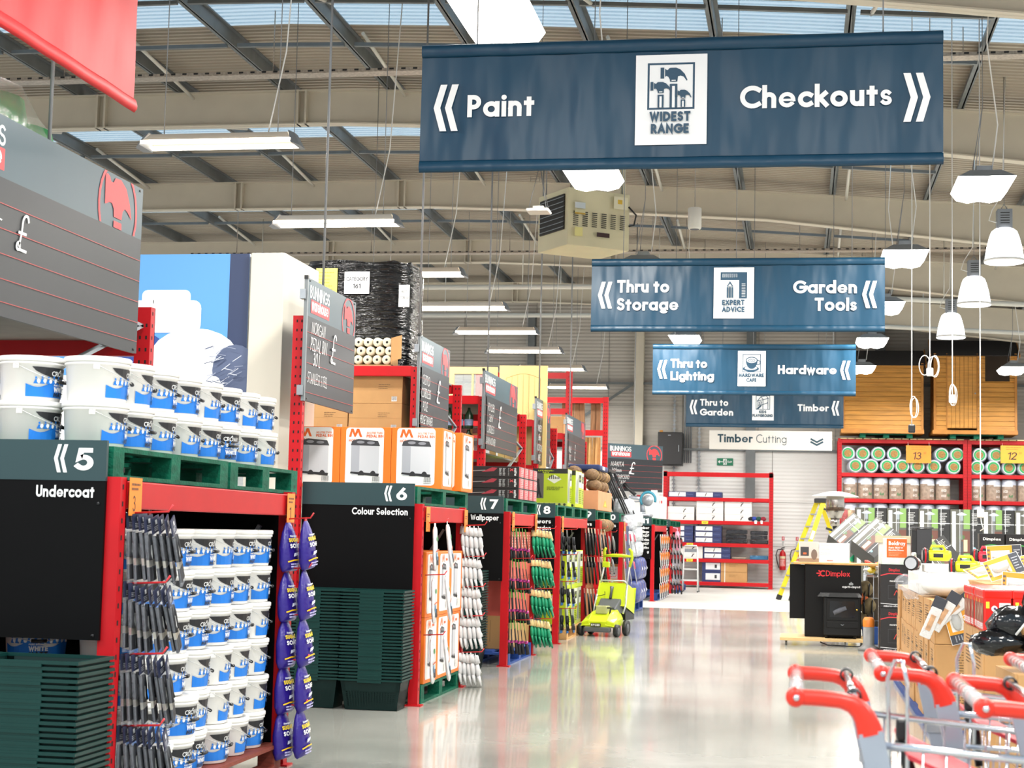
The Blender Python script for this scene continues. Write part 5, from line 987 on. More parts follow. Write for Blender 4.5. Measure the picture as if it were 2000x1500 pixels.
for x, z, w, h, c, ls in ((-.42, .78, .24, .3, '#e2dd5e', 0), (-.1, .8, .28, .24, W_, 1), (.5, .66, .12, .24, W_, 2)):
    cv = Canvas(); cv.rect(0, 0, w, h, c)
    if ls == 1: cv.text('CATEGORY', w / 2, h * .58, .045, '#44454b', .16, w * .86, 'c'); cv.text('161', w / 2, h * .24, .05, '#44454b', .16, w * .3, 'c')
    elif ls == 2: cv.text('PILOT', w / 2, h * .62, .03, '#6a6b70', .12, w * .5, 'c'); cv.text('STORE 335', w / 2, h * .36, .03, '#6a6b70', .12, w * .85, 'c')
    else: cv.lines(.03, .05, w - .03, h - .03, 6, '#a49d33', .25)
    cv.build('paper_note', t, (x, -.515 if ls < 2 else -.48, z), eps=.002)
    if ls == 2: t.children[-1].rotation_euler = (0, 0, R(18)) if False else (0, 0, 0)
t = thing('roll_carton', 'open carton packed with cream wallpaper rolls, ends showing', 'box', (-4.75, 16.78, 3.115)); MB().box(-.35, .02, 0, .5, .5, .012).box(-.35, .02, 0, -.338, .5, .3).box(.488, .02, 0, .5, .5, .3).box(-.35, .49, 0, .5, .5, .3).build('carton', CARD, t); MB().add([(.5, .02, .3), (.5, .02, .05), (.62, -.05, .07), (.62, -.05, .32)], [(0, 1, 2, 3)]).build('flap', CARD, t)
RO = mat('cream_paper_roll', '#ddd3b8', .7, noise=(12, .08)); r0 = thing('wallpaper_roll', 'x', 'roll', (0, 0, 0), 0, 'rolls in the open carton'); MB().lathe([(.014, 0), (.047, 0), (.049, .004), (.049, .45), (.014, .45), (.014, 0)], 18, ax='y').build('paper', RO, r0); MB().lathe([(.0, .01), (.014, .01)], 10, ax='y').build('core', BLACKP, r0); tp = tree_of(r0); first = [r0]
for k in range(3):
    for j in range(8): place(tp, first, (-5.04 + j * .104 + (.03 if k == 1 else 0), 16.81, 3.18 + k * .094), 0, f'cream wallpaper roll, {("bottom", "middle", "top")[k]} row, {nth(j)} from the left')
def card_lines(cv, w, h): cv.rect(w * .0, h * .48, w, h * .485, '#a57b48'); cv.lines(w * .55, h * .5, w * .78, h * .7, 3, '#6d5030', .25); cv.barcode(w * .8, h * .08, w * .9, h * .25)
c0 = carton('brown_carton', .58, .5, .3, CARD, 'x', front=card_lines, group='brown cartons on the tall rack'); tp = tree_of(c0); first = [c0]
for z, k in ((2.415, 0), (2.716, 1)): place(tp, first, (-4.13, 16.82, z), 0, f'brown carton on the rack under the wallpaper rolls, {("lower", "upper")[k]} one'); place(tp, first, (-4.72, 16.82, z), 0, f'brown carton left of the pair under the rolls, {("lower", "upper")[k]} one')
t = thing('wrapped_tub_load', 'film-wrapped load of green tubs above the nearest blackboard', 'pallet load', (-4.75, 8.0, 3.115)); GT = mat('green_tub', '#0d9447', .4, noise=(7, .3)); CF = mat('cloudy_film', '#e6eae8', .15, alpha=.22, bump=(16, .5))
for j, (y, h) in enumerate(((-.55, .62), (-.2, .66), (.15, .6), (.5, .5))):
    MB().lathe([(0, 0), (.25, 0), (.26, h * .8), (.24, h * .97), (0, h * .97)], 16, (.32, y, 0)).build('tub', GT, t)
mb = MB(); v = []
for k, (z, s) in enumerate(((0, 1), (.3, 1.02), (.52, 1.0), (.64, .93), (.68, .3))):
    for i in range(24): a = 2 * PI * i / 24; q = (abs(math.cos(a)) ** 4 + abs(math.sin(a)) ** 4) ** (-.25); v.append((.1 + .5 * q * math.cos(a) * s, -.05 + .86 * q * math.sin(a) * s, z * (1 - .18 * (math.sin(a) > .3)) + r2.uniform(-.015, .015)))
mb.add(v, [(k * 24 + i, k * 24 + (i + 1) % 24, (k + 1) * 24 + (i + 1) % 24, (k + 1) * 24 + i) for k in range(4) for i in range(24)], 0, True).build('film_wrap', CF, t)
TIN = mat('grey_tin', '#a9a6a0', .35, .3, noise=(5, .06)); t0 = thing('paint_tin', 'x', 'paint tin', (0, 0, 0), 0, 'big tins on the rack behind the nearest blackboard'); MB().lathe([(0, 0), (.145, 0), (.145, .27), (.15, .275), (.15, .29), (.14, .29), (.13, .28), (0, .28)], 28).build('tin', TIN, t0); cv = Canvas(); cv.rect(-.12, .05, .12, .24, '#c6c4bf'); cv.lines(-.1, .07, .1, .22, 6, '#7d7c7a', .3); cv.build('label', t0, eps=.0003, cut=.03, wrap=lambda u, v, e: ((.1455 + e) * math.cos(u / .1455 - .9), (.1455 + e) * math.sin(u / .1455 - .9), v)); tp = tree_of(t0); first = [t0]
for j in range(6): place(tp, first, (-4.3 - (.02 * j), 7.25 + j * .34, 2.535), 0, f'big grey tin below the nearest blackboard, {nth(j)} from the left')
# green bottles on the rack behind the trimmer blackboard
b0_ = thing('green_bottle', 'x', 'bottle', (0, 0, 0), 0, 'dark green bottles on the rack'); MB().lathe([(0, 0), (.055, 0), (.058, .02), (.058, .17), (.03, .22), (.02, .24), (.02, .27), (0, .27)], 14).build('bottle', mat('dark_green_bottle', '#17351c', .3, noise=(6, .1)), b0_); MB().lathe([(.0585, .04), (.0585, .12)], 14).build('label', mat('white_blue_label', '#8fa6c8', .5, noise=(12, .4)), b0_); tp = tree_of(b0_); first = [b0_]
for k in range(2):
    for j in range(5): place(tp, first, (-4.17 - j * .13, 20.6, 2.415 + k * .28), 0, f'dark green bottle on the rack, {("lower", "upper")[k]} row, {nth(j)} from the post')
# pine doors stood on the rack
PINE = mat('pine_door', '#d9bd7c', .5, noise=(3, .06, (1, 1, .1))); PINE2 = mat('pine_panel_line', '#b9985a', .6)
t = thing('pine_door', 'glazed pine door stood upright above the rack', 'door', (-5.5, 25.4, 2.0)); w, h = .8, 1.98
MB().box(0, 0, 0, .1, .045, h).box(w - .1, 0, 0, w, .045, h).box(.1, 0, 0, w - .1, .045, .2).box(.1, 0, h - .11, w - .1, .045, h).build('frame', PINE, t)
MB().box(w / 2 - .014, .005, .2, w / 2 + .014, .04, h - .11).box(.1, .005, 1.38, w - .1, .04, 1.405).box(.1, .005, .9, w - .1, .04, .925).build('glazing_bars', PINE, t); MB().box(.1, .02, .2, w - .1, .024, h - .11).build('glass', mat('door_glass', '#dfe6e6', .05, alpha=.2), t)
t = thing('pine_door', 'panelled pine door with arched top rail stood upright above the rack', 'door', (-4.62, 25.15, 2.0)); w = .76
MB().box(0, 0, 0, w, .044, h).build('slab', PINE, t); cv = Canvas(); ap = [(.11, .2), (.11, 1.78)] + [(.11 + .54 * i / 12, 1.78 + .07 * math.sin(PI * i / 12)) for i in range(13)] + [(.65, 1.78), (.65, .2), (.11, .2)]; cv.stroke(ap, .008, '#a8884c', cap=False)
for i in range(1, 6): cv.rect(.11 + .09 * i - .002, .2, .11 + .09 * i + .002, 1.8 + .04 * math.sin(PI * i / 6), '#b3935a')
cv.build('mouldings', t, (0, -.001, 0), eps=.001)
# timber rack, tall posts
t = thing('timber_rack', 'tallest red rack with upright timber lengths behind the blackboards', 'rack', (-4.28, 30.6, 0))
upright(t, -.06, 0, 4.44, .12); upright(t, -1.8, 0, 4.44, .12); upright(t, .5, 1.3, 4.06, .1)
for z, y, x0, x1 in ((4.3, .02, -1.7, -.06), (3.62, .02, -1.7, -.06), (3.94, 1.32, -1.5, .5), (3.3, 1.32, -1.5, .5), (2.5, 1.32, -1.5, .5)): MB().box(x0, y, z, x1, y + .05, z + .11).build('beam', DRED, t)
MB().box(-1.5, 1.38, 3.39, .5, 1.9, 3.41).build('deck', mat('grey_deck', '#8d8a84', .6), t); MB().box(-1.5, 1.38, 2.59, .5, 1.9, 2.61).build('deck', mat('grey_deck', '#8d8a84', .6), t); MB().box(-1.7, .02, 3.2, -.06, .6, 3.22).build('deck', mat('grey_deck', '#8d8a84', .6), t)
W1 = mat('pale_timber', '#cfa66a', .7, noise=(9, .25, (4, 4, .3))); W2 = mat('dark_sawn_timber', '#7b5a3b', .8, noise=(9, .35, (4, 4, .3)))
l0 = MB().box(0, 0, 0, .04, .03, .66).build('timber_length', W1); l0['category'] = 'timber'; l0['group'] = 'pale timber lengths stood on end'; first = [l0]
for j in range(11): place((l0, []), first, (-4.2 + j * .033, 32.0 + .02 * (j % 4), 2.612), 0, f'pale timber length stood on end, {nth(j)} from the left in the rack', rot=(R(rnd.uniform(-1, 1)), R(rnd.uniform(-1.2, 1.2)), 0))
l0 = MB().box(0, 0, 0, .11, .05, .56).build('rough_board', W2); l0['category'] = 'timber'; l0['group'] = 'rough dark boards'; first = [l0]
for j, x in enumerate((-4.62, -4.5, -4.38, -4.26, -4.04, -3.96)): place((l0, []), first, (x, 32.05, 3.412), 0, f'rough dark board high in the timber rack, {nth(j)} from the left', rot=(0, R(rnd.uniform(-2, 2)), 0))
t = thing('brown_carton', 'big brown carton in the timber rack left of the tall post', 'box', (-4.9, 30.68, 3.222)); MB().box(0, 0, 0, .52, .45, .36).build('carton', CARD, t, bevel=.005); MB().box(.0, -.002, .17, .52, 0, .18).build('tape', CARD2, t)
# white partition and backlit bedroom poster of the paint display
t = thing('display_board', 'off-white freestanding display partition beside the bedroom poster', 'partition', (-4.84, 13.15, 0)); MB().box(.26, 0, 0, .56, 1.0, 3.7).build('panel', mat('off_white_board', '#e3ddcd', .5, noise=(1, .02)), t, bevel=.008); MB().box(.27, .02, 0, .55, .98, .12).build('plinth', BLACKP, t)
t = thing('poster_lightbox', 'backlit poster of blue wall, white pillows and navy cushion', 'poster', (-6.42, 13.2, 1.2)); pw, ph = 1.81, 2.5
MB().box(0, .01, .75, pw, .12, ph).build('case', ALU, t)
cv = Canvas(); cv.rect(0, 0, pw, ph, '#5b9ce0'); cv.rect(1.64, 1.3, pw, ph, '#2c3a5c'); cv.rect(0, 0, pw, 1.4, '#eef3f6')
cv.rrect(.86, 2.0, 1.3, 2.19, .05, '#e6eef2'); cv.rrect(.7, 1.82, 1.4, 2.1, .07, '#f4f9fa'); cv.rrect(.55, 1.84, 1.1, 2.06, .07, '#e9f4f6'); cv.rrect(.4, 1.38, 1.06, 1.8, .1, '#24458f'); cv.disc(1.35, 1.6, .4, .26, '#f7f8f8'); cv.disc(1.72, 1.5, .2, .22, '#55617e'); cv.rrect(.1, 1.0, 1.6, 1.45, .06, '#f2f4f4')
r2 = random.Random(8)
for i in range(40): a, b = 1.5 + r2.uniform(-.05, .26), 1.42 + r2.uniform(-.1, .28); cv.stroke([(a, b), (a + .07, b + r2.uniform(-.02, .06))], .006, r2.choice(('#8b93a8', '#3c4664', '#c8ccd6')))
clip_v(cv, 0, .75, ph); cv.build('poster_print', t, (0, 0, 0), eps=.002, mats={c: emis('backlit_' + c[1:], c, .3) for c in cv.c})
# trestles, mitre saw and boxes over the far bays
t0 = thing('folding_trestle', 'x', 'trestle', (0, 0, 0), 0, 'black folding trestles')
for y in (-.3, .3):
    MB().tube([(0, y, 0), (-.33, y * .9, .72)], .016, 7).build('leg', BLACKP, t0); MB().tube([(.04, y, 0), (-.31, y * .9, .72)], .012, 7).build('leg', BLACKP, t0)
MB().bar((-.34, -.36, .74), (-.34, .36, .74), .05, .05).build('top_rail', BLACKP, t0); MB().tube([(-.12, -.3, .28), (-.12, .3, .28)], .01, 6).build('stretcher', BLACKP, t0); tp = tree_of(t0); first = [t0]
for j in range(5): place(tp, first, (-2.9 - .1 * j, 28.7 + .35 * j, 1.745), R(rnd.uniform(-5, 5)), f'black folded trestle leaning on the green pallet, {nth(j)} from the front')
t = thing('mitre_saw', 'grey and blue mitre saw standing on the green pallet', 'saw', (-3.35, 34.75, 1.745), R(-10)); MB().box(-.3, -.12, .02, .3, .2, .08).build('base', ALU, t, bevel=.02); MB().lathe([(0, 0), (.18, 0), (.18, .04), (0, .04)], 20, (0, 0, .08)).build('turntable', STEEL, t); MB().tube([(.22 + .16 * math.cos(R(q)), .05, .38 + .16 * math.sin(R(q))) for q in range(-20, 221, 15)], .03, 8).build('blade_guard', mat('teal_guard', '#2f7f96', .45, noise=(5, .1)), t); MB().lathe([(0, -.03), (.12, -.03), (.12, -.02), (0, -.02)], 20, (.22, .05, .36), ax='y').build('blade', STEEL, t); MB().tube([(.1, .1, .12), (.05, .12, .4), (-.2, .06, .44)], [.06, .05, .04], 8).build('arm', ALU, t); MB().tube([(-.05, .02, .48), (-.2, 0, .6), (-.3, 0, .72)], [.04, .03, .035], 8).build('handle', BLACKP, t); MB().bar((-.42, .1, .3), (.2, .1, .36), .04, .03).build('slide_rail', STEEL, t)
for j, (x, y, w, h, lb) in enumerate(((-2.98, 35.3, 1.1, .6, 'white saw carton right behind the mitre saw'), (-3.4, 31.1, .5, .52, 'white carton behind the folded trestles'), (-2.95, 37.0, .4, .5, 'grey-white tool carton at the end of the last pallets'))):
    def wf(cv, w, h): cv.rect(w * .6, h * .7, w * .72, h * .82, '#d0464a'); cv.rect(w * .78, h * .7, w * .86, h * .82, '#d0464a'); cv.text('DXT', w * .12, h * .52, h * .12, '#22282c', .16, w * .2, slant=.2); cv.disc(w * .35, h * .35, w * .1, w * .1, '#5ea8bc')
    t = carton('saw_carton', w, .6, h, mat('white_carton', '#e6e4e0', .5, noise=(4, .03)), lb, front=wf, group='white saw cartons'); t.location = (x, y, 1.745)

# ============================================================ lawn mower in the aisle
LMP = mat('lime_plastic', '#c3d420', .34, noise=(5, .04)); MG = mat('mower_grey', '#55585c', .4, noise=(5, .08)); SIL = mat('silver_tube', '#c9ccd0', .3, .6, noise=(9, .04))
t = thing('lawn_mower', 'lime green cordless lawn mower standing in the aisle beside the lime boxes', 'lawn mower', (-2.66, 22.35, 0), R(-12))   # front towards -y
mb = MB(); sec = [(-.02, .19, .13, .2), (.06, .21, .12, .27), (.2, .215, .12, .33), (.38, .2, .12, .36), (.52, .18, .14, .34)]; v = []
for y, w, z0, z1 in sec: v += [(-w, y, z0), (w, y, z0), (w, y, z0 + (z1 - z0) * .45), (w * .72, y, z1), (-w * .72, y, z1), (-w, y, z0 + (z1 - z0) * .45)]
mb.add(v, [(i * 6 + k, i * 6 + (k + 1) % 6, (i + 1) * 6 + (k + 1) % 6, (i + 1) * 6 + k) for i in range(4) for k in range(6)]); mb.add(v[:6], [list(range(6))]); mb.add(v[-6:], [list(range(6))[::-1]]); dk = mb.build('deck', LMP, t, bevel=.015)
MB().box(-.19, -.06, .06, .19, .0, .13).build('front_bumper', MG, t, bevel=.02)
for s in (-1, 1):
    MB().add([(s * .12, -.03, .16), (s * .235, -.03, .14), (s * .235, .14, .16), (s * .12, .12, .3), (s * .12, -.03, .22), (s * .235, -.03, .19), (s * .235, .14, .24), (s * .13, .12, .33)], [(0, 1, 2, 3), (4, 5, 6, 7), (0, 1, 5, 4), (1, 2, 6, 5), (2, 3, 7, 6), (3, 0, 4, 7)]).build('wheel_arch', LMP, t, bevel=.01)
    for y, r in ((.03, .085), (.44, .105)):
        w = MB().lathe([(0, 0), (r * .55, 0), (r * .6, s * .005), (r * .92, s * .0), (r, s * .012), (r, s * .05), (r * .92, s * .062), (r * .6, s * .055), (0, s * .058)], 22, (s * .225, y, r), ax='x').build('wheel', BLACKP, t); MB().lathe([(0, s * .06), (r * .5, s * .06), (r * .55, s * .05)], 14, (s * .225, y, r), ax='x').build('hub_cap', MG, w)
mb = MB().add([(-.13, .3, .36), (.13, .3, .36), (.15, .52, .5), (-.15, .52, .5), (-.15, .36, .3), (.15, .36, .3), (.17, .6, .3), (-.17, .6, .3)], [(0, 1, 2, 3), (1, 0, 4, 5), (2, 1, 5, 6), (3, 2, 6, 7), (0, 3, 7, 4)]); mb.build('motor_cover', MG, t, bevel=.012)
cv = Canvas(); cv.text('36V', 0, .1, .05, LIME, .2, .1, 'c'); cv.text('LI-ION', 0, .05, .035, LIME, .2, .14, 'c'); cv.build('cover_lettering', t, (0, .298, .33), (1, 0, 0), (0, .845, .535), eps=.002, off=.02)
MB().box(-.08, .1, .3, .08, .26, .41).build('battery_door', mat('clear_yellow', '#b9b98a', .2, alpha=.75, noise=(9, .1)), t, bevel=.012); MB().tube([(.12, .12, .3), (.14, .1, .38)], .012, 6).tube([(.09, .1, .385), (.19, .1, .385)], .011, 6).build('height_lever', BLACKP, t)
MB().box(-.09, -.062, .135, .05, -.045, .18).build('name_plate', BLACKP, t); cv = Canvas(); cv.text('RYOBI', -.02, .142, .03, W_, .2, .12, 'c'); cv.build('plate_lettering', t, (0, -.0635, 0), eps=.001)
MB().add([(-.2, .5, .4), (.2, .5, .4), (.2, .62, .72), (-.2, .62, .72), (-.2, .95, .3), (.2, .95, .3), (.2, .98, .62), (-.2, .98, .62)], [(0, 1, 2, 3), (4, 5, 6, 7), (3, 2, 6, 7), (0, 4, 7, 3), (1, 5, 6, 2), (0, 1, 5, 4)]).build('rear_flap', LMP, t, bevel=.02)
MB().tube([(0, .5, .5), (0, .545, .6), (0, .56, .66)], [.02, .016, .03], 8).build('vent_handle', MG, t); MB().add([(-.19, .6, .2), (.19, .6, .2), (.19, 1.0, .2), (-.19, 1.0, .2), (-.19, .6, .55), (.19, .6, .55), (.19, .98, .6), (-.19, .98, .6)], [(0, 1, 2, 3), (4, 5, 6, 7), (2, 3, 7, 6), (0, 3, 7, 4), (1, 2, 6, 5), (0, 1, 5, 4)]).build('grass_box', BLACKP, t)
for s in (-1, 1):
    MB().tube([(s * .215, .42, .3), (s * .225, .5, .42), (s * .2, .62, .68)], .013, 8).build('lower_handle', SIL, t); MB().tube([(s * .2, .6, .64), (s * .185, .78, .96), (s * .2, .8, 1.0)], .013, 8).build('upper_handle', SIL, t)
    MB().tube([(s * .188, .77, .93), (s * .205, .82, 1.06), (s * .2, .8, 1.15), (s * .17, .78, 1.19)], [.02, .022, .022, .016], 8).build('grip', LMP, t)
MB().tube([(-.2, .62, .7), (-.16, .62, .74), (.16, .62, .74), (.2, .62, .7)], .012, 8).build('cross_tube', SIL, t); MB().tube([(-.2, .8, 1.08), (-.07, .78, 1.09), (.07, .78, 1.09), (.2, .8, 1.08)], [.016, .024, .024, .016], 8).build('switch_bar', LMP, t); MB().box(-.21, .74, .92, -.11, .8, 1.0).build('switch_box', LMP, t, bevel=.01)
MB().tube([(-.16, .77, .93), (-.15, .72, .8), (-.12, .6, .6), (-.08, .5, .55), (-.2, .5, .52)], .005, 6).build('cable', BLACKP, t)

# ============================================================ far wall: shelving, ladder, extinguisher
def shelf_rack(x0, x1, Y, D, levels, z1, label, name='shelving_rack'):
    t = thing(name, label, 'rack', (x0, Y, 0), 0, 'red racks along the back wall'); W = x1 - x0
    for x in (0, W - .1):
        for y in (0, D - .08): upright(t, x, y, z1, .1, .08)
    for z in levels:
        for y in (.005, D - .06): MB().box(.1, y, z - .1, W - .1, y + .05, z).build('beam', DRED, t, bevel=.006)
        MB().box(.02, .05, z - .02, W - .02, D - .05, z - .002).build('shelf_board', mat('pale_shelf', '#d9d4ca', .6, noise=(3, .04)), t)
    return t
shelf_rack(-3.6, -.66, 44.6, .9, (2.42, 1.8, 1.2, .78, .16), 3.12, 'red shelving with five shelves under the exit sign')
MB_ = MB().box(.0, .0, 2.98, 2.94, .06, 3.1)
o = MB_.build('beam', DRED); o.parent = [q for q in bpy.data.objects if q.name.startswith('shelving_rack')][0]
def navy_ffront(cv, w, h):
    cv.rect(w * .04, h * .14, w * .66, h * .9, '#e9e9e8'); cv.stroke([(w * .38, h * .3), (w * .4, h * .6), (w * .42, h * .75)], .02, '#25262b'); cv.lines(w * .08, h * .35, w * .3, h * .6, 2, '#b5b5b8', .3); cv.text('Turqoise'[:0] or 'Clorpine', w * .7, h * .4, h * .28, '#5f6f9c', .14, w * .24)
def white_front(cv, w, h): cv.stroke([(w * .6, h * .22), (w * .63, h * .5), (w * .67, h * .6)], .025, '#2b2b2e'); cv.rect(w * .58, h * .74, w * .7, h * .8, '#8a8a8c')
def brown_front(cv, w, h): cv.rect(0, 0, w * .42, h, NVY); cv.rect(w * .08, h * .2, w * .4, h * .85, '#e2e3e6'); cv.rect(w * .28, h * .35, w * .33, h * .7, '#2a2b30'); cv.lines(w * .6, h * .5, w * .8, h * .8, 3, '#8f6a3c', .3); cv.rect(w * .5, 0, w * .515, h, '#efeee8')
NC = mat('navy_carton', NVY, .45); WC = mat('white_carton', '#e6e4e0', .5)
c0 = carton('flat_carton', .72, .6, .15, NC, 'x', front=navy_ffront, group='flat cartons on the back shelving'); tcn = tree_of(c0); f1 = [c0]
c0 = carton('flat_carton', .72, .6, .18, WC, 'x', front=white_front, group='flat cartons on the back shelving'); tcw = tree_of(c0); f2 = [c0]
c0 = carton('long_carton', 1.2, .6, .27, CARD, 'x', front=brown_front, group='long cartons on the bottom shelf'); tcb = tree_of(c0); f3 = [c0]
for i, x in enumerate((-2.75, -2.02)): place(tcn, f1, (x, 44.66, 2.42), 0, f'flat navy carton on the top shelf under the exit sign, {("left", "right")[i]} one')
for i, (x, n) in enumerate(((-2.76, 2), (-1.98, 3), (-1.22, 3))):
    for k in range(n): place(tcw, f2, (x, 44.66, 1.8 + k * .183), 0, f'flat white carton on the second shelf, {("left", "middle", "right")[i]} pile, {nth(k)} up')
for i, (x, n) in enumerate(((-2.78, 3), (-2.02, 3))):
    for k in range(n): place(tcn, f1, (x, 44.66, 1.2 + k * .155), 0, f'flat navy carton on the third shelf, {("left", "right")[i]} pile, {nth(k)} up')
for k in range(2): place(tcn, f1, (-1.78, 44.66, .78 + k * .155), 0, f'flat navy carton on the fourth shelf, {("lower", "upper")[k]} one'); place(tcw, f2, (-2.52, 44.66, .78 + k * .183), 0, f'flat white carton behind the stepladder, {("lower", "upper")[k]} one'); place(tcb, f3, (-1.33, 44.66, .16 + k * .275), 0, f'long navy and brown carton on the bottom shelf, {("lower", "upper")[k]} one')
BLKF = mat('black_film_pack', '#1c1e26', .15, noise=(8, .4), bump=(9, 1.0, (1, 1, 4)))
def slab(name, x0, x1, z, h, m, lb, cat='pack'):
    t = thing(name, lb, cat, (x0, 44.7, z), 0, 'wrapped packs on the back shelving'); r3 = random.Random(int(x0 * 50)); mb = MB()
    n = max(1, round(h / .12))
    for k in range(n): mb.box(r3.uniform(0, .04), r3.uniform(0, .04), k * h / n, x1 - x0 - r3.uniform(0, .04), .5, (k + .92) * h / n)
    mb.build('wrapped_body', m, t, bevel=.02)
slab('wrapped_pack', -1.92, -1.32, 1.2, .38, BLKF, 'black film wrapped packs on the third shelf, left pile'); slab('wrapped_pack', -1.28, -.76, 1.2, .36, BLKF, 'black film wrapped packs on the third shelf, right pile'); slab('wrapped_pack', -1.75, -1.32, .78, .07, mat('brown_film', '#8b7d70', .25, noise=(9, .2), bump=(12, .8)), 'low brown film pack on the fourth shelf'); slab('wrapped_pack', -1.28, -.76, .78, .12, mat('blue_film', '#2f6a94', .25, noise=(9, .2), bump=(12, .8)), 'blue wrapped pack on the fourth shelf')
for i, (x, c, nm) in enumerate(((-1.25, '#1e1f24', 'black'), (-1.12, '#2a3f9a', 'blue'), (-.98, '#1f4a42', 'dark green'), (-.84, '#8f2434', 'dark red'))):
    t = thing('cloth_hat', f'{nm} folded cloth cap at the end of the second shelf', 'cap', (x, 44.62, 1.8), R(20 * i)); MB().blob((0, .08, .07), .085, 6, .1, 0, (1, .9, .75)).build('crown', mat('cloth_' + nm.replace(' ', '_'), c, .85, noise=(14, .1)), t)
    if i in (1, 2): MB().box(-.04, -.05, -.06, .03, -.045, .03).build('tag', WHT, t)
for x, z in ((-2.55, 1.8), (-2.95, 1.2), (-2.95, .78)):
    t = thing('shelf_price_label', f'yellow price label on the red beam {("at the second shelf", "at the third shelf", "behind the stepladder")[(1.8, 1.2, .78).index(z)]}', 'price tag', (x, 44.597, z - .09), 0, 'yellow shelf labels'); MB().box(0, 0, 0, .17, .004, .075).build('label', mat('yellow_label', '#ead63a', .5, noise=(5, .03)), t); cv = Canvas(); cv.lines(.03, .015, .15, .06, 2, '#8a7a1c'); cv.build('print', t, (0, -.001, 0), eps=.001)
# yellow ladder
YL = mat('yellow_fibreglass', '#e3cf1c', .38, noise=(5, .04)); t = thing('step_ladder', 'yellow fibreglass stepladder standing open against the white back wall', 'ladder', (0, 37.5, 0))
A0, A1, B0, B1 = Vector((-.42, 0, 0)), Vector((.42, 0, 2.2)), Vector((-.14, -.55, 0)), Vector((.56, -.3, 2.2))
for p, q in ((A0, A1), (B0, B1)): r_ = MB().bar(p, q, .1, .035, up=(0, 1, .1)).build('rail', YL, t); MB().bar(p, p + (q - p) * .05, .12, .05, up=(0, 1, .1)).build('rubber_foot', BLACKP, r_)
for p, q in ((Vector((.5, 0, 2.2)), Vector((1.3, .25, 0))), (Vector((.62, -.3, 2.15)), Vector((1.45, -.3, 0)))): r_ = MB().bar(p, q, .09, .03, up=(0, 1, .1)).build('rear_leg', YL, t); MB().bar(q, q + (p - q) * .05, .11, .045, up=(0, 1, .1)).build('rubber_foot', BLACKP, r_)
for i in range(1, 8): f = i / 8; MB().bar(A0 + (A1 - A0) * f, B0 + (B1 - B0) * f, .09, .03).build('tread', ALU, t)
MB().box(.36, -.36, 2.18, .66, .05, 2.28).build('top_cap', BLACKP, t, bevel=.02); MB().bar((.62, -.32, 1.62), (.98, -.3, 1.5), .05, .05).bar((.55, -.3, 2.05), (.82, -.3, 1.98), .05, .04).build('spreader', BLACKP, t)
for f in (.1, .36, .62): c_ = B0 + (B1 - B0) * f; d_ = (B1 - B0).normalized(); MB().bar(c_ + Vector((-.0, -.06, 0)), c_ + d_ * .2 + Vector((0, -.06, 0)), .07, .004, up=(0, 1, 0)).build('sticker', WHT, t)
for i, (x, lb) in enumerate(((-.4, 'red fire extinguisher with black hose on the white wall left of the ladder'), (-.02, 'red fire extinguisher half hidden behind the yellow ladder'))):
    t = thing('fire_extinguisher', lb, 'fire extinguisher', (x, 45.84, .5)); MB().lathe([(0, 0), (.085, 0), (.09, .02), (.09, .42), (.07, .49), (.03, .53), (.03, .55)], 20).build('cylinder', mat('extinguisher_red', '#c4181e', .3, noise=(6, .04)), t); cv = Canvas(); cv.rect(-.08, .1, .08, .3, '#e06a64'); cv.rect(-.08, .31, .08, .38, '#e6d9b0'); cv.lines(-.07, .12, .07, .29, 6, W_, .3); cv.build('label', t, eps=.0006, cut=.03, wrap=lambda u, v, e: ((.091 + e) * math.sin(u / .09), -(.091 + e) * math.cos(u / .09), v))
    MB().tube([(0, 0, .55), (-.03, -.03, .6), (.06, -.05, .63)], .014, 6).tube([(0, 0, .57), (.05, -.02, .58)], .012, 6).build('valve_handle', BLACKP, t); MB().tube([(-.02, -.02, .57), (-.14, -.02, .55), (-.18, -.02, .4), (-.14, -.02, .2), (-.1, -.03, .06)], .014, 7).build('hose', BLACKP, t)
    s_ = thing('extinguisher_notice', f'small red and white notice above the {("left", "ladder-side")[i]} extinguisher', 'sign', (x - .03, 45.955, 1.12), 0, 'extinguisher notices'); MB().box(0, 0, 0, .08, .006, .3).build('plate', WHT, s_); cv = Canvas(); cv.rect(.005, .19, .075, .295, '#c8202a'); cv.rect(.03, .21, .05, .28, W_); cv.lines(.01, .02, .07, .17, 5, '#55565a', .4); cv.build('print', s_, (0, -.002, 0), eps=.002)
# white stepladder
t = thing('small_stepladder', 'white tubular stepladder standing before the back shelving', 'ladder', (-2.6, 40.7, 0)); PW = mat('white_enamel', '#ebebe8', .35, noise=(5, .02))
for s in (-1, 1):
    r_ = MB().tube([(s * .19, 0, 0), (s * .16, .16, 1.1)], .016, 8).build('front_leg', PW, t); MB().cyl((s * .19, 0, 0), (s * .189, .004, .03), .02, 8).build('foot', BLACKP, r_); r_ = MB().tube([(s * .19, .55, 0), (s * .17, .2, 1.0)], .014, 8).build('rear_leg', SIL, t); MB().cyl((s * .19, .55, 0), (s * .189, .546, .03), .018, 8).build('foot', BLACKP, r_)
for z in (.27, .54, .82): MB().box(-.18, z * .15 - .02, z, .18, z * .15 + .1, z + .04).build('tread', PW, t, bevel=.005)
MB().tube([(-.16, .16, 1.1), (-.14, .17, 1.14), (.14, .17, 1.14), (.16, .16, 1.1)], .016, 8).build('hand_loop', PW, t); MB().box(-.15, .15, .98, .15, .25, 1.06).build('tool_tray', STEEL, t)

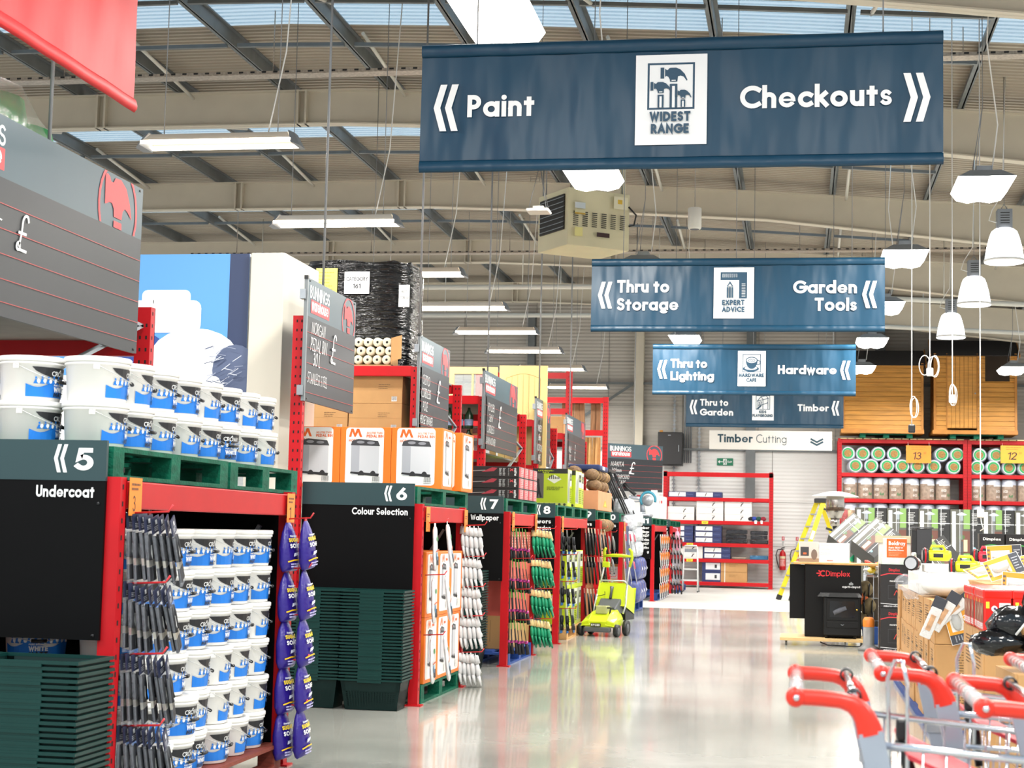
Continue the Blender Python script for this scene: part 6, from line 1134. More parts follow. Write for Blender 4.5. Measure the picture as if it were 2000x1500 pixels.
# ============================================================ right: insulation racks and sheds
for x0, x1, lb in ((1.04, 4.36, 'red rack of insulation rolls under the left shed'), (4.37, 7.7, 'red rack of insulation rolls under the right shed, cropped by the edge')): shelf_rack(x0, x1, 44.3, 1.2, (4.03, 3.14, 2.46, 1.2), 4.05, lb, 'roll_rack')
for i, (x0, lb) in enumerate(((1.1, 'slatted pale timber deck under the left shed'), (4.42, 'slatted pale timber deck under the right shed'))):
    t = thing('slatted_deck', lb, 'deck', (x0, 44.25, 4.034), 0, 'slatted decks on the rack tops'); mb = MB()
    for k in range(16): mb.box(k * .2, 0, 0, k * .2 + .17, 1.2, .025)
    mb.build('slats', mat('pale_slat', '#e4cf9e', .7, noise=(7, .12)), t)
rm = [mat('roll_film', '#cfd6e4', .3, noise=(9, .2), bump=(18, .5)), mat('roll_core_brown', '#a8824f', .95, noise=(30, .35), bump=(30, 1)), mat('roll_green_print', '#1fa35a', .4, noise=(9, .1)), mat('roll_white', '#e9edf0', .35, noise=(7, .05))]
t0 = thing('insulation_roll', 'x', 'insulation roll', (0, 0, 0), 0, 'insulation rolls lying end-on'); mb = MB(); mb.lathe([(.16, -.02), (.19, .03), (.19, .95), (.15, .98)], 20, ax='y', m=0); mb.build('film', rm, t0); MB().lathe([(.085, -.015), (.16, -.02)], 20, ax='y').build('white_end', rm[3], t0); MB().lathe([(.1, -.024), (.145, -.024)], 18, ax='y').build('green_print', rm[2], t0); MB().lathe([(0, -.03), (.05, -.034), (.095, -.026)], 16, ax='y').build('wool_end', rm[1], t0); tp = tree_of(t0); first = [t0]
for row, z, xs, nm in ((0, 3.335, (1.5, 1.91, 2.32, 2.71, 3.1, 3.52, 4.03), 'lower row under the left shed'), (1, 3.655, (1.3, 1.69, 2.09, 2.5, 3.72, 4.12), 'upper row under the left shed'), (0, 3.335, (4.62, 5.03, 5.43, 5.83, 6.2), 'lower row under the right shed'), (1, 3.655, (4.68, 5.1, 5.7), 'upper row under the right shed')):
    for i, x in enumerate(xs): place(tp, first, (x, 44.36 + rnd.uniform(0, .06), z), 0, f'insulation roll lying end-on, {nm}, {nth(i)} from left', rot=(0, rnd.uniform(-1, 1), rnd.uniform(-.02, .02)))
t0 = thing('standing_roll', 'x', 'insulation roll', (0, 0, 0), 0, 'insulation rolls standing upright'); mb = MB(); mb.lathe([(0, 0), (.18, 0), (.19, .03), (.19, .42)], 22, m=0); mb.build('wool_body', mat('wool_under_film', '#a89484', .45, noise=(12, .3)), t0); MB().lathe([(.19, .42), (.192, .5), (.17, .56), (0, .57)], 22).build('film_top', rm[0], t0)
cv = Canvas(); cv.text('eco', -.1, .22, .1, '#f0eeea', .16, .13); cv.text('Roll', .06, .1, .07, '#2c8a52', .18, .1); cv.text('eco', -.1, .08, .09, '#efe6e0', .16, .12); cv.rect(-.16, .38, .16, .42, '#e8ecf0'); cv.build('print', t0, eps=.001, cut=.04, wrap=lambda u, v, e: ((.1915 + e) * math.sin(u / .19), -(.1915 + e) * math.cos(u / .19), v)); tp = tree_of(t0); first = [t0]
for nm, z, x0 in (('on the middle shelf', 2.46, 1.36), ('on the low shelf', 1.2, 1.36), ('stacked on the low shelf', 1.775, 1.36)):
    for i in range(13):
        x = x0 + i * .4
        if 4.05 < x < 4.58 and i == 7: continue
        place(tp, first, (x + (.08 if i > 6 else 0), 44.55, z), 0, f'insulation roll standing upright {nm}, {nth(i)} from left', rot=(0, 0, rnd.uniform(-.9, .9)))
for x, z, w, h, c, s, lb in ((2.8, 3.42, .64, .46, '#f0912c', '13', 'big orange price card 13 hung on the left roll rack'), (5.2, 3.45, .66, .46, '#f2b23a', '12', 'big yellow-orange price card 12 on the right roll rack')):
    t = thing('price_card', lb, 'price card', (x, 44.26, z), 0, 'big price cards on the roll racks'); MB().box(0, 0, 0, w, .006, h).build('card', mat('card_' + s, c, .55, noise=(3, .05)), t); cv = Canvas(); cv.text(s, w * .25, h * .2, h * .42, '#2a1c1c', .13, w * .34, slant=.15); cv.text('60' if s == '13' else '00', w * .7, h * .52, h * .12, '#5a3a1c', .1, w * .1); cv.lines(w * .2, h * .72, w * .8, h * .95, 2, '#9a6a2a', .2); cv.build('writing', t, (0, -.002, 0), eps=.002)
    for q in (.05, w - .05): MB().cyl((q, .003, h), (q, .05, 3.97 - z), .004, 5).build('string', WCABLE, t)
# sheds
SHW = mat('stained_shiplap', '#c98d3e', .55, noise=(2.5, .22, (.6, 1, 8)), bump=(10, .3, (1, 1, 6))); SHD = mat('shed_trim', '#b4772f', .55, noise=(4, .15)); FELT = mat('roofing_felt', '#3c3b3c', .95, noise=(60, .2))
def shed(x0, x1, z0, ze, zr, label, door):
    t = thing('garden_shed', label, 'shed', (x0, 43.95, z0), 0, 'garden sheds on top of the racks'); W = x1 - x0; E = ze - z0; D = 1.3; n = int(E / .125); ph = E / n
    def wall(name, xa, xb, za, zb_, vert=False):
        mb = MB()
        if vert:
            k = int((xb - xa) / .1); w = (xb - xa) / k
            for i in range(k): mb.box(xa + i * w + .004, -.02, za, xa + (i + 1) * w - .004, .02, zb_)
        else:
            for i in range(n):
                a, b = max(za, i * ph), min(zb_, (i + 1) * ph - .008)
                if b > a + .01: mb.add([(xa, -.022, a), (xb, -.022, a), (xb, -.006, b), (xa, -.006, b), (xa, .02, a), (xb, .02, a), (xb, .02, b), (xa, .02, b)], [(0, 1, 2, 3), (1, 5, 6, 2), (4, 0, 3, 7), (3, 2, 6, 7), (1, 0, 4, 5)])
        return mb.build(name, SHW, t)
    if door: wall('front_boards', 0, .3, 0, E); d_ = wall('shed_door', .32, 1.07, .06, E - .08, True); wall('front_boards', 1.09, W, 0, E * .64); wall('front_boards', 1.09, 1.28, E * .64, E); wall('front_boards', 1.9, W, E * .64, E); wall('front_boards', .32, 1.07, E - .07, E); MB().box(1.28, .0, E * .64, 1.9, .01, E - .06).build('window_pane', mat('dark_pane', '#2a1f17', .15, noise=(2, .2)), t); MB().tube([(1.03, -.02, E * .48), (1.03, -.06, E * .48)], .02, 8).build('door_knob', STEEL, t); MB().box(.3, -.035, 0, .325, -.02, E).box(1.07, -.035, 0, 1.095, -.02, E).build('door_frame', SHD, t)
    else: wall('front_boards', 0, W, 0, E)
    for x in (-.02, W - .04): MB().box(x, -.04, 0, x + .06, .03, E).build('corner_trim', SHD, t)
    H = zr - z0
    for x in (0, W - .03): MB().add([(x, .02, 0), (x + .03, .02, 0), (x + .03, D, 0), (x, D, 0), (x, .02, E), (x + .03, .02, E), (x + .03, D, E), (x, D, E), (x, D / 2, H - .02), (x + .03, D / 2, H - .02)], [(3, 2, 1, 0), (0, 4, 8, 7, 3), (1, 2, 6, 9, 5), (0, 1, 5, 4), (2, 3, 7, 6), (4, 5, 9, 8), (6, 7, 8, 9)]).build('gable_wall', SHW, t)
    MB().box(0, D - .03, 0, W, D, E).build('rear_boards', SHW, t); MB().box(-.05, -.1, -.1, W + .03, D, 0).build('floor_bearers', SHD, t)
    MB().add([(-.1, -.1, E - .06), (W + .1, -.1, E - .06), (W + .06, D / 2, H), (-.06, D / 2, H), (-.1, D + .1, E - .06), (W + .1, D + .1, E - .06)], [(0, 1, 2, 3), (3, 2, 5, 4), (1, 0, 4, 5), (0, 3, 4), (1, 5, 2)]).build('felt_roof', FELT, t)
    for x in (-.105, W + .085): MB().bar((x, -.1, E - .08), (x, D / 2, H - .01), .02, .1).build('bargeboard', SHD, t)
shed(1.16, 3.2, 4.27, 6.02, 6.43, 'plain stained timber shed, left of the two on the racks', False); shed(3.5, 5.56, 4.27, 6.28, 6.7, 'stained timber shed with plank door and dark window, right of the two', True)
for x, y, lb in ((1.6, 44.0, 'green pallet under the left shed'), (3.9, 44.0, 'green pallet under the right shed')):
    t = thing('pallet', lb, 'pallet', (x, y, 4.06), 0, 'green pallets under the sheds'); 
    for k in (0, .6, 1.2): MB().box(k, 0, 0, k + .15, 1.0, .09).build('block', GREENW, t)
    MB().box(0, 0, .09, 1.35, 1.0, .108).build('deck_boards', GREENW, t)
# boxed patio heaters
def heater_front(cv, w, h):
    cv.rect(0, 0, w * .62, h, '#57574e'); cv.rect(w * .05, 0, w * .17, h * .95, '#d9dde2'); cv.rect(w * .42, h * .55, w * .62, h, '#7ea35a'); cv.rect(w * .36, 0, w * .62, h * .5, '#6a4238'); cv.disc(w * .36, h * .36, w * .1, w * .08, '#4c6a3a', 10); cv.rect(w * .42, h * .03, w * .54, h * .3, '#c9c2a0'); cv.rect(w * .27, 0, w * .4, h * .26, '#4a4c50')
    cv.poly([(w * .18, h * .88), (w * .36, h * .94), (w * .54, h * .88), (w * .45, h * .86), (w * .27, h * .86)], '#b9c2cc'); cv.rect(w * .32, h * .74, w * .4, h * .86, '#9aa4ae'); cv.rect(w * .345, h * .3, w * .375, h * .74, '#7e868c'); cv.rect(w * .62, 0, w, h, '#1f2021'); cv.lines(w * .68, h * .62, w * .92, h * .92, 8, '#c9cac8', .4, 4); cv.lines(w * .68, h * .5, w * .85, h * .56, 2, '#9a9b9a', .4, 5); cv.disc(w * .76, h * .1, w * .05, w * .05, '#7fb2c4', 12)
    for x in (w * .3, w * .72): cv.rect(x - .006, 0, x + .006, h, '#dfe3e6')
    cv.rect(0, h * .66, w, h * .675, '#dfe3e6')
c0 = carton('heater_carton', .76, .6, 1.08, mat('dark_print_carton', '#2a2a2b', .4, noise=(4, .08)), 'x', front=heater_front, group='boxed patio heaters in a row'); tph = tree_of(c0); first = [c0]
for k in range(2):
    for i in range(7): place(tph, first, (2.2 + i * .775, 42.4, .02 + k * 1.09), 0, f'boxed patio heater in the row before the roll racks, {("bottom", "top")[k]} layer, {nth(i)} from left')
for j, (x, c) in enumerate(((1.2, '#9a4a4a'), (1.32, '#c0a384'))):
    t = thing('bagged_sticks', f'tall bag of kindling beside the boxed heaters, {("left", "right")[j]} one', 'bag', (x, 42.9, .02)); MB().lathe([(0, 0), (.1, 0), (.11, .1), (.11, 2.0), (.08, 2.1), (0, 2.12)], 14).build('bag', mat('kindling_%d' % j, c, .6, noise=(22, .4)), t); MB().lathe([(.111, .8), (.111, 1.15)], 14).build('label', mat('green_red_label', '#2a9a6a', .5, noise=(6, .5)), t)

# ============================================================ heaters and promotional goods on the right
# stove display on a dolly
t = thing('stove_display', 'black electric stove display stand on a wheeled board reading Dimplex', 'display stand', (0, 22.0, 0)); GB = mat('gloss_black_board', '#070708', .3, spec=.25, noise=(3, .15)); CI = mat('cast_iron_black', '#0c0d0e', .45, spec=.3, noise=(40, .2))
MB().box(.1, .2, .1, .83, .75, 1.05).build('stand', GB, t, bevel=.006); MB().box(-.1, .5, .32, .1, .56, 1.04).build('side_wing', GB, t, bevel=.004); MB().box(-.05, .15, 1.05, 1.06, .8, 1.075).build('top_board', RAWW, t, bevel=.004); MB().box(-.22, -.12, .06, .94, .8, .1).build('dolly_board', mat('plywood', '#d3b27c', .6, noise=(6, .12, (1, 6, 1))), t, bevel=.005)
for x, y in ((-.14, -.02), (.62, -.05), (.85, .7), (-.14, .7)): c_ = MB().lathe([(0, -.012), (.028, -.012), (.03, 0), (.028, .012), (0, .012)], 14, (x, y, .03), ax='x').build('caster', mat('grey_rubber', '#8b8b88', .5, noise=(9, .1)), t)
cv = Canvas(); cv.stroke(arc(.275, .935, .028, .034, 90, -90, 8), .016, '#d3202a', cap=False); cv.stroke(arc(.335, .935, .034, .034, 50, 310, 10), .016, '#d3202a', cap=False); cv.rect(.25, .927, .295, .943, '#d3202a'); cv.text('Dimplex', .372, .9, .075, '#d3202a', .15, .31); cv.poly([(.7, .835), (.725, .8), (.675, .8)], '#8f9294'); cv.disc(.688, .803, .017, .016, '#8f9294'); cv.disc(.712, .803, .017, .016, '#8f9294'); cv.text('opti-myst', .585, .752, .032, W_, .17, .235); cv.build('lettering', t, (0, .199, 0), eps=.001)
s_ = MB().box(.34, -.06, .14, .8, .2, .64).build('stove_body', CI, t, bevel=.01); MB().add([(.26, -.06, .64), (.4, -.12, .64), (.78, -.12, .64), (.84, -.02, .64), (.84, .2, .64), (.26, .2, .64), (.3, -.04, .69), (.42, -.09, .69), (.76, -.09, .69), (.8, 0, .69), (.8, .2, .69), (.3, .2, .69)], [(5, 4, 3, 2, 1, 0), (6, 7, 8, 9, 10, 11)] + [(i, (i + 1) % 6, 6 + (i + 1) % 6, 6 + i) for i in range(6)]).build('hood', CI, s_)
for x in (.38, .74): MB().cyl((x, -.02, .1), (x, -.02, .16), .02, 8).build('foot', CI, s_)
d_ = MB().box(.38, -.075, .34, .78, -.06, .62).build('stove_door', CI, s_, bevel=.004); MB().box(.42, -.08, .375, .74, -.076, .585).build('glass', mat('stove_glass', '#1a1c20', .06, noise=(6, .3)), d_); MB().lathe([(0, -.03), (.012, -.028), (.012, 0)], 10, (.765, -.075, .48), ax='y').build('brass_knob', mat('brass', '#c9a24a', .25, .9, noise=(9, .05)), d_)
MB().tube([(.47, -.083, .43), (.55, -.085, .47), (.63, -.083, .5)], [.03, .032, .028], 10).build('log', mat('ash_log', '#5b5d66', .8, noise=(18, .35)), d_); MB().box(.38, -.075, .24, .78, -.06, .32).build('ash_drawer', CI, s_, bevel=.004); MB().tube([(.56, -.08, .285), (.58, -.095, .275), (.6, -.08, .285)], .006, 6).build('drawer_handle', STEEL, s_)
MB().tube([(.3, -.05, .05), (.4, -.1, .015), (.55, -.05, .01), (.7, -.14, .01), (.85, -.05, .01), (1.0, -.1, .01), (1.15, .1, .01)], .008, 6).build('mains_cable', BLACKP, t)
t = thing('photo_card', 'photo card of a fireplace on the stove display top', 'card', (.02, 22.35, 1.078)); MB().box(0, 0, 0, .26, .01, .27).build('card', WHT, t); cv = Canvas(); cv.rect(.005, .005, .255, .265, '#d9cfc8'); cv.rect(.02, .08, .13, .2, '#3b3b40'); cv.rect(.055, .1, .1, .125, '#d86a3c'); cv.rect(.0, 0, .26, .05, '#a08a74'); cv.disc(.2, .1, .04, .07, '#7a6a60'); cv.build('photo', t, (0, -.001, 0), eps=.001)
t = thing('leaflet_holder', 'white folded notice card on the stove display top', 'card', (.285, 22.3, 1.078)); MB().box(0, .0, 0, .21, .008, .26).build('front_leaf', WHT, t); MB().add([(.21, 0, 0), (.4, .12, 0), (.4, .128, 0), (.21, .008, 0), (.21, 0, .26), (.4, .12, .26), (.4, .128, .26), (.21, .008, .26)], [(0, 1, 5, 4), (2, 3, 7, 6), (4, 5, 6, 7), (1, 2, 6, 5)]).build('side_leaf', WHT, t); cv = Canvas(); cv.lines(.015, .09, .17, .25, 9, '#c4c4c4', .25); cv.rect(.1, .02, .18, .03, '#d86a6a'); cv.build('print', t, (0, -.001, 0), eps=.001)
# patio heater
t = thing('patio_heater', 'stainless mushroom patio heater standing behind the stove display', 'patio heater', (.55, 25, 0)); SS_ = mat('stainless_steel', '#b9b4ae', .22, .9, noise=(5, .08))
MB().lathe([(0, 2.1), (.1, 2.095), (.26, 2.055), (.345, 2.025), (.345, 2.018), (.25, 2.04), (.1, 2.06), (0, 2.06)], 32).build('reflector', mat('white_reflector_dish', '#e9e7e2', .3, .2, noise=(5, .03)), t); MB().lathe([(0, 1.7), (.09, 1.7), (.12, 1.78), (.135, 1.8), (.135, 2.0), (.12, 2.04)], 24).build('burner_head', SS_, t); MB().lathe([(.127, 1.805), (.137, 1.81), (.137, 1.86), (.127, 1.865)], 24).build('burner_slots', mat('burner_mesh', '#5c4a3a', .5, .4, noise=(60, .5)), t); MB().lathe([(0, 1.58), (.07, 1.58), (.07, 1.7), (0, 1.7)], 16).build('control_housing', SS_, t); MB().cyl((0, 0, .5), (0, 0, 1.6), .036, 14).build('pole', mat('dark_pole', '#4a4c50', .35, .5, noise=(5, .05)), t); MB().lathe([(0, .9), (.16, .88), (.2, .1), (.26, .0), (0, 0)], 24).build('gas_cover', SS_, t)
# heaped goods between display and boxes
t = thing('dump_bin', 'wire dump bin heaped with yellow and white packs behind the stove display', 'bin', (.92, 22.9, 0)); mb = MB()
for z in (.02, .3, .6, .92): mb.tube([(0, 0, z), (.7, 0, z), (.7, .8, z), (0, .8, z)], .008, 5, closed=True)
for i in range(8): mb.cyl((i * .1, 0, 0), (i * .1, 0, .92), .005, 5); mb.cyl((0, i * .114, 0), (0, i * .114, .92), .005, 5)
mb.build('wire_frame', STEEL, t); MB().box(.02, .02, .05, .68, .78, .88).build('liner', mat('brown_liner', '#4a4034', .8, noise=(9, .3)), t)
r3 = random.Random(21); pc = ('#e3c83a', '#efece6', '#d84a3c', '#e8b04a', '#f0ede8', '#cfd4da'); pm = [ink(c) for c in pc]; p0_ = []
for i, c in enumerate(pc):
    q = thing('snack_pack', 'x', 'pack', (0, 0, 0), 0, 'small bright packs heaped in the dump bin'); MB().blob((0, 0, 0), .09, 5, .12, 0, (1, .7, .35), r3).build('pack', mat('pack_' + c[1:], c, .4, noise=(14, .25)), q); p0_.append(q)
trs = [tree_of(q) for q in p0_]; cn = ('yellow', 'white', 'red', 'amber', 'off-white', 'pale grey')
for i in range(30):
    k = i % 6; a, b, lay = (i % 5), (i // 5) % 3, i // 15
    place(trs[k], [p0_[k]] if i < 6 else [], (.98 + a * .14 + r3.uniform(-.03, .03), 22.92 + b * .2 + r3.uniform(-.04, .04), .94 + lay * .1 + r3.uniform(0, .04)), 0, f'{cn[k]} small pack heaped in the dump bin, {nth(a)} across, {nth(b)} row back, {("lower", "upper")[lay]} layer', rot=(r3.uniform(-.6, .6), r3.uniform(-.6, .6), r3.uniform(0, 6)))
CAMO = mat('camouflage_cloth', '#6d6044', .85, noise=(9, .5)); ORC = mat('orange_cloth', '#c9683a', .8, noise=(8, .2))
for j, (z, x, m, nm) in enumerate(((.72, .9, CAMO, 'khaki'), (.5, .94, CAMO, 'camouflage'), (.3, .88, CAMO, 'dull green'), (.62, .84, ORC, 'orange'))):
    t = thing('hanging_bag', f'{nm} rucksack hanging on the front of the dump bin', 'bag', (x, 22.78, z), 0, 'rucksacks hanging on the dump bin'); MB().blob((0, 0, 0), .12, 7, .08, 0, (.9, .6, 1.0)).build('body', m, t); MB().tube([(-.06, -.06, .08), (-.05, -.09, -.02), (-.05, -.05, -.1)], .012, 6).tube([(.06, -.06, .08), (.05, -.09, -.02), (.05, -.05, -.1)], .012, 6).build('straps', BLACKP, t)
t = thing('blue_crate', 'small blue box on the floor below the hanging rucksacks', 'crate', (.88, 22.6, 0)); MB().add([(0, 0, 0), (.2, 0, 0), (.2, .2, 0), (0, .2, 0), (-.02, -.02, .22), (.22, -.02, .22), (.22, .22, .22), (-.02, .22, .22)], [(3, 2, 1, 0), (4, 5, 6, 7), (0, 1, 5, 4), (1, 2, 6, 5), (2, 3, 7, 6), (3, 0, 4, 7)]).build('body', mat('blue_plastic', '#1c4fa0', .4, noise=(6, .08)), t, bevel=.008); MB().box(-.025, -.025, .2, .225, .225, .225).build('rim', mat('blue_plastic', '#1c4fa0', .4), t)
t = thing('heater_tower', 'grey and orange tower heater beside the boxed stoves', 'heater', (.89, 21.3, 0)); MB().lathe([(0, 0), (.13, 0), (.14, .03), (.1, .05), (.07, .08), (.07, .34), (0, .34)], 18).build('body', mat('tower_grey', '#7d7d7c', .4, noise=(5, .08)), t); MB().lathe([(.072, .3), (.075, .38), (.05, .42), (0, .42)], 18).build('orange_top', mat('orange_grip', '#d97a2a', .4), t)
# boxed stoves
def stove_front(cv, w, h):
    cv.rect(0, 0, w, h, '#141214'); cv.text('Dimplex', w * .3, h * .84, h * .07, '#c8202a', .16, w * .4); cv.stroke([(0, h * .74), (w * .3, h * .79), (w * .7, h * .79), (w, h * .74)], .012, '#c8303a', cap=False); cv.text('newstoves'[:8], w * .34, h * .6, h * .045, W_, .16, w * .5); cv.frame(w * .28, h * .2, w * .9, h * .52, .006, '#3a3a40'); cv.rect(w * .4, h * .26, w * .78, h * .46, '#0a0a0c'); cv.stroke([(w * .5, h * .3), (w * .58, h * .4), (w * .68, h * .32)], .012, '#b8302a'); cv.stroke([(0, h * .1), (w * .5, h * .08), (w, h * .1)], .008, '#c9c9cc', cap=False); cv.text('micro-stove'[:10], w * .12, h * .02, h * .045, '#d9d9dc', .16, w * .6)
c0 = carton('stove_carton', .5, .5, .53, mat('black_print_carton', '#161315', .4, noise=(4, .1)), 'x', front=stove_front, group='boxed black stoves'); tst = tree_of(c0); first = [c0]
for k in range(2): place(tst, first, (1.34, 20.8, .03 + k * .535), 0, f'boxed black stove left of the brown cartons, {("lower", "upper")[k]} one').scale = (.66, 1, 1)
def green_front(cv, w, h): cv.text('Dimplex', w * .15, h * .76, h * .1, W_, .17, w * .7); cv.stroke(arc(w * .5, h * .3, w * .5, h * .3, 165, 15, 12), .014, '#3f9a4a', cap=False)
c0 = carton('heater_box', .3, .3, .34, mat('black_print_carton', '#161315', .4), 'x', front=green_front, group='black heater boxes with green arc'); tgr = tree_of(c0); first = [c0]
t = thing('display_table', 'long trestle table with white cloth carrying heaters at the right', 'table', (1.36, 20.4, 0)); MB().box(0, 0, .98, 2.6, 1.1, 1.02).build('table_top', RAWW, t); MB().box(-.01, -.012, .3, 2.61, 1.1, .98).build('cloth', mat('white_cloth', '#e8e6e2', .8, noise=(6, .05)), t, bevel=.01)
for x in (.05, 2.5):
    for y in (.05, 1.0): MB().box(x, y, 0, x + .05, y + .05, .98).build('leg', RAWW, t)
for i in range(3): place(tgr, first, (2.5 + i * .31, 20.9, 1.16), R((-2, 2, 8)[i]), f'black heater box with green arc on the table, {("left", "middle", "right")[i]} one')
t = thing('carton_row', 'low white carton the black heater boxes stand on', 'box', (2.2, 20.85, 1.02)); MB().box(0, 0, 0, 1.0, .4, .14).build('carton', WC, t, bevel=.004)
t = thing('black_stove', 'plain dark grey stove casing standing on the display table', 'stove', (1.37, 20.6, 1.02)); MB().box(.06, 0, .2, .24, .2, .52).build('casing', mat('anthracite_enamel', '#313236', .4, noise=(5, .06)), t, bevel=.006); MB().box(0, -.015, .525, .26, .22, .54).build('top_plate', mat('anthracite_enamel', '#313236', .4), t, bevel=.004); MB().box(0, .02, .2, .06, .18, .5).build('open_front', BLACKP, t); MB().box(.02, .0, 0, .24, .2, .2).build('plinth', BLACKP, t)
t = thing('orange_sign_box', 'orange and white electric fire box reading Beldray', 'box', (1.05, 20.84, 1.096)); MB().box(0, 0, .08, .28, .22, .32).build('carton', WC, t, bevel=.004); cv = Canvas(); cv.rect(.035, .085, .28, .315, '#ea6420'); cv.text('Beldray', .06, .235, .05, W_, .2, .2); cv.text('Paris 1800 W', .06, .195, .022, W_, .18, .17); cv.text('Electric Stove', .06, .165, .022, W_, .18, .18); cv.lines(.06, .1, .22, .15, 3, '#f4b48c', .3); cv.build('print', t, (0, -.001, 0), eps=.001); MB().box(-.02, -.02, 0, .3, .24, .08).build('green_edge_tray', mat('green_white_tray', '#cfe0d2', .5, noise=(5, .2)), t)
t = thing('counter_board', 'beige counter board behind the orange box', 'board', (.99, 21.52, 1.36)); MB().box(0, 0, 0, .62, .3, .09).build('top', mat('beige_board', '#cdc3a4', .6, noise=(3, .04)), t); MB().box(.04, .03, -1.36, .6, .28, 0).build('carcass', WC, t)
t2_ = dup(tph, (1.06, 23.6, 1.14), 0, 'boxed patio heater lying tilted on the heap behind the stove display', rot=(R(-40), R(35), R(-25))); t2_.scale = (.55, .55, .5)
t3_ = dup(tph, (.72, 24.0, 1.22), 0, 'boxed patio heater lying tilted, half behind the patio heater pole', rot=(R(-40), R(38), R(-20))); t3_.scale = (.5, .5, .5)
t4_ = dup(tph, (2.08, 21.2, 1.1), 0, 'boxed patio heater tilted on the table right of the dark stove casing', rot=(R(-25), R(-32), R(12))); t4_.scale = (.5, .5, .45)
# brown carton stack
def print_front(cv, w, h): cv.lines(w * .3, h * .3, w * .85, h * .86, 9, '#6b5030', .35, 7); cv.rect(w * .55, h * .6, w * .85, h * .64, '#3a2c1c')
c0 = carton('brown_carton', .5, .5, .3, CARD, 'x', front=print_front, side=print_front, group='brown cartons stacked on the right'); tcd = tree_of(c0)
for q in c0.children:
    pass
MB().box(-.51, .005, 0, -.4995, .495, .3).build('side_panel', CARD, c0); cv = Canvas(); print_front(cv, .5, .3); cv.build('left_print', c0, (-.511, .5, 0), (0, -1, 0), eps=.0004); tcd = tree_of(c0); first = [c0]
for k in range(3):
    for j in range(9):
        place(tcd, first, (1.49 + rnd.uniform(-.012, .012), 12.3 + j * .51, .05 + k * .303), R(rnd.uniform(-1.2, 1.2)), f'brown printed carton in the long stack, {("bottom", "middle", "top")[k]} layer, {nth(j)} back')
        if k == 2 and j > 0: place(tcd, first, (2.02, 12.4 + j * .51, .05 + k * .303), 0, f'brown carton in the second file of the long stack, {nth(j - 1)} back')
t = thing('pallet', 'low pallet under the long stack of brown cartons', 'pallet', (2.0, 12.25, 0)); MB().box(-1.05, 0, 0, 0, 4.7, .048).build('deck_boards', BLUEW, t)
for j, (x, y, z, nm) in enumerate(((1.2, 13.4, .98, 'near'), (1.25, 15.0, 1.0, 'far'))):
    t = thing('film_wrapped_bundle', f'{nm} cloudy film bundle of white goods on the brown cartons', 'bundle', (x, y, z)); MB().blob((0, 0, .07), .22, 8, .08, 0, (1.1, 1.8, .42)).build('white_goods', mat('white_goods', '#efeeec', .6, noise=(9, .08)), t); MB().blob((0, 0, .06), .24, 9, .1, 0, (1.15, 1.85, .48)).build('film', CF, t); MB().blob((-.26, .3, .02), .12, 7, .25, 0, (1, 1, .6)).build('film_knot', FILM, t)
# torches, blister packs
def torch(nm, c, loc, rz, lb):
    t = thing('lantern_torch', lb, 'torch', loc, rz, 'big torches on the heap'); t.scale = (.82, .82, .82); m = mat('torch_' + nm, c, .35, noise=(6, .05)); MB().lathe([(.045, 0), (.06, .02), (.06, .2), (.05, .24), (.0, .25)], 18, ax='x').build('body', m, t); MB().lathe([(0, -.055), (.06, -.055), (.078, -.05), (.08, -.02), (.066, 0)], 20, ax='x').build('bezel', BLACKP, t); MB().lathe([(0, -.06), (.06, -.06)], 18, ax='x').build('lens', SIL, t); MB().lathe([(.0805, -.04), (.0805, -.025)], 20, ax='x').build('red_ring', RED, t); MB().tube([(.03, 0, .06), (.04, 0, .1), (.16, 0, .1), (.18, 0, .055)], .016, 7).build('carry_handle', m, t); MB().box(.05, -.062, -.02, .15, -.055, .02).build('label', BLACKP, t)
torch('yellow', '#cdd21e', (1.13, 14.9, 1.27), R(4), 'upper yellow lantern torch lying on the heap'); torch('yellow', '#cdd21e', (1.3, 14.2, 1.19), R(-10), 'lower yellow lantern torch lying on the heap'); torch('crimson', '#c0283c', (1.56, 14.9, 1.27), R(-14), 'crimson lantern torch at the right of the heap'); torch('silver', '#cfd3c8', (.98, 14.7, 1.2), R(75), 'silver green torch standing at the left of the heap')
t = thing('white_goods_carton', 'low white carton under the lantern torches on the long stack', 'box', (.98, 13.9, .96)); MB().box(0, 0, 0, 1.0, 1.3, .17).build('carton', WC, t, bevel=.01); MB().box(.1, .3, .17, .95, 1.28, .235).build('inner_tray', WC, t, bevel=.01)
t = thing('open_tray_carton', 'shallow brown carton under the blister packs behind the red tubs', 'box', (1.3, 11.95, .958)); MB().box(0, 0, 0, .95, 1.3, .15).build('tray', CARD, t, bevel=.004)
BO = '#e8a02c'
def blister():
    t = thing('blister_pack', 'x', 'blister pack', (0, 0, 0), 0, 'orange and grey blister packs on the heap'); MB().box(0, 0, 0, .26, .006, .17).build('card', ink('#eceae6'), t); cv = Canvas(); cv.rect(.004, .004, .19, .166, BO); cv.rect(.19, .004, .256, .166, '#3f434c'); cv.rect(.03, .03, .17, .13, '#f0ece4'); cv.lines(.2, .03, .25, .14, 5, '#a9adb5', .35); cv.lines(.006, .03, .026, .15, 4, '#55585e'); cv.build('print', t, (0, -.001, 0), eps=.0006); MB().blob((.1, -.015, .08), .05, 6, .1, 0, (1.3, .5, .7)).build('blister', CL, t); return t
b0_ = blister(); tp = tree_of(b0_); first = [b0_]; r3 = random.Random(4)
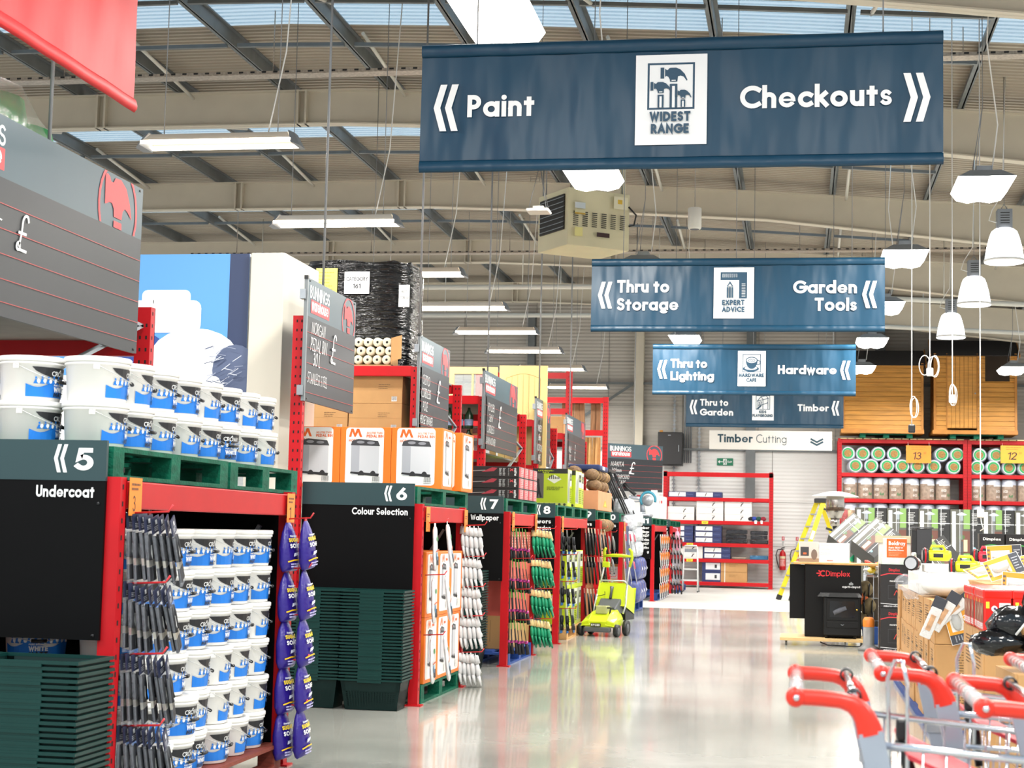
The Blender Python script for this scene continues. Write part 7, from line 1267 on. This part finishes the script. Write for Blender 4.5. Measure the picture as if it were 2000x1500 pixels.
for j, (x, y, z, rx, ry, rz) in enumerate(((1.42, 12.9, 1.2, -6, -4, 4), (1.38, 12.3, 1.11, -30, -20, 6), (1.62, 12.5, 1.17, -38, -14, -14), (1.5, 12.2, 1.12, -58, 8, 12), (1.75, 13.0, 1.16, -40, 24, 24), (1.95, 12.5, 1.15, -30, 30, 0), (1.32, 12.7, 1.12, -66, -12, 30), (1.85, 12.9, 1.18, -25, -30, 12), (1.28, 12.26, .92, 14, 62, -6), (1.03, 12.27, .9, 10, 74, -8), (1.16, 12.2, .86, 12, 50, 4), (1.7, 12.7, 1.14, -50, 16, -10), (2.05, 12.3, 1.12, -40, 24, 4), (1.4, 11.9, 1.03, -8, 4, 4))): place(tp, first, (x, y, z), 0, f'orange and grey blister pack on the carton heap, {nth(j)} counted from the upright one', rot=(R(rx), R(ry), R(rz)))
for j, (x, z, a) in enumerate(((1.1, .98, 30), (1.2, 1.0, 46), (1.28, 1.02, 58), (1.0, .94, 22))):
    t = thing('poly_bag', f'clear bag with dark header sliding off the front carton, {nth(j)} from left', 'bag', (x, 12.2, z), 0, 'clear bags sliding off the cartons', rot=(R(12), R(a), 0)); MB().box(-.04, -.012, -.26, .04, .0, -.02).build('bag', mat('milky_film', '#e4e2e0', .25, noise=(12, .1), bump=(24, .7)), t, bevel=.006); MB().box(-.045, -.01, -.03, .045, -.004, .06).build('header_card', ink('#42454e'), t); MB().box(-.02, -.016, -.2, .015, -.01, -.08).build('content', mat('content_tan', '#d6a880', .6, noise=(14, .3)), t)
# red tubs on nearer cartons
RT = mat('red_tub', '#d8231c', .3, noise=(4, .06)); t0 = thing('red_tub', 'x', 'tub', (0, 0, 0), 0, 'red lidded tubs'); MB().box(0, 0, 0, .145, .15, .19).build('body', RT, t0, bevel=.012); MB().box(-.004, -.004, .175, .149, .154, .225).build('lid', mat('red_lid', '#e8261d', .22, noise=(5, .04)), t0, bevel=.01)
cv = Canvas(); cv.rect(.08, .012, .138, .155, '#eeece8'); cv.lines(.085, .02, .133, .15, 9, '#b9b5b0', .35); cv.rect(.012, .125, .03, .16, '#e8d23a')
for k in range(3): cv.disc(.055, .04 + k * .042, .016, .016, W_, 14); cv.disc(.057, .04 + k * .042, .007, .007, '#5a3a6a', 10)
cv.build('front_label', t0, (0, -.0006, 0), eps=.0005); cv = Canvas(); cv.rect(.01, .05, .14, .15, '#8a4a3a'); cv.stroke([(.03, .06), (.06, .13), (.1, .09), (.12, .14)], .012, '#c9a892'); cv.text('FIRELIGHTERS'[:0] or 'EXPRESS', .01, .015, .032, W_, .2, .125); cv.rect(.012, .15, .03, .17, '#e8d23a'); cv.build('side_label', t0, (-.0006, .15, 0), (0, -1, 0), eps=.0005); tp = tree_of(t0); first = [t0]
for a in range(5):
    for b in range(6): place(tp, first, (.97 + a * .15, 9.02 + b * .162, .925), R(rnd.uniform(-2, 2)), f'red lidded tub, {nth(b)} row back, {nth(a)} from the left')
for k in range(3):
    for j in range(2):
        place(tcd, [], (1.47, 8.98 + j * .505, .02 + k * .302), 0, f'brown carton under the red tubs, {("bottom", "middle", "top")[k]} layer, {("front", "back")[j]}'); place(tcd, [], (1.98, 8.98 + j * .505, .02 + k * .302), 0, f'brown carton right of those under the red tubs, {("bottom", "middle", "top")[k]} layer, {("front", "back")[j]}')
for k in range(2): place(tcd, [], (1.56, 7.62, .02 + k * .402), R(3), f'brown carton under the black bagged bundle, {("lower", "upper")[k]}').scale = (1.2, 1, 1.33)
t = thing('black_bag_bundle', 'knotted bundle of glossy black plastic bags on cartons at right edge', 'bundle', (.98, 7.75, .83)); BB = mat('black_bag_plastic', '#111214', .14, noise=(9, .3), bump=(7, .9)); r3 = random.Random(9)
for c, r, sq in (((0.0, 0, .2), .12, (1.1, 1, .7)), ((.12, 0, .3), .13, (.7, .8, 1.1)), ((-.08, -.02, .12), .1, (1.3, 1, .6)), ((.14, .02, .12), .14, (1, 1, .7)), ((.22, 0, .2), .14, (1, 1, 1.2))): MB().blob(c, r, 8, .14, 0, sq, r3).build('bag', BB, t)
MB().tube([(-.02, -.11, .16), (.04, -.13, .24), (.1, -.11, .3)], .006, 6).tube([(.02, -.12, .28), (.1, -.13, .3), (.2, -.12, .27)], .006, 6).build('white_tie', WCABLE, t); MB().blob((.03, -.1, .19), .03, 5, .2, 0).build('paper_tag', CARD, t)
# hanging power leads
def lead(name, label, x, Y, path, plug=None, coil=None):
    t = thing(name, label, 'cable', (x, Y, 0), 0, 'white power leads hanging from the roof'); MB().tube([(0, 0, zc(x) + .2)] + path, .007, 6).build('cable', WCABLE, t)
    if coil:
        for k, (cx, cz, rx, rz_) in enumerate(coil): MB().tube([(cx + rx * math.cos(R(a)), .01 * k, cz + rz_ * math.sin(R(a))) for a in range(0, 360, 24)], .006, 6, closed=True).build('coil_loop', WCABLE, t)
    if plug: MB().box(plug[0] - .04, -.03, plug[1] - .05, plug[0] + .04, .03, plug[1] + .05).build('connector', plug[2], t, bevel=.015)
lead('power_lead', 'white lead ending in a black plug before the left shed', 1.33, 20, [(0, 0, 3.2), (0, 0, 2.76)], (0, 2.72, BLACKP), [(.02, 2.98, .04, .13), (.035, 2.97, .045, .12)])
lead('power_lead', 'white lead tied up in a coil of loops between the sheds', 1.54, 20, [(0, 0, 3.6), (0, 0, 3.45)], (0, 3.4, WCABLE), [(-.06, 3.48, .065, .12), (.04, 3.47, .06, .12), (.06, 3.47, .05, .13)])
lead('power_lead', 'white lead looped before the plank door of the shed', 1.8, 20, [(0, 0, 3.2), (.0, 0, 3.1)], (0, 3.08, WCABLE), [(.0, 3.13, .035, .13), (.015, 3.12, .04, .12)])
lead('power_lead', 'white lead with round socket hanging down to the heater boxes', 2.12, 20, [(0, 0, 1.75), (0, 0, 1.7), (.01, 0, 1.62), (.03, 0, 1.55), (.03, .3, 1.53)], (0, 1.73, mat('socket_white', '#e6ddd6', .4, noise=(5, .03))))

# ============================================================ trolleys in the foreground
TR = mat('trolley_red', '#e2321f', .32, noise=(5, .03)); CLR = mat('clear_tube', '#cfd0d0', .08, alpha=.45); EXT = mat('trolley_extrusion', '#aab2bf', .3, .55, noise=(9, .05))
def trolley(loc, label, W=.62, rz=0, lock=True):
    """handle across y at the origin side, basket runs to +x; origin on the floor under the near pivot"""
    t = thing('shopping_trolley', label, 'shopping trolley', loc, rz, 'shopping trolleys in the foreground'); H = 1.07
    for y, s in ((0, -1), (W, 1)):
        pa = [(-.004, y, H), (.05, y, H - .001), (.09, y, H - .004), (.112, y, H - .01), (.128, y, H - .021), (.139, y, H - .037), (.146, y, H - .054), (.151, y, H - .072)]; mb = MB()
        for q, (a, b) in enumerate(zip(pa, pa[1:])): pass
        v = []; 
        for i, p in enumerate(pa):
            a = Vector(pa[max(0, i - 1)]); b = Vector(pa[min(len(pa) - 1, i + 1)]); d = (b - a).normalized(); nn = Vector((-d.z, 0, d.x)); hw = .0165 if i < 3 else .0165 + (i - 2) * .0022
            for k in range(12): th = 2 * PI * k / 12; v.append(Vector(p) + nn * hw * math.sin(th) * 1.0 + Vector((0, 1, 0)) * .014 * math.cos(th))
        mb.add(v, [(i * 12 + k, i * 12 + (k + 1) % 12, (i + 1) * 12 + (k + 1) % 12, (i + 1) * 12 + k) for i in range(7) for k in range(12)], 0, True); mb.add(v[-12:], [list(range(12))]); mb.lathe([(0, -.0165), (.016, -.0165), (.02, -.012), (.02, .012), (.016, .0165), (0, .0165)], 20, (-.002, y, H), ax='y'); o = mb.build('handle_arm', TR, t)
        MB().lathe([(0, -.005), (.006, -.005), (.007, 0)], 12, (.0, y - .017, H), ax='y').build('rivet', CHROME, o)
        MB().bar((.1505, y, H - .066), (.245, y, H - .5), .05, .022, up=(0, 1, 0)).bar((.235, y, H - .5), (.27, y, .3), .05, .02, up=(0, 1, 0)).build('side_post', EXT, t); MB().bar((.15, y, H - .19), (.2, y, H - .19), .03, .034, up=(0, 0, 1)).build('post_clamp', CHROME, t)
    h = MB().cyl((0, .014, H), (0, W - .014, H), .0165, 14).build('handle_tube', CLR, t); MB().cyl((0, .02, H), (0, W - .02, H), .011, 12).build('inner_bar', mat('label_white', '#dcd9d4', .4, noise=(6, .04)), h); mb = MB()
    for k in range(9): mb.cyl((0, .06 + k * .06, H), (0, .085 + k * .06, H), .0115, 12, k % 2)
    mb.build('bar_label', [mat('label_dark', '#3c4046', .4, noise=(6, .04)), mat('label_red', '#d8442f', .4, noise=(6, .04))], h)
    # wire basket
    x0, x1, zt, zb0, zb1, L = .19, .98, H - .07, H - .55, H - .42, .0; mb = MB(); yi = .05
    mb.tube([(x0 - .03, .0, zt - .02), (x1, yi + .03, zt - .08), (x1, W - yi - .03, zt - .08), (x0 - .03, W, zt - .02)], .008, 8)
    mb.tube([(x0, .01, zt - .1), (x1 - .01, yi + .03, zt - .135), (x1 - .01, W - yi - .03, zt - .135), (x0, W - .01, zt - .1)], .0065, 8)
    for k in range(2, 6): f = k / 6; mb.tube([(x0 + .05 * f, .02 + .03 * f, zt - .1 - .4 * f), (x1 - .06 * f, yi + .03 + .03 * f, zt - .14 - .28 * f), (x1 - .06 * f, W - yi - .03 - .03 * f, zt - .14 - .28 * f), (x0 + .05 * f, W - .02 - .03 * f, zt - .1 - .4 * f)], .0035, 5)
    mb.build('basket_rim', CHROME, t); mb = MB()
    for k in range(17):
        f = k / 16; x = x0 + .02 + (x1 - x0 - .04) * f; zt_ = zt - .02 - .06 * f
        for y, sy in ((.004 + .07 * f, 1), (W - .004 - .07 * f, -1)): mb.tube([(x, y, zt_), (x - .012, y + sy * .05, zt - .5 + .1 * f)], .0026, 5)
    for k in range(9): y = .08 + (W - .16) * k / 8; mb.tube([(x1, y, zt - .08), (x1 - .05, y, zt - .42), (x0 + .04, .06 + (W - .12) * k / 8, zt - .5)], .0026, 5)
    mb.build('wire_basket', CHROME, t)
    sp = mat('child_seat_red', '#d4404a', .4, noise=(6, .05)); MB().add([(.23, .06, H - .125), (.23, W - .06, H - .125), (.42, W - .1, H - .21), (.42, .1, H - .21), (.23, .06, H - .115), (.23, W - .06, H - .115), (.42, W - .1, H - .2), (.42, .1, H - .2)], [(3, 2, 1, 0), (4, 5, 6, 7), (0, 1, 5, 4), (2, 3, 7, 6), (1, 2, 6, 5), (3, 0, 4, 7)]).build('child_seat', sp, t)
    MB().tube([(.2, .02, .34), (.85, .08, .28), (.85, W - .08, .28), (.2, W - .02, .34)], .014, 8).tube([(.2, .0, .32), (.2, .0, .16)], .012, 6).tube([(.2, W, .32), (.2, W, .16)], .012, 6).tube([(.82, .1, .28), (.82, .1, .16)], .012, 6).tube([(.82, W - .1, .28), (.82, W - .1, .16)], .012, 6).build('chassis', EXT, t)
    for x, y in ((.2, 0), (.2, W), (.82, .1), (.82, W - .1)): MB().lathe([(0, -.012), (.05, -.012), (.062, -.008), (.062, .008), (.05, .012), (0, .012)], 16, (x, y, .064), ax='y').build('wheel', BLACKP, t); MB().box(x - .02, y - .018, .07, x + .02, y + .018, .17).build('fork', CHROME, t)
    # cross bar, cup rings and coin lock loop
    MB().cyl((.118, .015, H + .004), (.118, W - .015, H + .004), .008, 10).build('cross_bar', CHROME, t)
    for y in (.03, W - .05): MB().lathe([(.012, -.02), (.016, -.02), (.016, .02), (.012, .02)], 12, (.118, y, H + .004), ax='y').build('rubber_ring', BLACKP, t)
    if lock:
        yl = W * .3; MB().tube([(.2, yl, H - .22), (.195, yl, H + .03), (.21, yl - .01, H + .07), (.225, yl - .02, H + .07), (.235, yl - .02, H + .02), (.235, yl - .02, H - .22)], .0045, 8).build('hanging_loop', CHROME, t)
        l_ = MB().box(.212, yl - .02, H - .1, .234, yl + .008, H - .055).build('coin_lock', BLACKP, t, bevel=.006); MB().tube([(.22, yl, H - .1), (.24, yl + .01, H - .16), (.25, yl, H - .24)], [.012, .014, .01], 8).build('strap', BLACKP, l_); MB().box(.225, yl - .02, H - .3, .265, yl + .01, H - .25).build('dark_red_buckle', mat('dark_red_plastic', '#5a1a20', .4, noise=(5, .05)), l_)
    return t
trolley((0.0, 3.5, 0), 'nearest red-handled shopping trolley, leftmost in the foreground')
trolley((.21, 4.2, 0), 'red-handled trolley standing behind the leftmost one, in front of the brown cartons')
trolley((.37, 3.42, 0), 'red-handled trolley nested into the nearest one, low at the right', lock=False)
trolley((.6, 4.25, 0), 'red-handled trolley nested behind, cropped by the right edge', lock=False)
